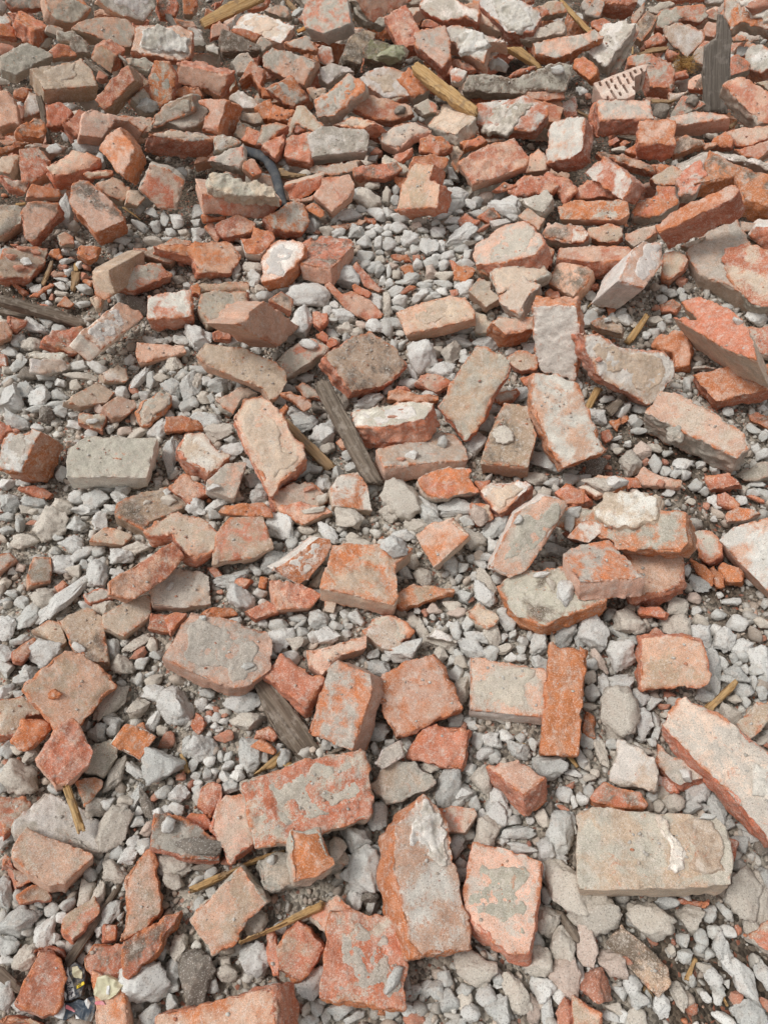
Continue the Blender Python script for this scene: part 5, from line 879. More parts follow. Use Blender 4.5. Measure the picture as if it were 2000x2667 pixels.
        o = bpy.data.objects.new('mortar_crust', me); C.objects.link(o); o.parent = cur[0]
        pq = cur[0].rotation_quaternion; o.rotation_mode = 'QUATERNION'; o.rotation_quaternion = pq.inverted() @ q; o.location = pq.inverted() @ (loc - cur[0].location)
# ---------------- stones ----------------
def ico(sub):
    bm = bmesh.new(); bmesh.ops.create_icosphere(bm, subdivisions=sub, radius=1); v = np.array([q.co[:] for q in bm.verts]); f = np.array([[q.index for q in k.verts] for k in bm.faces]); bm.free(); return v, f
I1, I2, I3, I4 = ico(1), ico(2), ico(3), ico(4)
def rock(base, seed, cuts=9, rn=.05):            # sphere cut by planes: a blunt angular lump
    r = np.random.default_rng(seed); v = base[0] * 1.12
    for _ in range(cuts):
        n = r.normal(size=3); n /= np.linalg.norm(n); d = r.uniform(.50, .92); k = v @ n; m = k > d; v[m] -= ((k[m] - d) * .98)[:, None] * n
    s = seed * .37; v = v * (1.10 + .14 * vnoise(v * 1.6 + s) + rn * fbm(v * 4 + s, 4))[:, None]
    return v
GRN = ['grey', 'whitish']
CUT = [', ', ' above ', ' below ', ' beside ', ' left of ', ' right of ', ' between ', ' behind ', ' under ', ' beneath ', ' near ', ' at the ', ' on the ', ' over ', ' in the ', ' left', ' among ', ' by ', ' touching ', ' leaning ', ' lying ', ' half ', ' resting ', ' just ', ' with a dark ', ' on dirt', ' deep ', ' hidden ', ' tucked ', ' wedged ', ' projecting ', ' standing ', ' jutting ', ' deep ']
def short(l):
    j = len(l)
    for c in CUT:
        k = l.find(c)
        if k > 0: j = min(j, k)
    return l[:j]
TN = dict(g='grey', w='whitish', t='tan', p='pinkish', r='reddish', k='dark brown', e='greenish')
DIR = ['right of', 'left of', 'below', 'above', 'lower right of', 'lower left of', 'upper right of', 'upper left of', 'resting on']
_S = """280 231 37 19 1 -2 5 58 102 47 t 0 3 527
332 191 34 20 1 -1 -2 80 61 49 t 0 0 527
-350 106 25 20 0 2 0 67 64 52 w 0 2 507
411 497 58 20 2 -2 0 70 78 57 t 0 0 499
564 227 31 19 2 -2 -5 55 77 44 t 0 4 532
-278 113 22 20 1 1 0 52 66 42 k 0 3 523
-33 248 38 20 1 0 0 61 61 49 g 0 6 521
39 973 84 19 4 1 -5 89 74 60 t 0 5 367
-387 419 38 20 2 2 -3 66 62 50 g 0 1 466
408 181 30 20 1 -2 0 59 53 43 t 0 3 529
137 122 24 20 1 -1 -1 61 45 36 t 0 0 522
-618 397 27 19 1 3 -6 64 52 42 t 0 3 463
-636 750 39 18 4 1 9 111 39 32 w 0 2 408
-441 322 26 20 1 2 -3 42 71 34 t 0 4 460
-560 184 18 19 1 2 6 63 41 33 g 0 2 504
288 313 40 20 2 -1 -3 47 61 38 g 0 5 495
314 93 22 20 0 -1 0 50 46 37 r 0 6 531
273 109 22 20 0 -1 0 41 55 33 p 0 7 531
281 415 47 20 2 -1 -2 65 46 37 g 0 1 490
463 685 63 19 3 -1 -4 62 58 47 t 0 5 448
437 614 60 20 3 -2 0 56 60 45 w 0 5 449
-377 518 41 20 2 2 -3 54 58 44 w 0 1 476
237 128 24 19 1 -1 -5 42 52 34 t 0 5 527
-707 923 56 19 3 3 -3 64 66 52 t 0 2 341
595 219 23 20 1 -2 -3 31 73 25 t 0 3 530
403 658 63 20 3 -2 0 59 55 44 w 0 6 482
-70 922 74 20 4 0 0 73 53 43 t 0 2 354
193 86 18 20 0 -1 4 34 56 28 t 0 1 531
-498 533 31 17 3 1 10 80 36 29 t 0 4 451
533 66 16 20 0 -2 0 49 37 30 g 0 0 534
-109 105 18 19 1 0 7 57 33 26 w 0 0 524
-640 631 35 19 3 2 4 62 48 39 w 0 2 405
109 381 43 20 2 0 0 39 59 32 g 0 3 488
-187 1588 131 19 5 1 -1 98 54 43 w 0 7 263
535 102 16 19 0 -2 5 31 55 25 w 0 6 534
88 1389 100 19 5 0 0 68 68 55 w 0 3 371
41 623 61 20 3 0 -2 54 50 40 w 0 4 434
171 69 18 20 0 -1 0 39 42 31 g 0 1 531
557 679 56 19 2 -3 3 58 49 39 t 0 6 449
344 122 20 19 1 -1 -6 52 33 27 p 0 1 529
309 152 23 20 1 -1 2 34 53 27 p 0 4 527
-234 441 39 20 2 1 -1 40 56 33 g 0 1 475
267 146 23 20 1 -1 0 35 49 28 t 3 5 527
-879 1267 82 19 5 3 1 63 66 51 w 0 3 340
-198 137 21 20 0 1 -3 42 40 33 w 0 1 520
-43 293 35 20 1 0 -3 47 41 33 g 0 0 518
-204 1508 118 19 5 1 0 61 76 50 w 0 1 263
-602 222 17 17 -1 3 -11 51 35 28 g 0 5 503
366 1070 76 19 4 0 -5 85 41 33 g 0 3 385
-279 735 56 20 3 1 0 50 55 40 w 0 2 425
167 394 45 20 2 -1 0 41 49 33 t 0 1 484
618 509 43 20 2 -2 -2 52 44 35 t 0 2 502
-213 904 66 19 4 1 -3 63 48 39 w 0 5 426
599 656 52 20 3 -2 -2 57 44 36 w 0 6 494
-404 1193 77 19 5 1 2 72 51 41 g 0 3 352
-580 806 45 20 3 2 0 45 63 36 w 0 3 409
165 310 39 19 2 0 -5 44 42 34 t 0 4 488
-264 532 40 20 2 1 2 69 32 25 w 0 2 414
340 1903 191 19 6 0 -2 86 58 47 w 0 3 286
-678 752 40 20 3 3 -1 55 46 37 t 0 5 408
-324 447 36 20 2 1 0 49 41 33 w 0 6 466
-291 279 76 20 1 1 0 55 29 24 k 0 2 473
-42 1934 197 19 6 1 -3 90 55 44 t 0 3 266
20 944 73 20 4 0 0 69 42 34 t 0 3 437
-244 495 40 20 2 1 2 58 35 28 t 0 7 474
-93 1649 143 19 6 0 0 76 57 46 w 0 3 260
18 802 139 20 4 0 -2 58 40 34 w 0 8 419
-484 356 24 20 1 2 -3 51 35 28 t 0 2 460
-694 713 35 17 4 1 10 66 36 29 g 0 7 405
-298 788 52 19 3 1 4 77 33 26 g 0 7 425
267 66 16 20 0 -1 0 34 39 27 r 0 1 531
-228 822 59 19 4 0 6 63 40 32 g 0 3 428
348 665 59 18 2 -3 8 57 37 30 g 0 2 431
-559 85 11 17 -1 2 -10 45 29 23 g 0 2 515
250 180 26 20 1 -1 0 36 39 29 t 0 1 527
456 490 47 20 2 -2 1 39 47 31 w 0 3 497
474 186 24 20 1 -2 0 41 34 28 t 0 2 528
709 620 42 20 3 -3 0 33 61 26 w 0 6 502
-521 170 14 16 2 1 11 50 27 22 w 0 3 512
139 548 53 19 3 0 -5 34 55 27 t 0 0 480
-485 1108 64 15 2 4 -13 81 34 27 g 0 1 352
-465 1455 106 19 5 2 -3 72 46 37 w 0 1 258
544 1074 76 19 4 -2 0 51 51 42 t 0 3 386
-546 134 13 18 1 2 8 42 29 23 t 0 6 515
208 1808 166 18 6 -2 5 101 38 30 w 0 2 287
-493 606 37 20 3 2 0 43 41 33 t 0 6 451
650 653 49 19 2 -3 3 44 42 34 w 2 6 494
-176 1191 80 19 4 1 -3 56 48 39 g 0 3 362
195 736 63 18 3 1 -8 61 32 26 w 0 3 433
435 558 51 20 2 -2 0 44 38 31 w 0 0 482
-335 265 22 20 1 2 -1 47 28 23 t 0 0 506
570 115 15 20 1 -2 0 26 43 21 w 0 2 530
190 868 71 20 4 0 -2 52 40 33 t 0 2 374
-199 181 21 18 1 1 8 39 30 25 t 0 0 516
-466 1301 80 19 5 2 0 39 72 31 g 0 6 337
96 951 72 18 4 1 -8 64 34 28 w 0 3 430
610 596 43 20 3 -2 0 26 65 21 g 0 0 494
202 1968 195 19 6 0 -1 88 42 34 w 0 3 287
-867 1866 206 19 6 2 1 44 79 36 g 0 0 206
-426 196 15 17 2 1 11 53 22 18 g 0 0 514
316 209 26 20 1 -1 -2 42 27 22 t 0 6 527
-127 696 57 19 3 0 7 40 42 32 g 0 5 427
203 1122 80 19 4 -1 0 44 52 36 w 0 1 366
-734 686 33 20 3 3 0 38 45 31 w 0 7 407
237 96 17 20 1 -1 -3 34 29 24 w 0 7 531
409 78 15 20 0 -2 0 29 34 23 w 0 4 535
-375 1170 71 19 5 1 4 69 35 28 t 0 6 352
147 1365 88 19 5 -1 0 68 40 32 w 0 6 371
-646 879 46 20 3 2 0 51 39 31 w 0 5 412
185 339 38 17 2 0 -10 40 31 25 w 0 0 488
290 639 57 19 2 -2 7 48 33 26 g 0 7 482
-11 338 35 20 2 0 0 29 42 23 g 0 2 487
558 348 31 17 3 -1 -11 43 29 23 g 0 7 532
601 237 23 20 1 -3 0 28 41 22 g 0 4 532
-855 1205 68 19 3 4 -4 67 35 28 g 0 6 340
-193 654 52 20 3 1 0 40 40 32 w 0 2 421
-139 1149 78 17 4 3 -10 50 45 36 w 0 0 362
263 288 34 20 1 -1 -3 36 32 26 w 0 2 484
374 82 15 20 0 -2 0 32 29 23 g 0 5 535
-627 986 55 19 4 2 0 50 40 32 g 0 2 329
291 109 15 20 0 -1 0 19 50 15 w 0 3 531
646 583 42 19 3 -2 -5 45 32 26 g 0 3 502
-418 550 34 19 3 1 4 45 32 26 w 0 3 458
531 374 34 20 2 -2 0 41 29 24 w 0 4 493
-451 222 15 14 -1 2 -14 55 19 16 t 0 3 514
-342 1114 67 19 4 0 4 68 31 25 w 0 3 351
-33 1266 80 19 5 0 3 66 36 29 w 0 3 358
150 952 71 20 4 -1 1 64 29 24 w 0 2 367
234 898 70 19 3 -2 5 58 31 25 g 0 4 374
97 928 70 18 4 1 -8 58 32 26 g 0 7 430
206 765 63 17 3 1 -10 60 27 22 t 0 3 433
334 711 131 17 2 -3 11 52 28 24 w 0 8 431
-812 982 53 19 4 3 1 45 43 34 g 0 6 413
-449 524 33 20 2 2 -3 38 36 29 t 0 3 458
469 1072 75 19 4 -2 3 49 41 33 k 0 3 384
-317 119 15 20 1 1 0 28 33 22 g 0 4 507
-343 61 11 20 0 2 0 27 32 22 g 0 0 510
149 89 16 20 0 -1 -1 33 27 22 w 0 0 522
118 1764 160 19 6 0 0 47 62 38 w 0 6 297
-855 1294 79 16 2 5 -10 42 55 34 g 0 2 334
451 991 105 19 4 -1 -4 61 29 24 t 0 8 384
570 721 54 20 3 -2 0 45 34 27 t 0 0 448
133 371 39 20 2 -1 3 39 29 24 w 0 3 488
219 310 33 20 1 -1 2 48 23 18 g 0 2 484
-434 253 19 20 1 2 0 37 28 23 t 0 1 506
-311 149 16 20 1 1 0 27 35 21 t 0 0 507
-25 220 26 20 1 0 0 27 36 22 k 0 6 521
-43 865 64 20 4 1 -2 64 26 21 t 0 3 419
-196 1851 185 19 6 1 0 44 66 36 g 0 2 247
-10 591 53 20 3 0 0 39 34 28 g 0 1 480
-76 281 50 20 1 0 0 33 30 24 t 0 0 518
366 59 13 20 0 -2 0 30 27 22 t 0 2 535
-113 888 63 18 3 2 -8 58 29 23 w 0 6 417
22 2621 298 14 6 5 -12 49 82 41 e 0 8 65
-464 403 23 16 3 1 11 52 22 18 t 0 4 459
-665 828 42 20 3 3 0 45 36 29 w 0 0 410
-546 845 46 20 3 2 0 45 36 29 w 0 2 412
-108 655 54 20 3 0 0 42 33 27 w 0 3 420
-63 71 13 20 0 0 0 32 25 21 g 0 5 522
-626 1558 129 19 5 3 -4 59 41 33 k 0 6 214
216 69 13 20 0 -1 0 24 34 19 p 0 1 531
-518 644 33 16 1 3 -12 51 27 21 g 0 4 404
109 642 55 20 3 0 -3 55 24 19 t 0 2 435
-860 2138 240 19 6 3 -1 71 44 35 g 0 6 33
-524 1182 69 16 5 -1 10 56 35 28 w 0 2 337
630 777 53 19 4 -1 -6 49 30 24 g 0 5 444
163 1415 96 19 5 -1 0 46 49 37 t 0 3 371
133 808 68 19 3 -2 6 40 37 30 g 0 2 430
483 355 35 20 2 -2 0 31 33 25 t 0 3 491
96 80 15 20 0 0 0 27 29 22 g 0 4 522
230 159 22 20 1 -1 0 30 28 23 g 0 1 527
69 1792 167 19 6 0 0 56 47 38 w 0 3 297
-473 653 34 18 3 1 7 60 22 18 t 0 2 406
188 358 39 17 2 0 -10 35 29 23 w 0 5 484
-603 931 50 20 4 2 0 35 47 28 w 0 3 412
231 442 44 20 2 -1 -3 38 28 23 g 0 1 489
167 628 56 19 3 0 -7 48 26 21 w 0 2 433
377 443 40 15 3 0 -13 48 22 18 t 0 4 499
288 605 54 20 3 -1 0 43 28 23 g 1 7 482
-534 72 9 20 0 2 -3 34 22 18 g 0 3 511
515 151 18 20 1 -2 0 23 35 19 w 0 6 533
519 126 16 20 0 -2 3 23 35 18 w 0 0 533
-131 1012 71 20 4 1 0 43 38 30 w 0 1 354
-722 634 29 20 3 3 0 33 38 27 w 0 1 407
81 780 65 20 3 0 0 39 35 28 t 0 3 432
115 292 33 20 1 -1 0 28 32 23 g 0 2 488
461 538 47 19 3 -1 -5 36 31 25 w 0 5 494
-396 1318 82 19 5 1 0 50 39 31 g 0 7 350
-667 594 27 18 3 2 7 39 30 25 g 0 2 407
41 885 67 20 4 0 -2 50 29 23 w 0 0 437
436 571 48 20 2 -2 0 45 26 21 w 1 0 482
-662 1670 157 19 5 3 -3 58 39 32 g 0 7 213
-511 1309 80 18 4 3 -6 53 36 29 g 1 6 337
254 1447 98 19 5 -1 0 55 38 30 g 0 2 282
605 567 42 20 2 -2 0 28 40 22 g 0 7 502
-577 152 11 20 0 3 -3 34 23 19 g 0 3 515
-47 214 24 20 1 0 -3 24 35 19 w 0 6 521
-735 1348 81 19 5 3 -1 76 25 20 t 0 3 343
-179 1057 68 18 4 -1 8 56 28 23 g 0 3 353
73 909 68 20 4 0 -2 53 27 21 t 0 7 430
238 72 12 20 0 -1 0 19 37 15 w 0 1 531
274 282 30 19 2 -1 -7 41 21 17 w 0 3 527
208 1622 131 19 6 -1 0 48 45 36 w 0 0 300
-756 984 49 19 3 3 -3 50 30 24 g 0 2 341
499 1217 79 19 5 -1 -4 40 43 33 w 0 2 395
171 654 57 19 3 0 -3 44 26 21 w 1 2 433
350 849 65 19 4 -1 -4 47 28 23 g 0 4 429
-12 472 45 20 2 0 0 33 31 25 g 0 7 487
569 173 19 20 1 -2 -3 29 27 22 t 0 1 530
433 89 13 20 0 -2 3 21 34 17 t 0 0 535
-264 385 31 20 2 1 0 34 28 22 g 0 0 472
-476 225 16 20 1 2 0 26 31 21 t 0 3 505
152 945 68 20 4 -1 0 64 22 18 w 0 6 430
200 912 100 16 4 2 -11 43 31 26 p 0 8 374
402 607 49 17 3 0 -10 56 19 16 p 0 0 482
-621 447 21 20 2 3 0 27 37 21 t 0 2 454
-236 113 14 20 1 1 0 31 23 18 t 0 3 523
-751 886 41 19 4 2 3 51 27 22 t 0 6 411
-106 1539 115 19 5 0 0 56 35 29 w 0 5 260
-346 455 30 20 2 2 0 24 39 20 g 0 3 466
-21 1579 124 19 6 0 0 45 45 36 w 0 0 260
-569 984 54 20 4 2 0 40 35 28 w 0 1 400
-654 923 48 20 4 2 0 39 34 28 g 0 7 412
204 653 58 20 3 -1 0 31 35 25 t 0 2 433
-275 986 63 20 4 1 0 42 32 26 g 0 3 416
678 644 43 20 3 -3 0 37 29 23 w 0 3 502
-346 376 27 20 2 2 0 34 26 21 w 0 1 472
585 295 26 17 2 -1 -11 32 25 20 g 0 0 532
-874 1492 112 19 4 4 -4 58 32 26 w 0 2 236
-451 1456 102 19 5 1 0 58 32 26 w 1 1 258
-456 1325 80 19 5 2 0 31 56 25 t 0 7 350
-510 865 46 19 4 2 2 48 26 21 t 0 3 398
75 662 55 16 2 1 -12 48 22 18 t 0 1 435
645 577 39 20 2 -3 0 43 24 19 g 0 6 502
492 113 14 17 2 -2 -10 35 19 15 w 1 0 533
443 208 22 20 1 -2 0 36 20 16 g 0 1 528
-417 277 19 19 2 1 7 36 22 17 w 0 7 506
-350 1687 152 19 6 2 -1 55 37 29 t 0 2 250
9 1574 117 19 6 0 0 27 72 22 t 0 5 299
-644 964 47 19 4 2 0 60 22 18 w 1 3 412
-554 728 37 20 3 2 0 41 27 22 t 0 2 409
39 797 63 19 3 1 -6 42 28 22 g 0 0 419
-418 374 22 16 2 0 12 47 18 14 g 0 0 460
187 464 45 20 2 -1 2 37 24 20 w 0 1 489
84 415 41 20 2 0 0 36 24 19 t 0 2 483
-340 238 19 20 1 2 -3 33 22 18 t 1 0 506
943 1516 119 19 5 -3 -1 44 41 33 w 0 3 319
331 1283 82 19 5 -1 0 39 41 31 g 0 0 373
-167 647 50 20 3 1 0 33 31 25 t 0 3 468
660 554 39 20 2 -3 0 30 32 24 g 0 0 502
372 99 15 20 1 -2 -3 24 26 19 w 0 5 529
186 1461 98 19 5 -1 2 61 29 23 g 0 2 281
-96 1494 107 19 5 0 0 47 38 31 t 0 2 260
-819 1278 75 18 5 1 6 44 36 29 w 0 2 334
-794 1222 70 19 4 3 1 35 43 28 k 0 6 328
-128 1176 76 17 4 3 -10 35 43 28 g 0 1 361
58 818 65 19 3 1 -7 37 30 24 t 0 0 419
-484 483 27 20 2 2 0 27 33 22 g 0 1 457
-613 320 14 18 2 2 8 50 15 12 g 0 2 463
171 436 43 20 2 -1 0 32 26 21 w 0 4 483
517 354 32 20 2 -2 0 31 25 20 g 0 6 491
170 111 16 19 0 -1 6 23 28 18 g 0 5 527
127 68 13 20 0 -1 0 27 22 18 w 0 4 522
-400 359 22 17 0 2 -10 45 18 14 k 0 7 473
-95 1880 184 19 6 0 0 54 38 31 w 0 3 265
-514 1384 90 19 5 3 -3 48 34 27 t 0 4 332
259 1090 152 19 4 -1 0 42 30 26 t 0 8 366
334 1030 73 20 4 -1 0 43 30 24 t 0 6 368
106 616 55 19 3 0 -7 26 37 21 t 3 2 435
26 1513 107 14 4 4 -14 29 59 24 g 0 6 348
-413 502 29 16 3 0 12 42 21 17 w 0 6 458
13 99 78 18 0 0 9 33 16 14 g 0 8 522
-696 975 49 19 4 3 0 45 28 22 t 0 4 341
-132 780 57 17 3 -1 10 42 25 20 t 0 2 417
373 663 53 20 3 -2 0 20 49 16 g 1 2 431
-512 484 25 18 3 1 9 37 23 18 g 0 3 459
-101 1044 72 20 4 0 0 36 36 29 g 0 7 354
587 1115 72 19 4 -2 0 37 37 29 p 0 3 383
-53 696 57 20 3 0 0 31 31 25 g 0 0 427
-687 1699 165 19 6 2 1 46 40 32 g 3 7 213
-400 965 58 20 4 2 0 37 32 26 w 0 2 330
-668 454 20 20 2 3 0 27 31 21 g 0 2 455
-657 416 19 17 3 1 11 30 26 21 g 0 3 463
-173 430 36 20 2 1 0 26 30 21 g 0 3 478
582 542 41 20 2 -2 0 32 27 22 g 0 1 502
-52 252 27 20 1 0 3 28 24 19 w 0 0 518
77 96 15 20 0 0 4 26 22 18 g 0 0 522
-72 1817 172 19 6 0 2 50 38 30 g 0 2 265
-14 1499 106 19 5 1 -2 47 35 28 w 0 3 348
661 1078 67 19 4 -3 3 41 31 25 w 0 6 383
159 739 62 20 3 -1 0 27 36 22 g 0 7 433
-594 1333 80 16 5 -1 10 53 28 23 w 0 4 335
-106 1313 80 19 5 2 -5 53 28 22 g 0 5 348
-361 966 57 19 4 1 4 47 25 20 w 0 2 351
-430 414 24 18 1 2 -8 38 20 16 w 0 2 457
184 105 14 20 0 -1 4 36 16 13 w 0 5 527
-705 2309 279 15 4 6 -12 38 59 32 g 0 3 29
-1222 2854 262 17 5 5 -7 44 68 36 p 0 4 6
-878 1440 100 19 5 3 1 49 32 26 t 0 7 333
-289 1031 64 15 2 3 -12 28 43 23 g 0 0 351
610 693 48 19 3 -2 -4 38 25 20 t
-22 279 28 19 1 0 6 32 21 17 w
263 331 34 18 1 -2 9 33 21 17 t
342 427 40 20 2 -2 0 22 34 18 w
-370 2023 219 19 6 1 0 43 46 34 t
-172 620 48 20 3 1 0 30 28 23 w
682 692 45 20 3 -3 0 31 29 24 w
-468 357 22 20 2 2 0 27 25 20 w
10 71 12 20 0 0 0 22 24 18 g
1220 2778 381 18 7 -3 -1 68 38 34 r
-627 303 14 18 2 2 9 35 19 15 w
-444 294 17 20 1 2 0 38 17 14 t
-597 182 10 20 1 3 0 16 36 13 g
-1284 2765 259 19 7 3 1 59 47 38 r
-49 1732 153 19 6 1 -3 46 37 30 g
-664 998 52 19 4 2 0 38 30 24 w
-572 1012 55 19 4 1 4 38 30 25 w
559 1235 76 18 3 -4 8 41 33 26 w
160 682 59 20 3 -1 0 27 33 21 g
-700 561 24 19 3 2 6 32 26 21 w
-525 160 12 18 2 2 9 27 21 17 w
-18 209 23 20 1 0 -3 22 27 18 g
121 81 13 20 0 -1 -1 26 21 16 t
116 284 31 20 1 -1 0 28 23 18 g
484 164 18 20 1 -2 0 21 27 17 g
-16 1884 182 19 6 1 -2 51 35 28 w
194 1919 185 19 6 -1 0 52 35 29 g
162 1669 137 19 6 -1 0 49 34 27 t
127 1427 93 15 4 3 -13 32 46 25 t
488 984 117 19 4 -3 3 39 27 22 w
-456 612 33 17 3 0 10 35 24 19 g
-201 688 49 20 3 1 0 36 25 20 g
65 95 14 17 1 0 -11 19 28 15 g
46 58 10 20 0 0 0 27 19 15 r
-289 265 19 20 1 1 4 47 13 11 k
-499 207 14 19 2 2 7 27 21 17 g
10 1961 192 19 6 0 0 29 62 24 t
-700 1376 86 19 4 3 -3 54 26 21 w
-563 1334 79 15 5 -1 12 53 25 20 g
59 1321 80 19 5 0 -1 53 25 20 w
-876 1441 100 19 5 3 1 49 29 23 t
-778 931 44 19 4 3 1 25 42 20 g
272 938 69 19 3 -2 6 42 24 20 w
192 326 33 19 2 0 -5 19 33 15 g
458 1321 83 17 5 1 -9 36 36 29 g
365 1119 76 19 4 -1 0 34 34 27 g
233 682 59 20 3 -1 0 29 29 23 g
571 264 24 20 1 -2 0 24 24 20 g
-863 1345 84 19 5 3 1 39 34 27 k
583 1203 75 19 4 -2 0 38 32 26 g
-712 604 26 20 2 3 0 31 26 21 g
223 856 67 19 3 -2 6 28 33 23 w
199 621 55 20 3 -1 0 30 26 21 g
-341 310 91 20 1 2 0 22 26 19 w
-391 293 20 20 1 2 0 27 23 18 g
-53 1781 163 19 6 0 0 47 34 28 w
-499 1452 101 19 5 2 0 43 32 26 g
-385 466 29 19 2 1 7 31 23 18 r
166 462 44 20 2 -1 0 22 30 18 g
125 493 46 20 2 -1 0 31 23 18 g
486 531 43 17 3 -1 -10 23 31 19 g
618 292 24 20 1 -3 0 21 28 17 k
-314 100 11 20 0 1 0 26 19 15 g
-240 129 14 20 0 1 -3 26 19 16 t
257 88 13 19 0 -1 7 19 26 15 w
90 1601 122 18 5 -2 6 54 27 22 w
-625 852 40 18 4 1 6 43 22 17 w
-357 257 18 18 0 2 -9 34 17 14 w
499 58 9 19 1 -2 -5 30 15 12 w
186 1455 95 19 5 -1 0 58 23 19 g
367 868 139 16 2 -3 11 46 18 16 w
-674 584 24 20 2 3 0 35 22 17 g
-375 379 24 20 2 2 0 32 20 16 g
224 289 29 20 1 -1 -2 38 15 12 w
124 357 35 20 2 -1 0 31 19 16 g
108 55 9 20 0 0 0 34 14 11 g
257 250 27 20 1 -1 0 19 30 15 w
-15 1781 163 19 6 0 0 37 41 30 w
9 1773 161 19 6 0 0 41 37 30 w
525 1531 114 19 5 -2 0 38 35 29 g
132 580 53 20 3 -1 0 28 26 21 g
-435 362 22 20 1 2 -3 26 24 19 t
-656 389 18 20 2 3 0 26 24 19 g
192 432 42 20 2 -1 0 26 24 19 g
379 546 48 20 2 -2 0 25 27 20 g
-392 288 20 20 1 2 0 25 23 18 g
126 251 28 20 1 -1 0 24 22 18 g
509 192 20 20 1 -2 0 22 23 17 g
459 139 17 20 1 -2 0 23 21 17 g
857 2363 241 19 7 -2 -1 50 39 32 k
-305 1596 129 19 6 1 0 42 33 26 g
-452 1364 86 19 5 2 0 40 31 25 g
-631 813 39 20 3 2 0 33 26 21 t
-291 207 18 20 1 1 0 20 26 16 g
34 72 12 20 0 0 0 24 19 15 g
224 286 28 20 1 -1 0 41 13 11 w
-612 1770 177 19 6 2 -1 53 28 22 t
6 1502 104 19 5 0 0 26 50 21 g
-209 1234 74 19 4 2 -3 46 24 20 g
135 669 56 15 3 1 -13 38 20 16 w
401 563 47 15 3 0 -13 36 19 15 w
-564 1176 64 19 5 1 4 51 21 17 t
-279 473 32 20 2 1 2 39 16 13 r
330 61 9 20 1 -1 -4 32 14 11 w
-921 2397 247 19 6 3 -1 54 36 29 t
-761 1238 69 19 4 3 1 41 27 22 g
601 1075 67 15 5 1 -12 39 26 21 g
732 694 41 19 3 -2 -4 34 23 18 t
527 168 17 20 1 -2 -2 27 18 14 w
-175 1371 159 19 5 2 -3 44 25 21 w
38 1840 171 19 6 -1 2 51 29 23 w
374 883 151 15 4 1 -13 21 37 18 g
231 633 54 20 3 -1 2 35 20 16 t
334 812 62 20 3 -2 2 37 21 17 g
-393 320 20 17 2 1 11 31 17 14 p
534 197 18 18 2 -2 -9 29 16 13 g
470 376 34 20 2 -2 0 24 24 19 t
-28 278 25 19 1 0 7 45 11 9 g
522 82 12 20 0 -2 0 21 21 17 r
1159 2609 254 19 7 -3 -1 49 42 34 t
-817 1485 110 19 5 3 1 38 32 26 g
-669 1672 156 19 6 2 1 33 39 27 g
-336 1576 126 18 5 3 -8 33 39 26 t
-630 1300 77 19 5 2 1 36 31 25 w
-130 964 84 17 3 2 -10 27 32 22 t
145 1319 82 18 5 1 -7 36 31 25 w
405 1029 70 20 4 -2 0 33 28 22 g
827 1001 56 19 4 -2 -4 33 28 22 g
-426 578 33 19 3 1 5 28 24 19 t
-493 922 50 19 3 3 -5 32 27 22 w
144 605 54 20 3 -1 0 24 28 19 t
233 941 70 20 4 -1 0 32 27 22 r
695 598 38 20 2 -3 0 28 24 19 g
213 329 34 20 1 -1 0 25 21 17 g
356 461 42 20 2 -2 0 22 26 18 g
532 399 33 20 2 -2 0 26 22 18 g
-256 99 12 20 0 1 0 22 19 15 g
-277 253 21 19 1 1 6 24 20 16 g
121 95 14 20 0 -1 0 22 19 15 g
90 111 15 18 0 -1 9 19 23 15 g
-652 1904 208 17 5 4 -8 32 45 26 g
-382 1738 163 19 5 3 -5 31 43 25 p
45 1878 179 19 6 0 0 45 32 26 w
198 1870 173 19 6 -1 1 64 22 18 w
73 1661 135 19 6 0 0 43 30 25 g
-814 1251 67 19 5 2 5 55 19 15 g
853 1110 62 19 4 -4 3 37 26 21 w
-468 629 33 18 3 1 9 31 22 18 r
305 370 36 19 2 -1 -5 27 20 16 w
-782 1293 73 19 4 3 -1 47 22 18 g
285 945 67 19 3 -2 5 42 20 16 g
429 1034 68 19 4 -2 1 43 20 16 g
-701 664 26 19 3 2 4 38 18 14 g
-389 1677 149 19 6 1 0 27 46 22 g
-30 1700 144 15 4 4 -12 28 46 22 g
284 1963 191 18 6 -3 6 49 29 24 p
129 1714 144 19 6 -1 3 46 28 22 g
45 1589 120 19 6 0 0 45 27 22 w
-148 1061 68 20 4 1 0 38 23 19 g
-443 650 35 16 3 0 12 33 20 16 t
143 705 58 20 3 -1 0 34 20 16 p
467 652 50 20 3 -2 0 33 20 16 g
-489 503 25 20 2 2 0 31 19 15 g
-185 120 13 17 1 0 10 26 16 13 t
-808 2065 234 19 6 2 1 36 40 29 g
90 2367 225 19 7 0 0 43 40 32 g
-911 1458 104 19 5 3 1 35 32 26 w
-850 1506 115 19 5 3 1 32 35 26 g
-561 1838 193 19 6 2 1 38 35 28 w
-531 1705 161 19 6 2 0 34 37 27 r
-151 1823 174 19 6 0 0 38 35 28 t
-367 1453 101 19 5 1 0 35 32 26 g
153 1768 157 19 6 0 0 34 37 28 w
-430 1274 75 19 5 1 0 33 30 24 t
-125 1119 72 20 4 0 0 31 29 23 t
108 1285 80 19 5 0 0 33 30 24 g
235 1182 77 19 5 -1 0 32 29 24 g
153 574 52 20 3 -1 0 26 23 19 g
611 746 50 20 3 -2 0 27 25 20 p
-335 532 34 20 2 1 0 25 23 19 w
149 356 36 20 2 -1 0 21 23 17 g
147 413 40 20 2 -1 0 24 22 18 g
503 394 68 19 2 -1 -7 23 21 18 w
691 554 36 20 2 -3 0 23 26 19 g
-522 202 13 20 1 2 0 22 20 16 g
-314 81 10 20 0 1 0 19 21 15 g
-99 71 11 20 0 0 0 20 19 15 g
352 92 13 20 0 -2 0 21 19 15 g
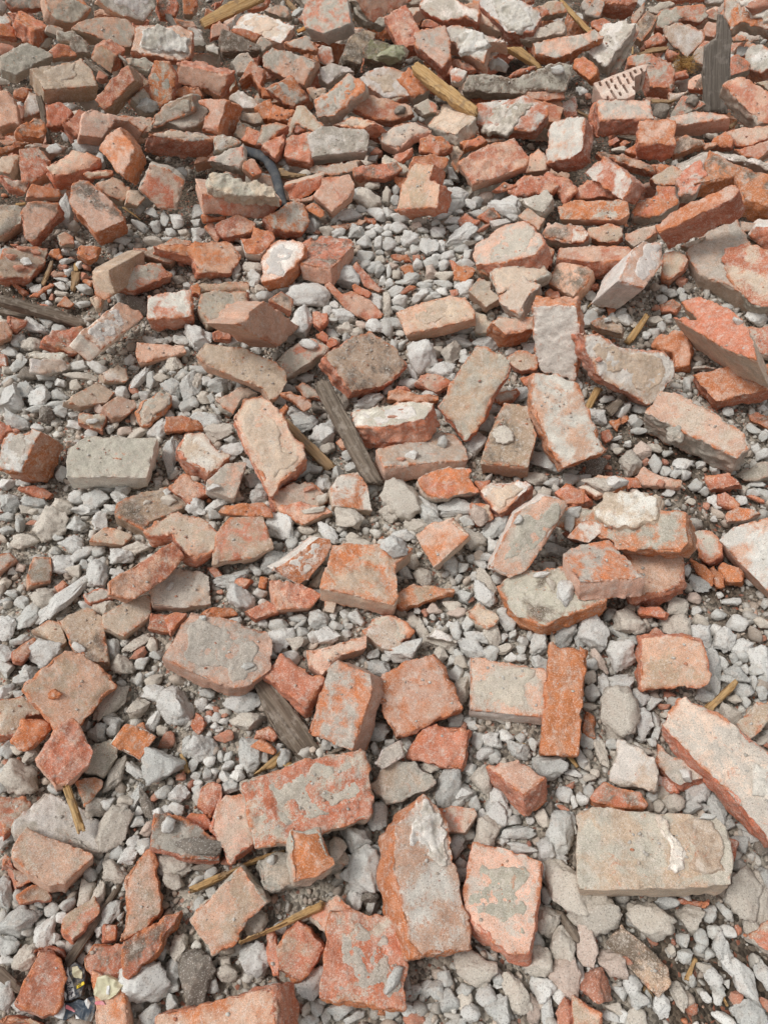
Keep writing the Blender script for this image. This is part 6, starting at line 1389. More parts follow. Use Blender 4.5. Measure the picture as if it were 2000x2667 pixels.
-226 1625 133 19 6 0 4 39 30 24 w
-509 1870 197 16 4 5 -11 32 41 25 g
148 1823 167 19 6 0 0 41 32 25 w
125 1681 139 19 6 0 0 40 31 25 p
-831 1034 52 19 4 3 1 33 26 21 w
-90 1261 77 19 5 0 0 27 36 22 k
-246 754 50 20 3 1 0 30 23 18 g
634 609 41 20 3 -2 -2 28 22 17 w
382 577 49 20 3 -2 0 21 28 17 t
-564 383 18 20 2 2 0 26 20 16 g
-410 331 20 20 2 2 2 25 19 16 g
-470 251 15 20 1 2 0 19 24 15 g
-159 172 17 19 1 0 6 23 18 14 g
339 72 11 20 0 -2 0 22 17 14 t
-702 1769 178 19 6 2 1 50 25 20 g
27 1620 125 19 5 -2 5 48 24 19 w
-747 1380 86 19 5 2 2 45 23 18 w
-899 1338 79 19 5 2 3 45 22 18 g
448 669 51 19 3 -1 -4 35 18 14 g
601 305 23 19 2 -2 -6 31 15 12 w
-509 1457 101 19 5 2 0 41 26 21 g
216 1714 144 19 6 -1 0 43 28 22 g
-920 1417 94 19 5 3 1 40 26 21 g
-600 1179 64 19 4 2 0 38 24 19 p
-610 1018 52 19 4 2 0 36 23 18 w
-587 966 49 20 4 2 0 35 22 18 w
366 1023 69 20 4 -1 0 35 23 18 g
304 963 68 19 4 0 -4 35 22 18 g
-397 955 54 20 4 2 0 35 22 18 w
175 918 68 18 4 1 -7 34 22 18 g
483 495 40 20 2 -2 0 19 29 15 g
-832 1812 192 19 6 2 1 34 34 28 t
-989 1650 150 19 5 3 1 33 33 27 w
193 2053 203 19 6 -1 0 37 37 30 g
-467 1250 73 19 5 2 0 30 30 24 g
-74 1065 71 20 4 0 0 28 28 23 g
127 1098 114 19 4 0 0 28 28 23 g
226 784 63 20 3 -1 0 25 25 20 g
653 709 46 20 3 -3 0 25 25 20 g
385 600 51 20 3 -2 0 24 24 19 g
-377 341 23 20 2 2 0 21 21 17 w
161 335 34 20 2 -1 0 21 21 17 w
331 364 36 20 2 -1 0 21 21 17 w
508 171 18 20 1 -2 0 20 20 16 g
-1104 2839 256 18 7 2 3 60 32 26 g
-34 2177 213 19 7 0 0 41 34 28 g
-663 1826 190 18 5 3 -4 47 25 20 g
-1003 1718 166 19 6 3 1 31 37 25 g
-130 1876 183 18 6 2 -6 32 38 26 g
-704 1261 69 15 5 -1 12 41 22 18 g
-188 1340 81 19 5 0 4 42 22 18 g
-25 1004 69 20 4 0 0 30 25 20 g
-642 964 47 19 4 2 0 37 20 16 w
-192 871 58 18 4 -1 8 29 24 19 g
-363 948 56 20 4 1 0 30 25 20 g
-142 929 93 20 4 0 2 48 14 12 t
261 647 55 20 3 -1 0 22 26 18 g
687 739 44 20 3 -3 0 34 18 15 w
-361 507 31 20 2 2 0 25 21 17 w
-325 552 35 20 2 1 0 26 21 17 g
-251 402 30 20 2 1 0 24 20 16 w
214 469 43 19 2 0 -5 31 16 13 w
205 346 35 20 2 -1 -3 23 19 16 g
123 263 28 20 1 -1 0 22 19 15 g
256 220 24 20 1 -1 0 18 22 15 g
457 159 17 19 1 -2 -5 18 21 14 g
-828 1346 79 19 5 3 1 48 20 16 w
33 107 12 14 0 0 -14 29 12 10 g
-536 1643 144 19 6 2 0 39 27 22 k
168 1742 150 19 6 -1 2 40 28 22 w
615 1521 111 19 5 -2 -1 38 26 21 w
-490 1351 82 17 3 4 -9 25 37 20 g
-718 1063 54 19 4 3 1 23 34 19 g
731 1315 78 19 5 -2 -1 25 36 20 g
-721 744 31 16 4 1 11 30 21 17 g
-65 880 62 20 4 0 0 31 22 17 t
131 723 59 20 3 -1 0 29 20 16 t
229 705 58 19 3 0 -3 29 20 16 g
640 675 44 19 3 -2 -4 29 20 16 w
-347 349 23 20 1 2 -3 25 18 14 w
443 356 32 15 2 0 -13 25 18 14 t
658 534 35 20 2 -3 0 19 27 15 g
-58 267 25 20 1 0 0 24 17 14 g
498 95 11 19 1 -2 -5 22 16 12 g
-896 1384 86 17 6 0 9 46 20 16 g
-393 1245 70 19 4 3 -5 44 19 15 g
360 1433 92 19 5 -2 3 40 23 19 w
-593 863 41 18 4 1 6 34 19 15 g
-22 621 50 19 3 -1 6 30 17 14 g
226 655 54 19 3 -2 5 31 18 14 w
-413 285 17 20 1 2 0 27 15 12 w
-771 1610 140 19 5 2 1 33 30 24 g
-127 1452 97 19 5 0 0 29 32 23 r
773 1642 142 19 5 -2 -1 30 33 24 r
-450 1261 73 19 5 2 0 27 30 22 g
261 1238 77 19 5 -1 0 30 27 22 g
665 1051 64 19 4 -2 0 26 28 21 w
682 1023 62 19 4 -2 0 28 25 20 g
734 1065 62 19 4 -3 -1 28 26 21 g
-770 788 34 20 3 3 0 23 26 19 t
58 684 56 20 3 0 0 22 24 18 t
-305 405 28 20 2 1 0 22 20 16 g
278 346 34 20 2 -1 0 19 21 16 k
399 455 40 20 2 -2 0 20 22 16 g
573 327 27 20 1 -2 0 21 19 15 g
-573 132 9 20 1 2 0 18 19 14 w
-436 281 17 20 1 2 0 19 21 15 g
-339 143 13 20 1 2 0 19 18 14 g
-274 226 19 20 1 1 0 18 20 15 g
495 141 15 20 1 -2 0 18 19 14 g
-924 2074 269 19 6 2 1 39 29 24 g
-584 1456 101 19 5 2 1 35 26 21 g
-336 1660 143 19 6 1 0 36 27 22 g
-55 1703 145 16 5 3 -11 28 37 22 g
-265 1624 133 19 6 1 0 36 27 22 g
-395 1790 175 19 6 1 0 37 28 23 w
160 1710 143 19 6 0 0 37 28 22 w
743 1607 132 19 5 -2 -1 36 27 22 g
-781 1327 78 19 4 3 -3 34 25 20 w
-771 1266 68 19 5 2 4 50 17 13 g
-756 744 31 19 3 2 4 28 21 17 g
156 808 63 17 3 -2 9 28 21 17 g
99 713 58 20 3 0 0 27 20 16 p
612 719 47 20 3 -2 0 27 20 16 w
-648 453 18 20 2 3 0 25 18 15 t
-210 435 33 20 2 1 0 24 18 15 g
-271 420 29 20 2 1 3 24 18 15 w
-273 401 28 20 2 1 0 24 18 14 w
347 376 35 20 2 -2 0 18 24 14 g
-105 57 9 20 0 0 0 20 15 12 g
956 2543 246 19 7 -2 -2 56 26 21 t
-592 1849 193 19 6 2 1 22 47 18 g
-140 800 55 16 2 2 -11 35 16 13 g
-44 60 8 20 0 0 4 25 12 10 g
33 88 11 20 0 0 3 26 12 10 g
-631 1864 198 19 6 2 -1 41 25 20 g
254 1895 179 19 6 -1 0 42 26 21 g
246 1932 185 19 6 0 -4 42 26 21 w
-720 1198 64 19 4 3 -1 35 22 17 w
-460 967 79 19 4 2 -1 32 20 16 t
-543 1345 80 19 5 2 0 37 23 18 t
714 1287 74 18 5 -1 -7 36 22 18 g
-165 900 59 19 4 1 -3 32 19 16 t
205 831 63 20 4 -1 -2 31 19 15 w
597 321 24 19 2 -2 -3 25 15 12 g
10 1891 182 19 6 0 0 32 32 26 w
-743 1319 78 19 5 2 1 28 28 22 t
242 1204 77 18 5 1 -8 27 27 22 g
-430 629 35 20 3 2 0 22 22 18 g
-135 660 49 20 3 1 0 22 22 18 w
680 624 40 20 3 -3 0 22 22 18 g
504 687 51 20 3 -2 0 22 22 18 t
460 350 31 20 2 -2 0 19 19 16 t
393 2673 249 18 7 0 -4 42 35 28 g
1216 2768 255 19 7 -3 -1 43 35 29 g
959 2641 251 18 6 -4 6 42 34 28 t
-672 1580 131 19 5 2 1 33 27 22 g
-131 1483 102 19 5 0 0 32 26 21 g
-126 1814 170 19 6 0 0 35 28 23 w
-502 1805 182 19 6 2 0 34 28 23 g
-67 1483 101 19 5 0 0 32 26 21 t
260 1944 188 19 6 -1 0 36 29 24 g
34 1677 138 19 6 0 0 34 28 22 t
511 1512 107 19 5 -2 0 32 26 21 g
-429 1333 80 19 5 1 0 31 25 20 w
197 1395 88 19 5 -1 0 31 26 21 g
26 1447 95 18 5 2 -8 32 26 21 g
626 1057 64 19 4 -2 0 28 23 19 g
-455 579 30 20 2 2 0 19 24 16 g
-93 681 52 20 3 0 0 24 20 16 g
-155 670 49 20 3 1 0 24 20 16 g
611 804 52 20 3 -2 0 21 26 17 w
436 705 54 20 3 -2 0 25 20 16 g
756 738 42 20 3 -3 0 25 21 17 g
-534 495 23 20 2 2 0 19 23 15 g
-428 574 31 20 2 2 0 24 19 16 t
-330 425 27 20 2 1 0 18 22 15 g
-101 456 38 20 2 0 0 22 18 15 g
261 453 42 20 2 -1 0 18 22 15 g
-543 209 12 20 1 2 0 20 16 13 g
-86 62 9 20 0 0 0 15 19 12 g
48 96 13 20 0 0 0 19 16 12 g
348 62 10 20 0 -2 0 19 15 12 w
317 117 14 20 1 -1 0 19 16 13 w
481 123 14 20 1 -2 0 19 16 13 t
559 78 10 20 0 -2 0 15 19 12 r
36 1564 113 19 5 0 -2 42 21 17 g
232 1785 157 19 6 -2 3 44 22 18 k
-773 966 44 19 4 3 1 35 18 14 t
72 74 10 14 0 0 -14 12 24 10 g
-1237 2566 243 15 3 6 -11 23 60 18 t
158 1646 128 19 6 0 -2 49 18 15 g
58 1653 130 19 6 0 0 49 18 15 g
205 1493 101 19 5 -1 0 35 23 19 g
604 1544 114 19 5 -2 -1 36 24 19 g
-622 1398 89 19 5 2 1 34 23 18 w
-573 1288 73 19 5 1 6 33 22 18 g
-74 1277 76 19 5 0 0 22 33 18 g
-248 1271 74 15 3 4 -12 22 33 18 g
605 1242 73 19 5 -2 0 33 22 18 g
809 1006 55 19 4 -3 -1 30 20 16 g
-813 948 43 19 4 3 1 30 20 16 g
-169 701 48 20 3 1 0 36 14 11 g
-438 285 16 20 1 2 0 23 15 12 g
-305 429 28 19 2 1 5 24 16 13 w
-85 456 38 20 2 1 -3 24 16 13 g
-1167 2832 255 17 7 0 8 52 28 23 t
-310 3056 269 18 7 -1 5 54 29 24 g
-38 1815 166 19 6 -1 3 41 22 18 w
206 1769 154 19 6 -2 3 41 22 18 g
-911 1454 100 19 5 3 1 38 20 16 g
819 1031 55 19 4 -3 -1 33 18 14 w
-589 961 47 19 4 3 -1 32 17 14 g
-592 738 33 20 3 2 0 30 16 13 g
-503 188 12 20 1 2 0 17 17 14 w
-24 2161 211 19 7 0 0 34 31 25 r
362 2673 249 19 7 -1 0 39 35 28 g
-666 1881 203 19 6 2 1 29 32 23 g
89 1713 145 19 6 0 0 31 28 22 w
223 1742 150 19 6 -1 0 31 28 22 w
676 1484 104 19 5 -2 -1 29 26 21 w
-496 1422 94 19 5 2 0 29 26 21 g
-799 915 42 19 4 3 1 25 22 18 g
-118 828 58 20 3 0 0 21 24 17 t
-258 805 51 20 3 1 0 21 23 17 g
196 814 63 20 3 -1 0 23 21 17 w
257 613 52 20 3 -1 0 22 19 16 g
347 876 64 20 4 -1 0 24 22 17 g
-414 301 18 19 2 1 7 19 17 14 w
-395 485 28 20 2 2 0 21 19 15 t
-349 402 25 20 2 2 0 20 18 14 r
-456 577 30 20 2 2 0 19 22 16 g
-318 379 25 20 2 1 0 18 20 14 g
-16 447 39 20 2 0 0 18 20 15 g
196 454 42 20 2 -1 0 20 18 15 g
450 371 32 20 2 -2 0 20 18 14 g
-441 172 12 20 1 2 0 16 18 13 w
155 142 15 19 1 -1 -5 32 9 7 g
314 120 15 20 1 -1 0 17 16 13 g
494 85 11 20 0 -2 0 17 15 12 w
121 1608 120 19 6 0 0 45 18 15 g
298 752 122 20 3 -1 0 33 13 11 w
314 730 124 19 3 -2 3 13 33 11 t
322 405 36 20 2 -1 -2 30 12 10 w
482 475 37 17 1 -3 10 31 12 10 g
669 465 29 19 1 -3 6 31 12 10 t
-494 152 9 20 0 2 -3 27 11 9 g
-575 2039 224 19 6 2 1 36 26 21 g
57 2347 221 19 7 0 0 39 29 23 p
184 2467 230 19 7 0 0 41 29 24 k
928 2333 286 19 7 -2 -1 38 28 23 k
851 2398 239 19 7 -2 -1 40 29 23 k
-33 2005 198 19 6 0 0 36 26 21 t
93 1873 175 19 6 0 0 35 26 21 t
700 1503 107 19 5 -2 -1 23 32 19 g
691 1521 111 19 5 -2 -1 32 24 19 t
-508 1228 68 19 5 2 0 30 22 17 g
-222 1344 81 19 5 1 0 31 23 18 g
-228 1308 77 19 5 1 0 31 22 18 g
-158 1245 74 19 5 1 0 30 22 18 k
-347 1152 66 19 4 1 0 29 21 17 g
8 1303 78 18 5 -2 7 31 22 18 w
348 998 68 20 4 -1 0 28 20 16 t
526 1274 75 19 5 -2 0 30 22 18 w
587 1178 70 19 4 -2 0 29 21 17 g
-546 810 39 20 3 2 0 26 19 15 w
705 577 35 20 2 -3 0 24 17 14 g
738 787 45 18 4 -1 -7 26 19 15 g
640 538 36 19 3 -2 -4 23 17 14 t
682 572 36 20 2 -3 0 17 24 14 g
-462 135 9 20 1 2 0 14 19 11 w
-1119 2362 238 19 7 3 1 25 43 20 r
-687 2637 249 19 7 2 1 27 46 22 t
970 2227 233 18 7 -1 -4 48 21 17 t
-837 1624 141 19 5 3 1 36 21 17 w
13 1846 170 19 6 -1 2 38 22 18 w
151 1622 124 19 6 1 -5 36 21 17 w
-678 1178 62 19 4 2 1 32 19 15 w
-303 1086 62 18 4 2 -6 36 16 12 w
-401 1360 82 19 5 1 0 34 20 16 g
-314 1428 92 19 5 2 -5 35 20 16 g
5 1050 68 20 4 0 0 15 36 12 t
615 1127 66 19 5 -1 -4 32 18 15 t
-7 2273 218 19 7 0 0 32 32 26 w
1023 2131 233 19 6 -3 -1 30 30 24 g
-615 1818 188 19 6 2 1 28 28 23 g
-338 1637 138 19 6 1 0 27 27 22 g
-71 1972 196 19 6 0 0 29 29 24 g
533 1597 125 19 5 -2 0 27 27 22 g
-495 1266 72 19 5 2 0 25 25 20 g
-346 1444 97 19 5 1 0 26 26 21 g
-398 1019 58 20 4 1 0 23 23 18 g
848 1130 63 19 4 -3 -1 24 24 19 w
682 576 36 20 2 -3 0 19 19 16 w
-302 490 32 20 2 1 0 19 19 15 w
-916 2569 249 18 6 4 -6 38 30 24 r
-536 1801 181 19 6 2 0 31 25 20 t
-64 1909 185 19 6 0 0 32 26 21 w
164 1895 175 19 6 -1 2 51 16 13 w
330 1972 189 19 6 -2 4 52 16 13 g
-367 1452 98 15 3 4 -12 23 29 19 t
-270 1010 61 20 4 1 0 25 20 16 g
62 1055 124 20 4 0 0 25 20 17 w
643 1052 63 19 4 -2 0 26 20 16 g
772 983 55 19 4 -3 -1 20 25 16 w
711 985 57 19 4 -3 -1 25 20 16 w
813 1237 70 19 4 -3 -1 27 22 18 w
-748 765 31 20 3 3 0 23 19 15 g
-69 681 52 20 3 0 0 22 18 14 g
722 661 39 20 3 -3 0 22 18 14 r
8 457 40 20 2 0 0 20 16 13 g
319 357 33 20 2 -1 0 16 19 12 w
470 460 37 20 2 -2 0 16 20 13 g
350 399 36 19 2 -1 -5 20 16 13 t
-774 1567 125 19 5 2 1 39 18 14 g
106 1627 124 19 6 0 0 39 18 15 g
587 1524 108 19 5 -2 -1 38 18 14 t
-602 1308 73 18 3 4 -8 36 17 13 r
71 1360 81 17 4 2 -10 37 17 14 w
-163 686 47 19 3 0 7 29 13 11 g
321 654 52 20 3 -1 0 13 29 11 t
520 545 40 20 2 -2 0 27 13 10 r
-299 242 17 19 1 1 5 24 11 9 g
-615 1741 168 19 5 3 -4 34 22 17 t
-555 1455 99 19 5 2 0 32 20 16 g
-325 1621 132 19 6 0 4 33 21 17 t
-188 1651 135 19 5 2 -3 33 21 17 t
-19 1841 170 19 6 0 0 35 22 18 w
855 1183 65 18 5 -1 -8 30 19 15 g
766 1065 59 19 4 -2 -4 28 18 15 g
-568 629 65 19 2 3 -3 24 15 13 w
369 522 43 20 2 -2 0 23 15 12 t
539 351 27 20 2 -2 -3 21 14 11 g
383 184 18 20 1 -2 0 13 20 10 g
1173 2709 252 19 7 -3 -1 35 31 25 g
627 2510 239 19 7 -2 -1 33 30 24 g
948 3161 267 18 7 -2 -1 39 34 28 g
-145 1561 116 19 5 0 0 24 27 19 w
-125 1569 117 19 5 0 0 27 24 19 w
-86 1715 147 19 6 0 0 28 25 20 g
-12 1689 140 19 6 0 0 25 28 20 g
-245 1652 138 19 6 1 0 27 24 20 g
-93 1469 98 19 5 0 0 26 23 19 g
32 1949 189 19 6 0 0 26 29 21 g
-922 1363 83 19 5 3 1 25 23 18 t
-826 1314 75 19 5 3 1 25 22 18 g
-673 1247 68 19 5 2 1 25 22 18 p
-83 1100 70 20 4 0 0 23 21 17 g
-108 954 63 20 4 0 0 20 22 16 g
195 1418 90 19 5 -1 0 26 23 18 w
788 1014 56 19 4 -3 -1 20 23 16 t
-748 826 35 20 3 3 0 19 21 15 p
-231 689 46 20 3 1 0 20 18 14 w
-78 706 53 20 3 0 0 20 18 14 g
125 606 51 20 3 -1 0 17 19 14 g
139 622 53 20 3 -1 0 20 17 14 g
176 828 63 20 3 -1 0 19 21 15 g
6 614 50 20 3 0 0 19 17 14 g
659 619 39 20 3 -3 0 20 17 14 g
676 599 37 20 2 -3 0 17 20 14 w
402 572 46 20 2 -2 0 17 19 14 g
-365 349 22 20 2 2 0 18 16 13 w
-412 348 20 20 2 2 0 18 16 13 w
-292 411 28 19 2 1 7 16 18 13 w
-250 414 29 20 2 1 0 18 16 13 w
-273 438 30 20 2 1 0 16 18 13 g
158 487 44 20 2 -1 0 18 16 13 g
242 328 32 20 1 -1 0 17 15 12 w
351 420 38 20 2 -2 0 16 18 13 t
-508 163 10 20 1 2 0 16 14 11 g
-114 71 9 20 0 1 0 14 15 11 t
-175 265 63 20 1 1 0 16 15 12 g
483 147 15 20 1 -2 0 16 14 11 g
548 172 16 20 1 -2 0 14 16 12 r
-970 2386 241 19 7 2 3 43 22 17 w
-178 2327 223 19 7 1 -1 43 21 17 g
519 2387 351 19 7 -1 -1 42 21 19 g
-839 1702 160 19 6 2 1 37 18 15 g
-492 1477 102 19 5 2 0 17 35 14 w
-219 1663 137 19 6 1 -1 37 18 15 t
106 1646 128 19 6 0 0 36 18 15 g
550 1558 114 19 5 -1 -2 36 18 14 w
-803 1193 62 19 4 3 -1 32 16 13 w
-437 1239 68 19 5 1 2 33 16 13 t
-242 570 108 20 3 1 3 25 12 10 g
125 794 60 19 3 -1 5 28 14 11 w
484 302 159 20 1 -2 0 21 10 9 g
-41 2219 213 19 7 0 0 35 24 20 t
-12 1726 147 19 6 0 0 31 22 17 t
179 2022 196 19 6 -1 0 33 23 19 g
788 1622 135 19 5 -2 -1 21 30 17 k
-71 665 50 20 3 0 0 22 15 12 g
236 616 51 20 3 -1 0 22 15 12 w
11 712 55 20 3 0 0 23 16 13 g
619 635 41 20 3 -2 0 22 15 12 w
255 200 21 20 1 -1 0 18 13 10 w
-37 2142 207 19 7 0 0 37 20 16 g
11 2298 216 19 7 0 0 39 21 17 w
-896 1617 138 19 6 2 4 33 18 14 w
191 1845 168 19 6 -1 0 35 19 15 g
-307 1313 76 19 5 2 -3 31 17 13 g
-159 985 96 19 4 0 3 27 15 12 r
457 445 35 20 2 -2 -2 22 12 10 t
-414 165 10 20 1 2 0 11 20 9 g
393 84 10 20 0 -2 0 10 19 8 g
-831 1600 133 19 5 3 1 39 15 12 t
-587 1220 64 15 2 4 -12 35 14 11 t
254 830 195 18 3 -2 7 28 11 10 g
28 2320 219 19 7 0 0 28 28 23 t
-349 1445 96 19 5 1 0 23 23 19 g
-160 1640 133 19 6 1 0 24 24 19 t
657 1471 100 19 5 -2 -1 23 23 19 g
772 1596 129 19 5 -2 -1 24 24 19 g
-412 1277 73 19 5 1 0 22 22 18 g
-393 1287 74 19 5 1 0 22 22 18 w
696 1006 59 19 4 -3 -1 20 20 16 g
872 1165 64 19 4 -3 -1 21 21 17 g
-683 631 25 20 3 3 0 18 18 14 g
-617 830 38 20 3 2 0 19 19 15 g
245 662 55 20 3 -1 0 18 18 14 g
259 632 53 20 3 -1 0 17 17 14 g
28 783 60 20 3 0 0 19 19 15 g
195 300 30 20 1 -1 0 15 15 12 w
-462 261 12 19 1 2 -4 8 30 6 g
45 2283 281 19 7 0 0 31 24 20 k
-827 1667 152 19 6 2 1 27 21 17 w
-511 1627 138 19 6 2 0 27 21 17 g
-191 1797 167 19 6 1 0 28 22 18 w
-503 1780 174 19 6 2 0 28 22 17 g
81 1764 153 19 6 0 0 28 22 18 g
248 1569 114 19 5 -1 0 27 21 17 k
718 1594 126 19 5 -2 -1 27 21 17 g
-356 973 115 20 4 1 0 22 17 14 w
166 1341 80 19 5 -1 0 25 20 16 g
709 1080 62 19 4 -3 -1 23 18 15 w
893 1250 69 18 5 -2 -6 25 19 15 w
-437 590 30 20 3 2 0 20 15 12 g
-689 898 40 20 4 3 0 22 17 14 g
-762 816 34 20 3 3 0 21 17 13 g
-288 698 43 20 3 1 0 20 16 13 g
278 660 54 20 3 -1 0 15 20 12 g
-676 556 21 20 2 3 0 19 15 12 g
238 465 42 20 2 -1 0 18 14 11 g
364 406 36 20 2 -1 -3 18 14 11 t
-255 269 20 20 1 1 0 17 13 11 r
476 85 10 20 0 -2 0 15 12 10 w
412 158 16 20 1 -2 0 16 12 10 r
-574 1802 181 19 6 1 2 31 19 15 g
-836 1644 143 19 5 3 0 45 12 10 w
-831 1582 128 19 5 3 1 36 15 12 t
-858 1493 108 19 4 4 -4 29 18 14 g
89 1853 170 19 6 0 0 32 19 15 p
270 1842 166 18 5 -3 6 38 16 13 r
875 1559 121 19 5 -3 -1 30 18 14 g
784 1323 265 18 6 -1 -6 26 15 14 g
43 1449 93 17 5 2 -10 17 29 14 g
619 1002 60 19 4 -2 0 25 15 12 w
-760 964 43 19 4 3 1 25 15 12 t
606 769 48 20 3 -2 0 14 23 11 t
-286 439 28 15 1 2 -14 20 12 10 g
206 425 38 19 2 -1 5 20 12 10 t
43 454 39 20 2 0 0 12 20 10 g
315 384 34 19 1 -2 4 24 10 8 r
301 350 31 19 2 -1 -5 23 10 8 r
507 524 39 20 2 -2 0 21 13 10 r
453 82 9 19 1 -2 -6 17 10 8 g
461 104 11 20 0 -2 0 10 17 8 g
438 144 14 20 0 -2 3 11 18 9 t
-1271 2864 258 19 7 3 1 32 28 23 t
-292 2105 216 19 6 1 0 27 24 19 g
964 2527 245 19 7 -2 -1 30 26 21 t
-800 1689 158 19 6 2 1 21 24 17 w
-509 1836 187 19 6 2 0 25 22 18 g
15 1648 130 19 6 0 0 24 21 17 w
33 1994 194 19 6 0 0 23 26 18 g
553 1136 68 19 4 -2 0 21 18 15 w
-99 704 51 20 3 0 0 18 16 13 w
-324 406 25 20 2 1 0 16 14 11 g
-302 509 32 20 2 1 0 15 17 12 w
149 498 44 20 2 -1 0 14 17 12 g
698 2172 219 19 6 -2 -1 38 17 14 t
-583 1779 175 19 6 2 1 34 16 12 g
-59 1513 103 19 5 1 -3 32 15 12 p
-798 1037 48 19 4 3 1 28 13 10 g
-88 720 51 19 3 -1 7 25 11 9 t
-390 370 20 17 2 1 10 22 10 8 r
75 2117 203 19 7 0 0 20 31 16 k
115 2359 219 18 7 1 -5 32 22 17 g
1245 3137 260 17 5 -5 7 39 26 21 p
-913 1651 191 19 6 3 1 27 18 15 w
-652 1692 156 19 6 2 1 27 18 15 g
-781 1683 155 19 6 2 1 27 18 15 r
-122 1463 96 19 5 0 0 26 17 14 t
-130 1526 107 19 5 0 0 27 18 14 g
206 1907 178 19 6 -1 0 29 19 16 g
108 1836 166 19 6 0 0 29 19 15 g
140 1862 171 19 6 0 0 29 19 15 g
9 1822 165 19 6 0 0 28 19 15 w
25 1708 141 19 6 0 0 28 18 15 p
40 1728 145 19 6 0 0 28 19 15 w
284 1915 181 18 6 -2 5 29 19 16 t
90 1737 147 19 6 0 0 28 19 15 r
140 1745 148 19 6 0 0 28 19 15 w
220 1794 158 19 6 -1 0 28 19 15 g
-754 1027 48 19 4 3 1 23 15 12 w
-626 1199 63 19 4 2 0 16 24 13 t
884 1177 63 19 4 -3 -1 16 24 13 w
-687 860 37 20 3 3 0 22 14 12 g
245 882 64 19 4 0 -4 22 14 12 g
148 783 60 19 3 -2 6 21 14 11 g
714 718 41 20 3 -3 0 20 14 11 t
-318 394 24 20 2 2 -3 18 12 10 w
-317 503 30 20 2 1 0 19 13 10 w
-289 498 31 20 2 1 0 19 12 10 w
-304 522 32 19 2 2 -5 19 13 10 r
455 465 37 20 2 -2 0 18 12 10 g
506 509 38 20 2 -2 0 19 12 10 t
-450 278 15 20 1 2 0 11 17 9 t
12 1686 135 19 6 0 0 12 40 10 w
-6 1657 131 19 6 0 0 15 30 12 w
41 1765 152 19 6 0 0 31 16 13 g
-731 1231 64 19 4 2 1 27 14 11 g
314 1428 89 19 5 -1 0 29 14 12 g
-716 1560 124 16 6 -1 10 21 21 17 w
-388 1481 103 19 5 1 0 20 20 16 g
-417 752 81 20 3 2 0 16 16 13 g
79 709 56 20 3 0 0 16 16 13 r
181 788 61 20 3 -1 0 16 16 13 w
-832 2139 233 19 6 2 1 27 20 16 g
-289 2994 265 19 7 1 0 33 25 20 r
333 2680 246 19 7 -1 0 31 23 19 t
938 2716 250 19 7 -2 -1 23 31 19 g
637 2499 236 19 7 -2 -1 30 22 18 w
-841 1732 167 19 6 2 1 25 18 15 w
-821 1759 174 19 6 2 1 25 19 15 w
-536 1463 100 19 5 2 0 23 17 14 g
-782 1654 147 19 6 2 1 24 18 15 r
-38 1842 170 19 6 0 0 25 19 15 w
-77 1527 106 19 5 2 -5 24 18 14 k
228 1757 150 19 6 -1 0 25 19 15 g
720 1533 112 19 5 -2 -1 24 18 14 g
585 1536 110 19 5 -2 -1 24 18 14 w
641 1440 93 19 5 -2 -1 23 17 14 k
634 1509 106 19 5 -2 -1 24 18 14 t
-637 1189 62 19 4 2 1 16 22 13 g
-346 1317 76 19 5 1 0 22 17 13 g
217 1157 72 19 4 -1 0 21 16 13 g
716 971 54 19 4 -3 -1 20 15 12 w
529 1119 67 19 4 -2 0 21 16 13 t
662 978 57 19 4 -2 0 20 15 12 t
-606 842 38 20 3 2 0 19 14 12 g
-763 749 28 18 4 2 7 28 9 7 r
-487 573 27 20 2 2 0 17 13 10 g
-183 890 57 20 4 1 0 15 19 12 g
-133 756 52 20 3 1 0 18 14 11 g
-269 817 49 20 3 1 0 14 19 11 g
-209 623 42 20 3 1 0 13 17 11 g
-316 526 32 20 2 1 0 17 13 10 w
-294 486 30 20 2 1 0 17 12 10 w
-413 191 12 20 1 2 0 11 15 9 g
364 130 30 19 1 -1 -5 14 10 8 r
-226 2057 208 19 6 1 0 30 17 13 t
258 2590 237 16 6 3 -10 19 34 15 k
-923 1629 140 19 5 3 1 27 15 12 g
-936 1651 146 19 5 3 1 27 15 12 g
-925 1629 189 19 5 3 1 27 15 12 r
-12 1756 151 19 6 0 0 28 16 12 g
699 1564 117 19 5 -2 -1 27 15 12 r
-469 1233 67 19 5 2 0 25 14 11 w
-354 1336 77 19 5 1 0 25 14 11 g
638 1112 64 19 4 -2 0 24 13 11 g
-525 2248 230 19 6 2 -1 38 14 11 g
-694 1589 130 19 5 2 1 21 18 14 g
258 1807 160 19 6 -1 0 22 19 15 w
186 1733 145 19 6 -1 0 22 19 15 g
189 1646 128 19 6 -1 0 18 21 15 g
769 1616 132 19 5 -2 -1 21 18 14 g
657 1447 94 19 5 -2 -1 20 17 14 k
-462 984 82 20 4 2 0 17 15 12 g
-498 1036 54 20 4 2 0 18 15 12 w
-480 1036 54 20 4 2 0 15 18 12 t
496 1069 66 19 4 -2 0 18 15 12 r
545 1000 62 20 4 -2 0 18 15 12 p
586 1087 65 19 4 -2 0 16 18 12 r
597 1008 80 19 4 -2 0 15 17 12 r
65 712 55 20 3 0 0 16 14 11 w
125 682 55 20 3 -1 0 16 13 11 w
664 608 37 20 3 -3 0 13 15 10 g
-502 472 21 20 2 2 0 14 12 10 g
513 103 10 20 0 -2 0 10 12 8 w
-949 2211 234 17 4 5 -9 28 17 14 g
-969 3068 258 19 7 2 1 34 21 17 g
-946 1649 209 19 6 3 1 24 15 12 r
-110 1803 162 19 6 1 -2 31 13 10 w
700 1549 114 19 5 -2 -1 24 15 12 k
-614 1378 82 19 5 2 1 28 11 9 w
37 1040 127 20 4 0 0 20 12 10 r
499 1099 66 19 4 -2 0 21 13 10 r
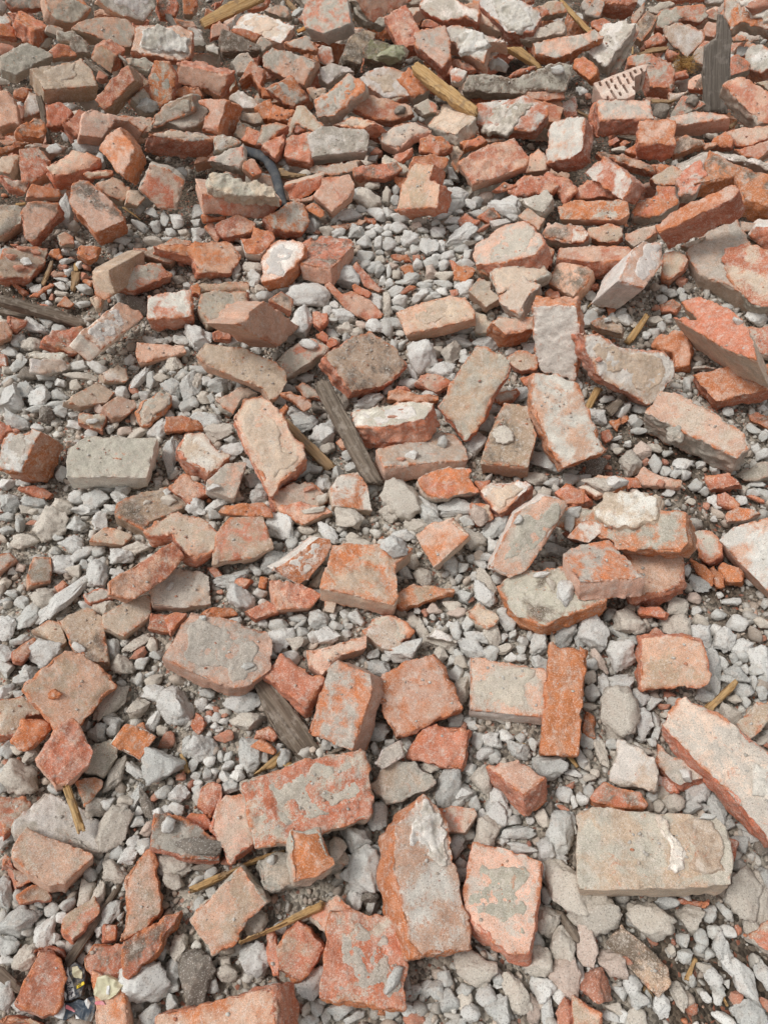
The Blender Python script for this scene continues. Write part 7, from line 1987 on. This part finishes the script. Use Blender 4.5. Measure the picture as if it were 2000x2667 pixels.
567 995 60 20 4 -2 0 20 13 10 t
-185 452 32 19 2 0 7 16 10 8 w
-316 514 30 20 2 1 0 17 10 8 r
611 305 21 19 0 -3 6 10 15 8 r
-927 1684 209 19 6 3 1 27 12 10 r
-667 1185 93 19 5 2 2 24 11 9 w
-751 935 40 19 4 3 1 22 10 8 r
-284 2079 213 19 6 1 0 20 20 16 g
-877 1592 132 19 5 3 1 18 18 14 g
-895 1643 145 19 5 3 1 18 18 15 t
-228 1610 126 19 6 1 0 18 18 14 r
255 1858 170 19 6 -1 0 19 19 15 w
670 1458 96 19 5 -2 -1 17 17 14 k
644 1458 96 19 5 -2 -1 17 17 14 k
723 1621 132 19 5 -2 -1 18 18 15 g
-810 1326 75 19 5 3 1 17 17 14 g
693 970 55 19 4 -3 0 15 15 12 r
-226 871 54 20 4 1 0 14 14 12 g
94 697 55 20 3 0 0 13 13 11 w
105 685 54 20 3 0 0 13 13 11 w
89 673 54 20 3 0 0 13 13 11 w
433 830 176 20 4 -2 0 13 13 12 r
-663 431 15 20 2 3 0 12 12 10 r
-641 433 16 20 2 3 0 12 12 10 r
-311 476 29 20 2 1 0 12 12 10 w
142 486 43 20 2 -1 0 12 12 10 r
675 457 28 20 2 -3 0 12 12 10 r
353 444 38 20 2 -2 0 12 12 10 r
-1137 2409 238 19 7 3 1 25 18 15 w
-839 1684 154 19 6 3 1 21 15 12 r
-372 1318 75 19 5 1 0 14 20 11 g
354 1044 67 20 4 -1 0 18 13 10 r
-84 891 59 20 4 0 0 17 12 10 g
168 734 57 20 3 -1 0 16 11 9 r
668 755 44 20 3 -3 0 16 12 9 w
-829 1711 160 19 6 1 4 24 12 10 r
-901 1689 196 19 6 3 1 24 12 10 r
533 1155 67 19 4 -2 0 21 11 9 w
-314 2989 263 19 7 1 0 25 21 17 k
430 2727 249 19 7 -1 0 23 20 16 r
648 2473 234 19 7 -2 -1 22 18 15 r
-865 1607 135 19 5 3 1 15 18 12 g
-851 1684 154 19 6 3 1 18 15 12 r
-861 1572 126 19 5 3 1 18 15 12 w
-552 1669 147 19 6 2 1 18 15 12 g
-111 1486 99 19 5 0 0 15 18 12 g
551 1471 154 19 5 -2 -1 17 14 12 g
-518 1361 80 19 5 2 0 17 14 11 w
20 1126 167 19 5 0 0 25 8 7 r
-694 790 32 20 3 3 0 14 12 9 t
-86 877 59 20 4 0 0 14 12 10 g
-326 652 136 20 3 1 0 13 10 9 g
-326 761 43 20 3 1 0 14 12 9 r
133 719 56 20 3 -1 0 14 11 9 w
80 688 54 20 3 0 0 11 13 9 w
109 675 53 20 3 0 0 13 11 9 w
703 938 52 19 4 -3 0 15 12 10 w
-458 339 16 20 1 2 0 12 10 8 r
400 440 36 20 2 -2 0 12 10 8 t
533 537 38 20 2 -2 0 13 11 8 g
-791 1243 64 15 2 5 -12 19 11 9 r
-287 512 31 20 2 1 0 15 8 7 r
481 1268 203 19 5 -2 0 13 13 11 r
611 975 58 19 4 -2 0 12 12 10 g
114 702 55 20 3 0 0 11 11 9 w
156 832 61 20 3 -1 0 12 12 9 w
-183 1821 169 19 6 1 0 19 13 10 r
-498 957 84 20 4 2 0 15 10 8 t
428 836 172 20 4 -2 0 13 9 8 w
-856 1590 130 19 5 3 1 12 15 10 r
-264 550 34 20 2 1 0 11 9 7 r
-600 1215 62 19 4 2 0 16 8 7 r
611 2226 216 19 7 -2 -1 17 10 8 w
38 1145 169 19 5 0 0 15 5 4 r
-485 431 52 20 2 2 0 2 2 2 g"""
bv, bf, bc, off = [], [], [], 0
for i, ln in enumerate(_S.strip().split('\n')):
    f = ln.split(); loc = np.array([int(k) / 1000 for k in f[:3]]); q = Quaternion([int(k) / 20 for k in f[3:7]]); q.normalize(); s = np.array([int(k) / 2000 for k in f[7:10]]) * 1.08
    tn = f[10]; col = np.array(STONE[tn]) * random.Random(i).uniform(.88, 1.12)
    ind = len(f) > 11
    base = I4 if ind and max(s) > .018 else I3
    v = rock(base, i + 1, 15, .13); v = v * (1 + .08 * fbm(v * 8 + i, 3) + .03 * vnoise(v * 26))[:, None] * s
    if ind:
        me = mkmesh('mortar_lump', v, base[1], {'ca': ('FLOAT_COLOR', rgba(col, len(v)))}, SM, False)
        nm = {'r': 'brick_lump', 'p': 'brick_lump'}.get(tn, 'mortar_lump'); o = bpy.data.objects.new(nm, me); C.objects.link(o)
        o.location = loc; o.rotation_mode = 'QUATERNION'; o.rotation_quaternion = q
        a, d, j = int(f[11]), int(f[12]), int(f[13])
        tag(o, '%s%s lump %s the %s' % (['', 'oblong ', 'roundish ', 'squarish '][a], TN[tn], DIR[d], short(things[j])), 'rubble stone', 'lumps of mortar and stone in the rubble')
    else:
        R = np.array(q.to_matrix()); v = v @ R.T + loc; bv.append(v); bf.append(base[1] + off); off += len(v); bc.append(rgba(col, len(v)))
# ---------------- fine gravel ----------------
def scatter(n, xr, yr, rmin, rmax, pal, seed, base, keep, lift=.3, var=14):
    r = np.random.default_rng(seed); x = r.uniform(*xr, n); y = r.uniform(*yr, n); m = keep(x, y, r); x, y = x[m], y[m]; n = len(x)
    rad = rmin + (rmax - rmin) * r.random(n) ** 2.6; z = G(x, y) + rad * r.uniform(-.1, lift, n) + .007 * vnoise(np.stack([x * 14, y * 14, x * 0], 1))
    V = np.stack([rock(base, 500 + seed * 50 + k, 9, .10) for k in range(var)]); vi = r.integers(0, var, n)
    Q = r.normal(size=(n, 4)); Q /= np.linalg.norm(Q, axis=1)[:, None]; w, a, b, c = Q.T
    R = np.stack([np.stack([1 - 2 * (b * b + c * c), 2 * (a * b - c * w), 2 * (a * c + b * w)], 1), np.stack([2 * (a * b + c * w), 1 - 2 * (a * a + c * c), 2 * (b * c - a * w)], 1), np.stack([2 * (a * c - b * w), 2 * (b * c + a * w), 1 - 2 * (a * a + b * b)], 1)], 1)
    sc3 = rad[:, None] * np.stack([r.uniform(.8, 1.5, n), r.uniform(.6, 1, n), r.uniform(.5, .9, n)], 1)
    v = V[vi] * sc3[:, None, :]; v = np.einsum('nij,nkj->nki', R, v) + np.stack([x, y, z], 1)[:, None, :]
    nb = len(base[0]); f = base[1][None] + (np.arange(n) * nb)[:, None, None]
    pal = np.array(pal); c3 = pal[r.integers(0, len(pal), n)] * r.uniform(.85, 1.3, n)[:, None]
    col = np.repeat(np.concatenate([c3, np.ones((n, 1))], 1), nb, 0)
    return v.reshape(-1, 3), f.reshape(-1, 3), col
def frus(x, y): return (np.abs(x) < .62 + .42 * np.maximum(y, 0) + .45) & (y > -.65) & (y < 3.7)
GREY = [(.48, .455, .41), (.54, .51, .46), (.42, .39, .345), (.60, .575, .52), (.53, .44, .36), (.44, .365, .30)]
RED = [(.42, .15, .08), (.50, .17, .07), (.45, .28, .20), (.36, .14, .09)]
kp = lambda dn, dd: (lambda x, y, r: frus(x, y) & (r.random(len(x)) < dn * (1 - dd * dirt(x, y)) * (1 - .9 * heap(x, y))))
parts = [scatter(125000, (-2.2, 2.2), (-.65, 3.7), .0020, .0075, GREY, 1, I1, kp(1, .55)),
         scatter(45000, (-2.2, 2.2), (-.65, 3.7), .0045, .0145, GREY, 2, I2, kp(1, .75), .8)]
def link_stuff(name, vs, fs, cs, label=None):
    o_ = 0; F = []
    for v, f in zip(vs, fs): F.append(f + o_); o_ += len(v)
    o = bpy.data.objects.new(name, mkmesh(name, np.concatenate(vs), np.concatenate(F), {'ca': ('FLOAT_COLOR', np.concatenate(cs))}, GM, False)); C.objects.link(o)
    tag(o, label, name.replace('_', ' ')); o['kind'] = 'stuff'
link_stuff('gravel', [p[0] for p in parts], [p[1] for p in parts], [p[2] for p in parts], 'fine grey mortar gravel filling the gaps between the bricks')
o = bpy.data.objects.new('rubble_pebbles', mkmesh('rubble_pebbles', np.concatenate(bv), np.concatenate(bf), {'ca': ('FLOAT_COLOR', np.concatenate(bc))}, GM, False)); C.objects.link(o)
tag(o, 'small grey and whitish mortar pebbles scattered among the bricks', 'pebbles'); o['kind'] = 'stuff'
p = scatter(7500, (-2.2, 2.2), (-.65, 3.7), .003, .011, RED, 3, I1, lambda x, y, r: frus(x, y) & (r.random(len(x)) < .45 + .55 * dirt(x, y)), .7)
r = random.Random(9); gv, gf, gc, o_ = [], [], [], 0; RK = [rock(I1, 900 + k, 6, .1) for k in range(8)]
for loc, q, P, tn in tops:                       # grit that came to rest on the upper faces
    if (q @ Vector((0, 0, 1))).z < .55: continue
    A = abs(sum(P[i][0] * P[(i + 1) % len(P)][1] - P[(i + 1) % len(P)][0] * P[i][1] for i in range(len(P)))) / 2; mx, my = sum(k[0] for k in P) / len(P), sum(k[1] for k in P) / len(P)
    bx_, by_ = r.uniform(-.3, .3), r.uniform(-.3, .3)
    for k in range(int(A * r.choice((400, 1500, 3000)))):
        a, b, u, w_ = r.choice(P), r.choice(P), r.random(), r.random() ** .7 * .85
        x_, y_ = a[0] * u + b[0] * (1 - u), a[1] * u + b[1] * (1 - u); x_, y_ = mx + (x_ - mx + (a[0] - mx) * bx_) * w_, my + (y_ - my + (a[1] - my) * by_) * w_
        s_ = .0007 + .0024 * r.random() ** 4; c_ = r.choice(GREY if r.random() < .72 else RED)
        W = np.array(loc + q @ Vector((x_, y_, s_ * .4))); v = RK[r.randrange(8)] * s_ * np.array([r.uniform(.8, 1.5), 1, .8]) + W
        gv.append(v); gf.append(I1[1] + o_); o_ += len(v); gc.append(rgba(c_, len(v)))
o = bpy.data.objects.new('grit', mkmesh('grit', np.concatenate(gv), np.concatenate(gf), {'ca': ('FLOAT_COLOR', np.concatenate(gc))}, GM, False)); C.objects.link(o)
tag(o, 'loose grey and red grit lying on the upper faces of bricks', 'grit'); o['kind'] = 'stuff'
link_stuff('brick_crumbs', [p[0]], [p[1]], [p[2]], 'tiny red and orange brick crumbs strewn over the gravel')
# ---------------- brick pieces lying low in the gaps of the heap ----------------
r = random.Random(5); n = 0; said = set(); shorts = [short(l) for l in things]
for k in range(9000):
    if n >= 130: break
    x = r.uniform(-1.45, 1.45); y = r.uniform(1.95, 3.3)
    if abs(x) > .62 + .30 * y or heap(x, y) < .7 or abs(x - .70) < .13 and abs(y - 2.25) < .09: continue
    src = r.choice(big_bricks[:140])[1]
    d = bpy.data.objects.new('broken_brick', src.data); C.objects.link(d)
    d.location = (x, y, float(G(np.array(x), np.array(y))) + .07 + r.uniform(0, .03)); d.rotation_mode = 'XYZ'; d.rotation_euler = (r.uniform(-.5, .5), r.uniform(-.5, .5), r.uniform(0, 6.28)); d.scale = [.8] * 3
    lab = None
    for j in sorted(range(len(things)), key=lambda j: (where[j] - d.location).length)[:12]:
        side = 'left of' if d.location.x < where[j].x - .03 else 'right of' if d.location.x > where[j].x + .03 else 'behind' if d.location.y > where[j].y else 'in front of'
        l = 'brick piece low in the gap %s the %s' % (side, shorts[j])
        if shorts.count(shorts[j]) == 1 and l not in said and len(l.replace('-', ' ').split()) <= 16 and len(shorts[j].split()) > 1: lab = l; said.add(l); break
    if lab is None: bpy.data.objects.remove(d); continue
    tag(d, lab, 'brick', 'brick pieces low in the gaps of the heap'); n += 1
# ---------------- hollow clay block with slots ----------------
SP = {'hollow': {'loc': [0.73, 2.351, 0.335], 'q': [0.795, 0.22, 0.049, -0.563], 't': 0.072, 'P': [[0.0183, -0.0937], [-0.0446, -0.0937], [-0.0357, 0.0422], [-0.0247, 0.0697], [-0.0082, 0.0554], [-0.005, 0.0428], [-0.0035, 0.0184], [0.0509, -0.0063], [0.0526, -0.0348]], 'subs': [[[-0.0413, -0.0811], [-0.0406, -0.0738], [-0.0237, -0.074], [-0.0244, -0.0813]], [[-0.0333, -0.063], [-0.0326, -0.0558], [-0.0035, -0.0562], [-0.0042, -0.0635]], [[-0.0335, -0.0479], [-0.0328, -0.0407], [-0.0174, -0.0409], [-0.0181, -0.0481]], [[-0.0302, -0.0277], [-0.0295, -0.0205], [0.0011, -0.0211], [0.0004, -0.0283]], [[-0.0311, -0.0091], [-0.0304, -0.0019], [-0.015, -0.0022], [-0.0157, -0.0094]], [[-0.0098, -0.0461], [-0.0091, -0.0389], [0.0107, -0.0392], [0.01, -0.0464]], [[0.0018, -0.0635], [0.0025, -0.0563], [0.0405, -0.0568], [0.0398, -0.064]], [[0.0203, -0.0454], [0.021, -0.0382], [0.0362, -0.0385], [0.0355, -0.0457]], [[0.0031, -0.0257], [0.0038, -0.0185], [0.0357, -0.0192], [0.035, -0.0263]], [[-0.0095, -0.0079], [-0.0088, -0.0007], [0.011, -0.0011], [0.0103, -0.0083]], [[-0.0265, 0.01], [-0.0258, 0.0172], [0.0063, 0.0164], [0.0056, 0.0093]], [[-0.0275, 0.0249], [-0.0268, 0.0321], [-0.0122, 0.0317], [-0.0129, 0.0246]], [[-0.0235, 0.0424], [-0.0228, 0.0495], [-0.0045, 0.049], [-0.0052, 0.0419]], [[0.0226, -0.0038], [0.0233, 0.0034], [0.0369, 0.0031], [0.0362, -0.004]], [[0.0157, -0.0816], [0.0164, -0.0744], [0.0286, -0.0745], [0.0279, -0.0817]]]}, 'A': {'loc': [-0.454, 0.101, 0.039], 'q': [0.249, 0.019, 0.072, -0.966], 't': 0.012, 'P': [[-0.0014, -0.0243], [-0.0103, -0.0243], [-0.0204, -0.0096], [-0.014, 0.0077], [-0.0058, 0.0216], [0.0107, 0.0186], [0.016, 0.017], [0.0174, 0.0053], [0.0077, -0.0119]], 'subs': [[[0.0009, -0.0242], [0.0014, -0.0063], [0.0018, 0.0167], [0.0112, 0.0179], [0.0095, -0.0026], [0.0073, -0.0131]], [[-0.002, 0.0038], [-0.0141, 0.005], [-0.0134, 0.0094], [-0.0016, 0.0097]], [[-0.004, -0.0208], [-0.0127, -0.018], [-0.0159, -0.0072], [-0.0124, 0.0013], [-0.003, -0.006]], [[0.0154, 0.001], [0.0125, 0.0081], [0.0152, 0.0167], [0.0173, 0.0061]]]}, 'B': {'loc': [-0.446, 0.069, 0.033], 'q': [0.628, 0.047, 0.058, -0.775], 't': 0.012, 'P': [[0.0107, -0.0266], [0.0005, -0.0266], [-0.0054, -0.0186], [-0.0062, -0.0092], [-0.013, -0.0], [-0.0122, 0.0078], [-0.0208, 0.017], [-0.0182, 0.0249], [-0.003, 0.0297], [0.0089, 0.0294], [0.0095, 0.0126], [0.0047, 0.0016], [0.0135, -0.0059], [0.0165, -0.012], [0.0144, -0.0242]], 'subs': [[[0.0106, -0.0262], [0.0007, -0.0261], [-0.0051, -0.017], [0.0028, -0.012], [0.0152, -0.0111], [0.014, -0.0236]], [[-0.0042, -0.0143], [-0.0031, -0.0093], [0.0024, 0.0013], [0.0038, 0.0004], [0.0012, -0.0127]], [[-0.0124, 0.0085], [-0.0176, 0.0131], [-0.0125, 0.0205], [-0.0046, 0.0201]], [[0.0051, 0.0025], [0.009, 0.0123], [0.0104, 0.0055]]]}, 'P': {'loc': [-0.402, 0.094, 0.054], 'q': [0.12, 0.009, 0.074, -0.99], 't': 0.014, 'P': [[0.0094, -0.0162], [-0.0031, -0.0162], [-0.0117, -0.0091], [-0.0262, 0.0024], [-0.0151, 0.0124], [-0.0052, 0.016], [0.0051, 0.0147], [0.0168, 0.0046], [0.0165, -0.002], [0.0134, -0.0067]], 'subs': [[[-0.0015, -0.0018], [-0.007, -0.0017], [-0.0062, 0.0103], [-0.0008, 0.0083]], [[0.0139, 0.0131], [0.0037, 0.0151], [-0.0, 0.0214], [0.0148, 0.0171]]]}, 'pipe': [[-0.44, 2.147, 0.238], [-0.415, 2.136, 0.236], [-0.386, 2.124, 0.234], [-0.352, 2.107, 0.232], [-0.332, 2.076, 0.229], [-0.315, 2.043, 0.225], [-0.303, 2.005, 0.221], [-0.293, 1.964, 0.215], [-0.284, 1.925, 0.208], [-0.272, 1.888, 0.201]], 'straw': [0.951, 2.542, 0.298]}
def prism(P, z0, z1):
    P = ccw([tuple(q) for q in P]); n = len(P); v = [(a, b, z0) for a, b in P] + [(a, b, z1) for a, b in P]
    f = [list(range(n)), list(range(2 * n - 1, n - 1, -1))] + [[i, n + i, n + (i + 1) % n, (i + 1) % n] for i in range(n)]
    m = bpy.data.meshes.new('p'); m.from_pydata(v, [], f); bm = bmesh.new(); bm.from_mesh(m); bmesh.ops.recalc_face_normals(bm, faces=bm.faces); bm.to_mesh(m); bm.free()
    return m
h = SP['hollow']; o = bpy.data.objects.new('hollow_clay_block', prism(h['P'], 0, -h['t'])); C.objects.link(o)
o.location = h['loc']; o.rotation_mode = 'QUATERNION'; o.rotation_quaternion = h['q']
bm = bmesh.new()
for s in h['subs']:
    m_ = prism(s, .01, -.055); bm.from_mesh(m_)
cm = bpy.data.meshes.new('cut'); bm.to_mesh(cm); bm.free(); co_ = bpy.data.objects.new('cut', cm); C.objects.link(co_); co_.matrix_world = Matrix.Translation(h['loc']) @ Quaternion(h['q']).to_matrix().to_4x4()
b_ = o.modifiers.new('b', 'BOOLEAN'); b_.object = co_; b_.operation = 'DIFFERENCE'; b_.solver = 'EXACT'
rm = o.modifiers.new('r', 'REMESH'); rm.mode = 'VOXEL'; rm.voxel_size = .0014
bpy.context.view_layer.update(); dg = bpy.context.evaluated_depsgraph_get(); me = bpy.data.meshes.new_from_object(o.evaluated_get(dg)); o.modifiers.clear(); o.data = me; bpy.data.objects.remove(co_)
nv = len(me.vertices); cc = np.empty(nv * 3, np.float32); me.vertices.foreach_get('co', cc); cc = cc.reshape(-1, 3).astype(float)
cc += np.stack([vnoise(cc * 90 + k * 9) for k in range(3)], 1) * .0008; me.vertices.foreach_set('co', cc.astype(np.float32).ravel())
for an in ('ca', 'cb'):
    a = me.attributes.new(an, 'FLOAT_COLOR', 'POINT'); a.data.foreach_set('color', rgba((.68, .47, .37) if an == 'ca' else (.74, .60, .50), nv).astype(np.float32).ravel())
me.attributes.new('ed', 'FLOAT', 'POINT'); me.polygons.foreach_set('use_smooth', np.ones(len(me.polygons), bool)); me.materials.clear(); me.materials.append(BM)
tag(o, 'broken hollow clay block with rows of narrow slots, upper right', 'hollow block')
# ---------------- bent dark plastic pipe ----------------
def plainmat(name, c, rough, c2=None):
    m, nt, b = newmat(name); v = seeded(nt); b.inputs['Roughness'].default_value = rough; b.inputs['Specular IOR Level'].default_value = .5
    col = mix(nt, ramp(nt, noise(nt, v, 55, 5, .7), .45, .62, 0, .7), c, c2 or tuple(x * .6 for x in c)); nt.links.new(col, b.inputs['Base Color'])
    bump(nt, b, [(noise(nt, v, 120, 4, .7), .5, .002)]); return m
def sweep(path, rad, seg, flat=1., wob=0.):
    path = [Vector(p) for p in path]; V, F = [], []
    fine = []
    for i in range(len(path) - 1):
        p0, p1, p2, p3 = path[max(i - 1, 0)], path[i], path[i + 1], path[min(i + 2, len(path) - 1)]
        for k in range(6):
            t = k / 6; fine.append(.5 * ((2 * p1) + (p2 - p0) * t + (2 * p0 - 5 * p1 + 4 * p2 - p3) * t * t + (3 * p1 - p0 - 3 * p2 + p3) * t ** 3))
    fine.append(path[-1])
    for i, p in enumerate(fine):
        d = (fine[min(i + 1, len(fine) - 1)] - fine[max(i - 1, 0)]).normalized(); s = d.cross(Vector((0, -.5, .86))).normalized(); u = s.cross(d)
        rr = rad(i / (len(fine) - 1)) if callable(rad) else rad
        for k in range(seg):
            a = math.tau * k / seg; w_ = 1 + wob * math.sin(a * 3 + i * .9); V.append(tuple(p + s * rr * w_ * math.cos(a) + u * rr * flat * w_ * math.sin(a)))
    n = len(fine)
    for i in range(n - 1):
        for k in range(seg): F.append((i * seg + k, i * seg + (k + 1) % seg, (i + 1) * seg + (k + 1) % seg, (i + 1) * seg + k))
    F.append(tuple(range(seg))[::-1]); F.append(tuple(range((n - 1) * seg, n * seg)))
    return V, F
V, F = sweep(SP['pipe'], lambda t: .015 - .002 * t - .004 * math.exp(-((t - .42) / .03) ** 2), 16, .75, .03)
m = mkmesh('bent_pipe', V, F, mat=plainmat('dark_plastic', (.055, .062, .07), .75, (.13, .13, .125)), smooth=True)
for p_ in m.polygons: p_.use_smooth = True
o = bpy.data.objects.new('bent_pipe', m); C.objects.link(o); tag(o, 'kinked dark grey plastic pipe curving behind the mortar-topped brick', 'pipe')
# ---------------- straw ----------------
r = random.Random(3); V, F = [], []; c0 = Vector(SP['straw'])
for k in range(150):
    a = r.uniform(0, math.tau); L = r.uniform(.02, .045); d = Vector((math.cos(a), math.sin(a) * .8, r.uniform(-.2, .7))) * L; p = c0 + Vector([r.uniform(-.015, .015) for _ in range(3)])
    path = [p, p + d * .35 + Vector([r.uniform(-.005, .005) for _ in range(3)]), p + d * .7 + Vector([r.uniform(-.009, .009) for _ in range(3)]), p + d]
    v, f = sweep(path, r.uniform(.0004, .0009), 3); q0 = len(V); V += v; F += [tuple(i + q0 for i in t) for t in f]
o = bpy.data.objects.new('straw_tuft', mkmesh('straw_tuft', V, F, mat=plainmat('dry_straw', (.42, .24, .07), .8, (.20, .12, .05)))); C.objects.link(o); tag(o, 'tangled tuft of dry brown straw in a hollow of the heap', 'straw')
# ---------------- litter ----------------
MT = {k: plainmat('litter_' + k, c, .5, c2) for k, c, c2 in (('black', (.03, .035, .045), (.22, .17, .12)), ('white', (.72, .72, .70), (.45, .43, .41)), ('yellow', (.85, .62, .02), (.80, .56, .02)), ('pink', (.75, .22, .25), (.7, .4, .4)), ('paper', (.60, .56, .38), (.42, .33, .22)), ('blue', (.035, .05, .07), (.3, .27, .23)), ('ink', (.05, .045, .06), (.06, .05, .06)))}
def crumple(name, P, z0, t, mat, seed, amp=.004):
    co, no, q = remeshed([(a, b, z0) for a, b in ccw([tuple(k) for k in P])] + [(a, b, z0 - t) for a, b in ccw([tuple(k) for k in P])],
        [list(range(len(P))), list(range(2 * len(P) - 1, len(P) - 1, -1))] + [[i, len(P) + i, len(P) + (i + 1) % len(P), (i + 1) % len(P)] for i in range(len(P))], .0011)
    s = np.stack([co[:, 0], co[:, 1], co[:, 0] * 0], 1)
    f = 1 - 2 * np.abs(vnoise(s * 45 + 3)) + .5 * (1 - 2 * np.abs(vnoise(s * 110 + 11))); co[:, 2] += amp * f
    me = mkmesh(name, co, q, mat=mat); ob = bpy.data.objects.new(name, me); C.objects.link(ob); return ob
def litter(key, name, mat, label, cat, subs):
    h = SP[key]; o = crumple(name, h['P'], 0, h['t'], MT[mat], 1); o.location = h['loc']; o.rotation_mode = 'QUATERNION'; o.rotation_quaternion = h['q']; tag(o, label, cat)
    for s, (nm, mt) in zip(h['subs'], subs):
        c = crumple(nm, s, .0012, .003, MT[mt], 1); c.parent = o
        if nm in ('printed_strip', 'label_tag'):      # rows of small printed marks that nobody could read
            A = np.array(s); c_ = A.mean(0); w_, v_ = np.linalg.eigh(np.cov((A - c_).T)); L = v_[:, 1]; Wd = v_[:, 0]; ln = math.sqrt(w_[1]) * 1.25; wd = math.sqrt(w_[0]) * .7; rr = random.Random(len(nm)); v, f = [], []
            for k in range(26 if nm == 'printed_strip' else 5):
                p = c_ + L * rr.uniform(-ln, ln) + Wd * rr.uniform(-wd, wd); a, b = rr.choice(((.0022, .0005), (.0005, .002), (.0012, .0006))); i0 = len(v)
                for sa, sb in ((-1, -1), (1, -1), (1, 1), (-1, 1)):
                    xy = p + L * sa * a + Wd * sb * b; s3 = np.array([[xy[0], xy[1], 0.]]); z = .0012 + .004 * float((1 - 2 * np.abs(vnoise(s3 * 45 + 3)) + .5 * (1 - 2 * np.abs(vnoise(s3 * 110 + 11))))[0]) + .0009; v.append((xy[0], xy[1], z))
                f.append((i0, i0 + 1, i0 + 2, i0 + 3))
            q_ = bpy.data.objects.new('print', mkmesh('print', v, f, mat=MT['ink'])); C.objects.link(q_); q_.parent = c
litter('A', 'crumpled_wrapper', 'black', 'crumpled black and white printed wrapper with a yellow label, bottom left', 'wrapper', (('printed_strip', 'white'), ('label_tag', 'yellow'), ('foil_window', 'paper'), ('foil_corner', 'white')))
litter('B', 'torn_packet', 'blue', 'torn dark packet with white and pink parts at the bottom edge', 'packet', (('white_flap', 'white'), ('pink_band', 'pink'), ('silver_panel', 'white'), ('white_corner', 'white')))
litter('P', 'crumpled_paper', 'paper', 'crumpled yellowish paper beside the printed wrapper, bottom left', 'paper', (('paper_fold', 'white'), ('red_edge', 'pink')))
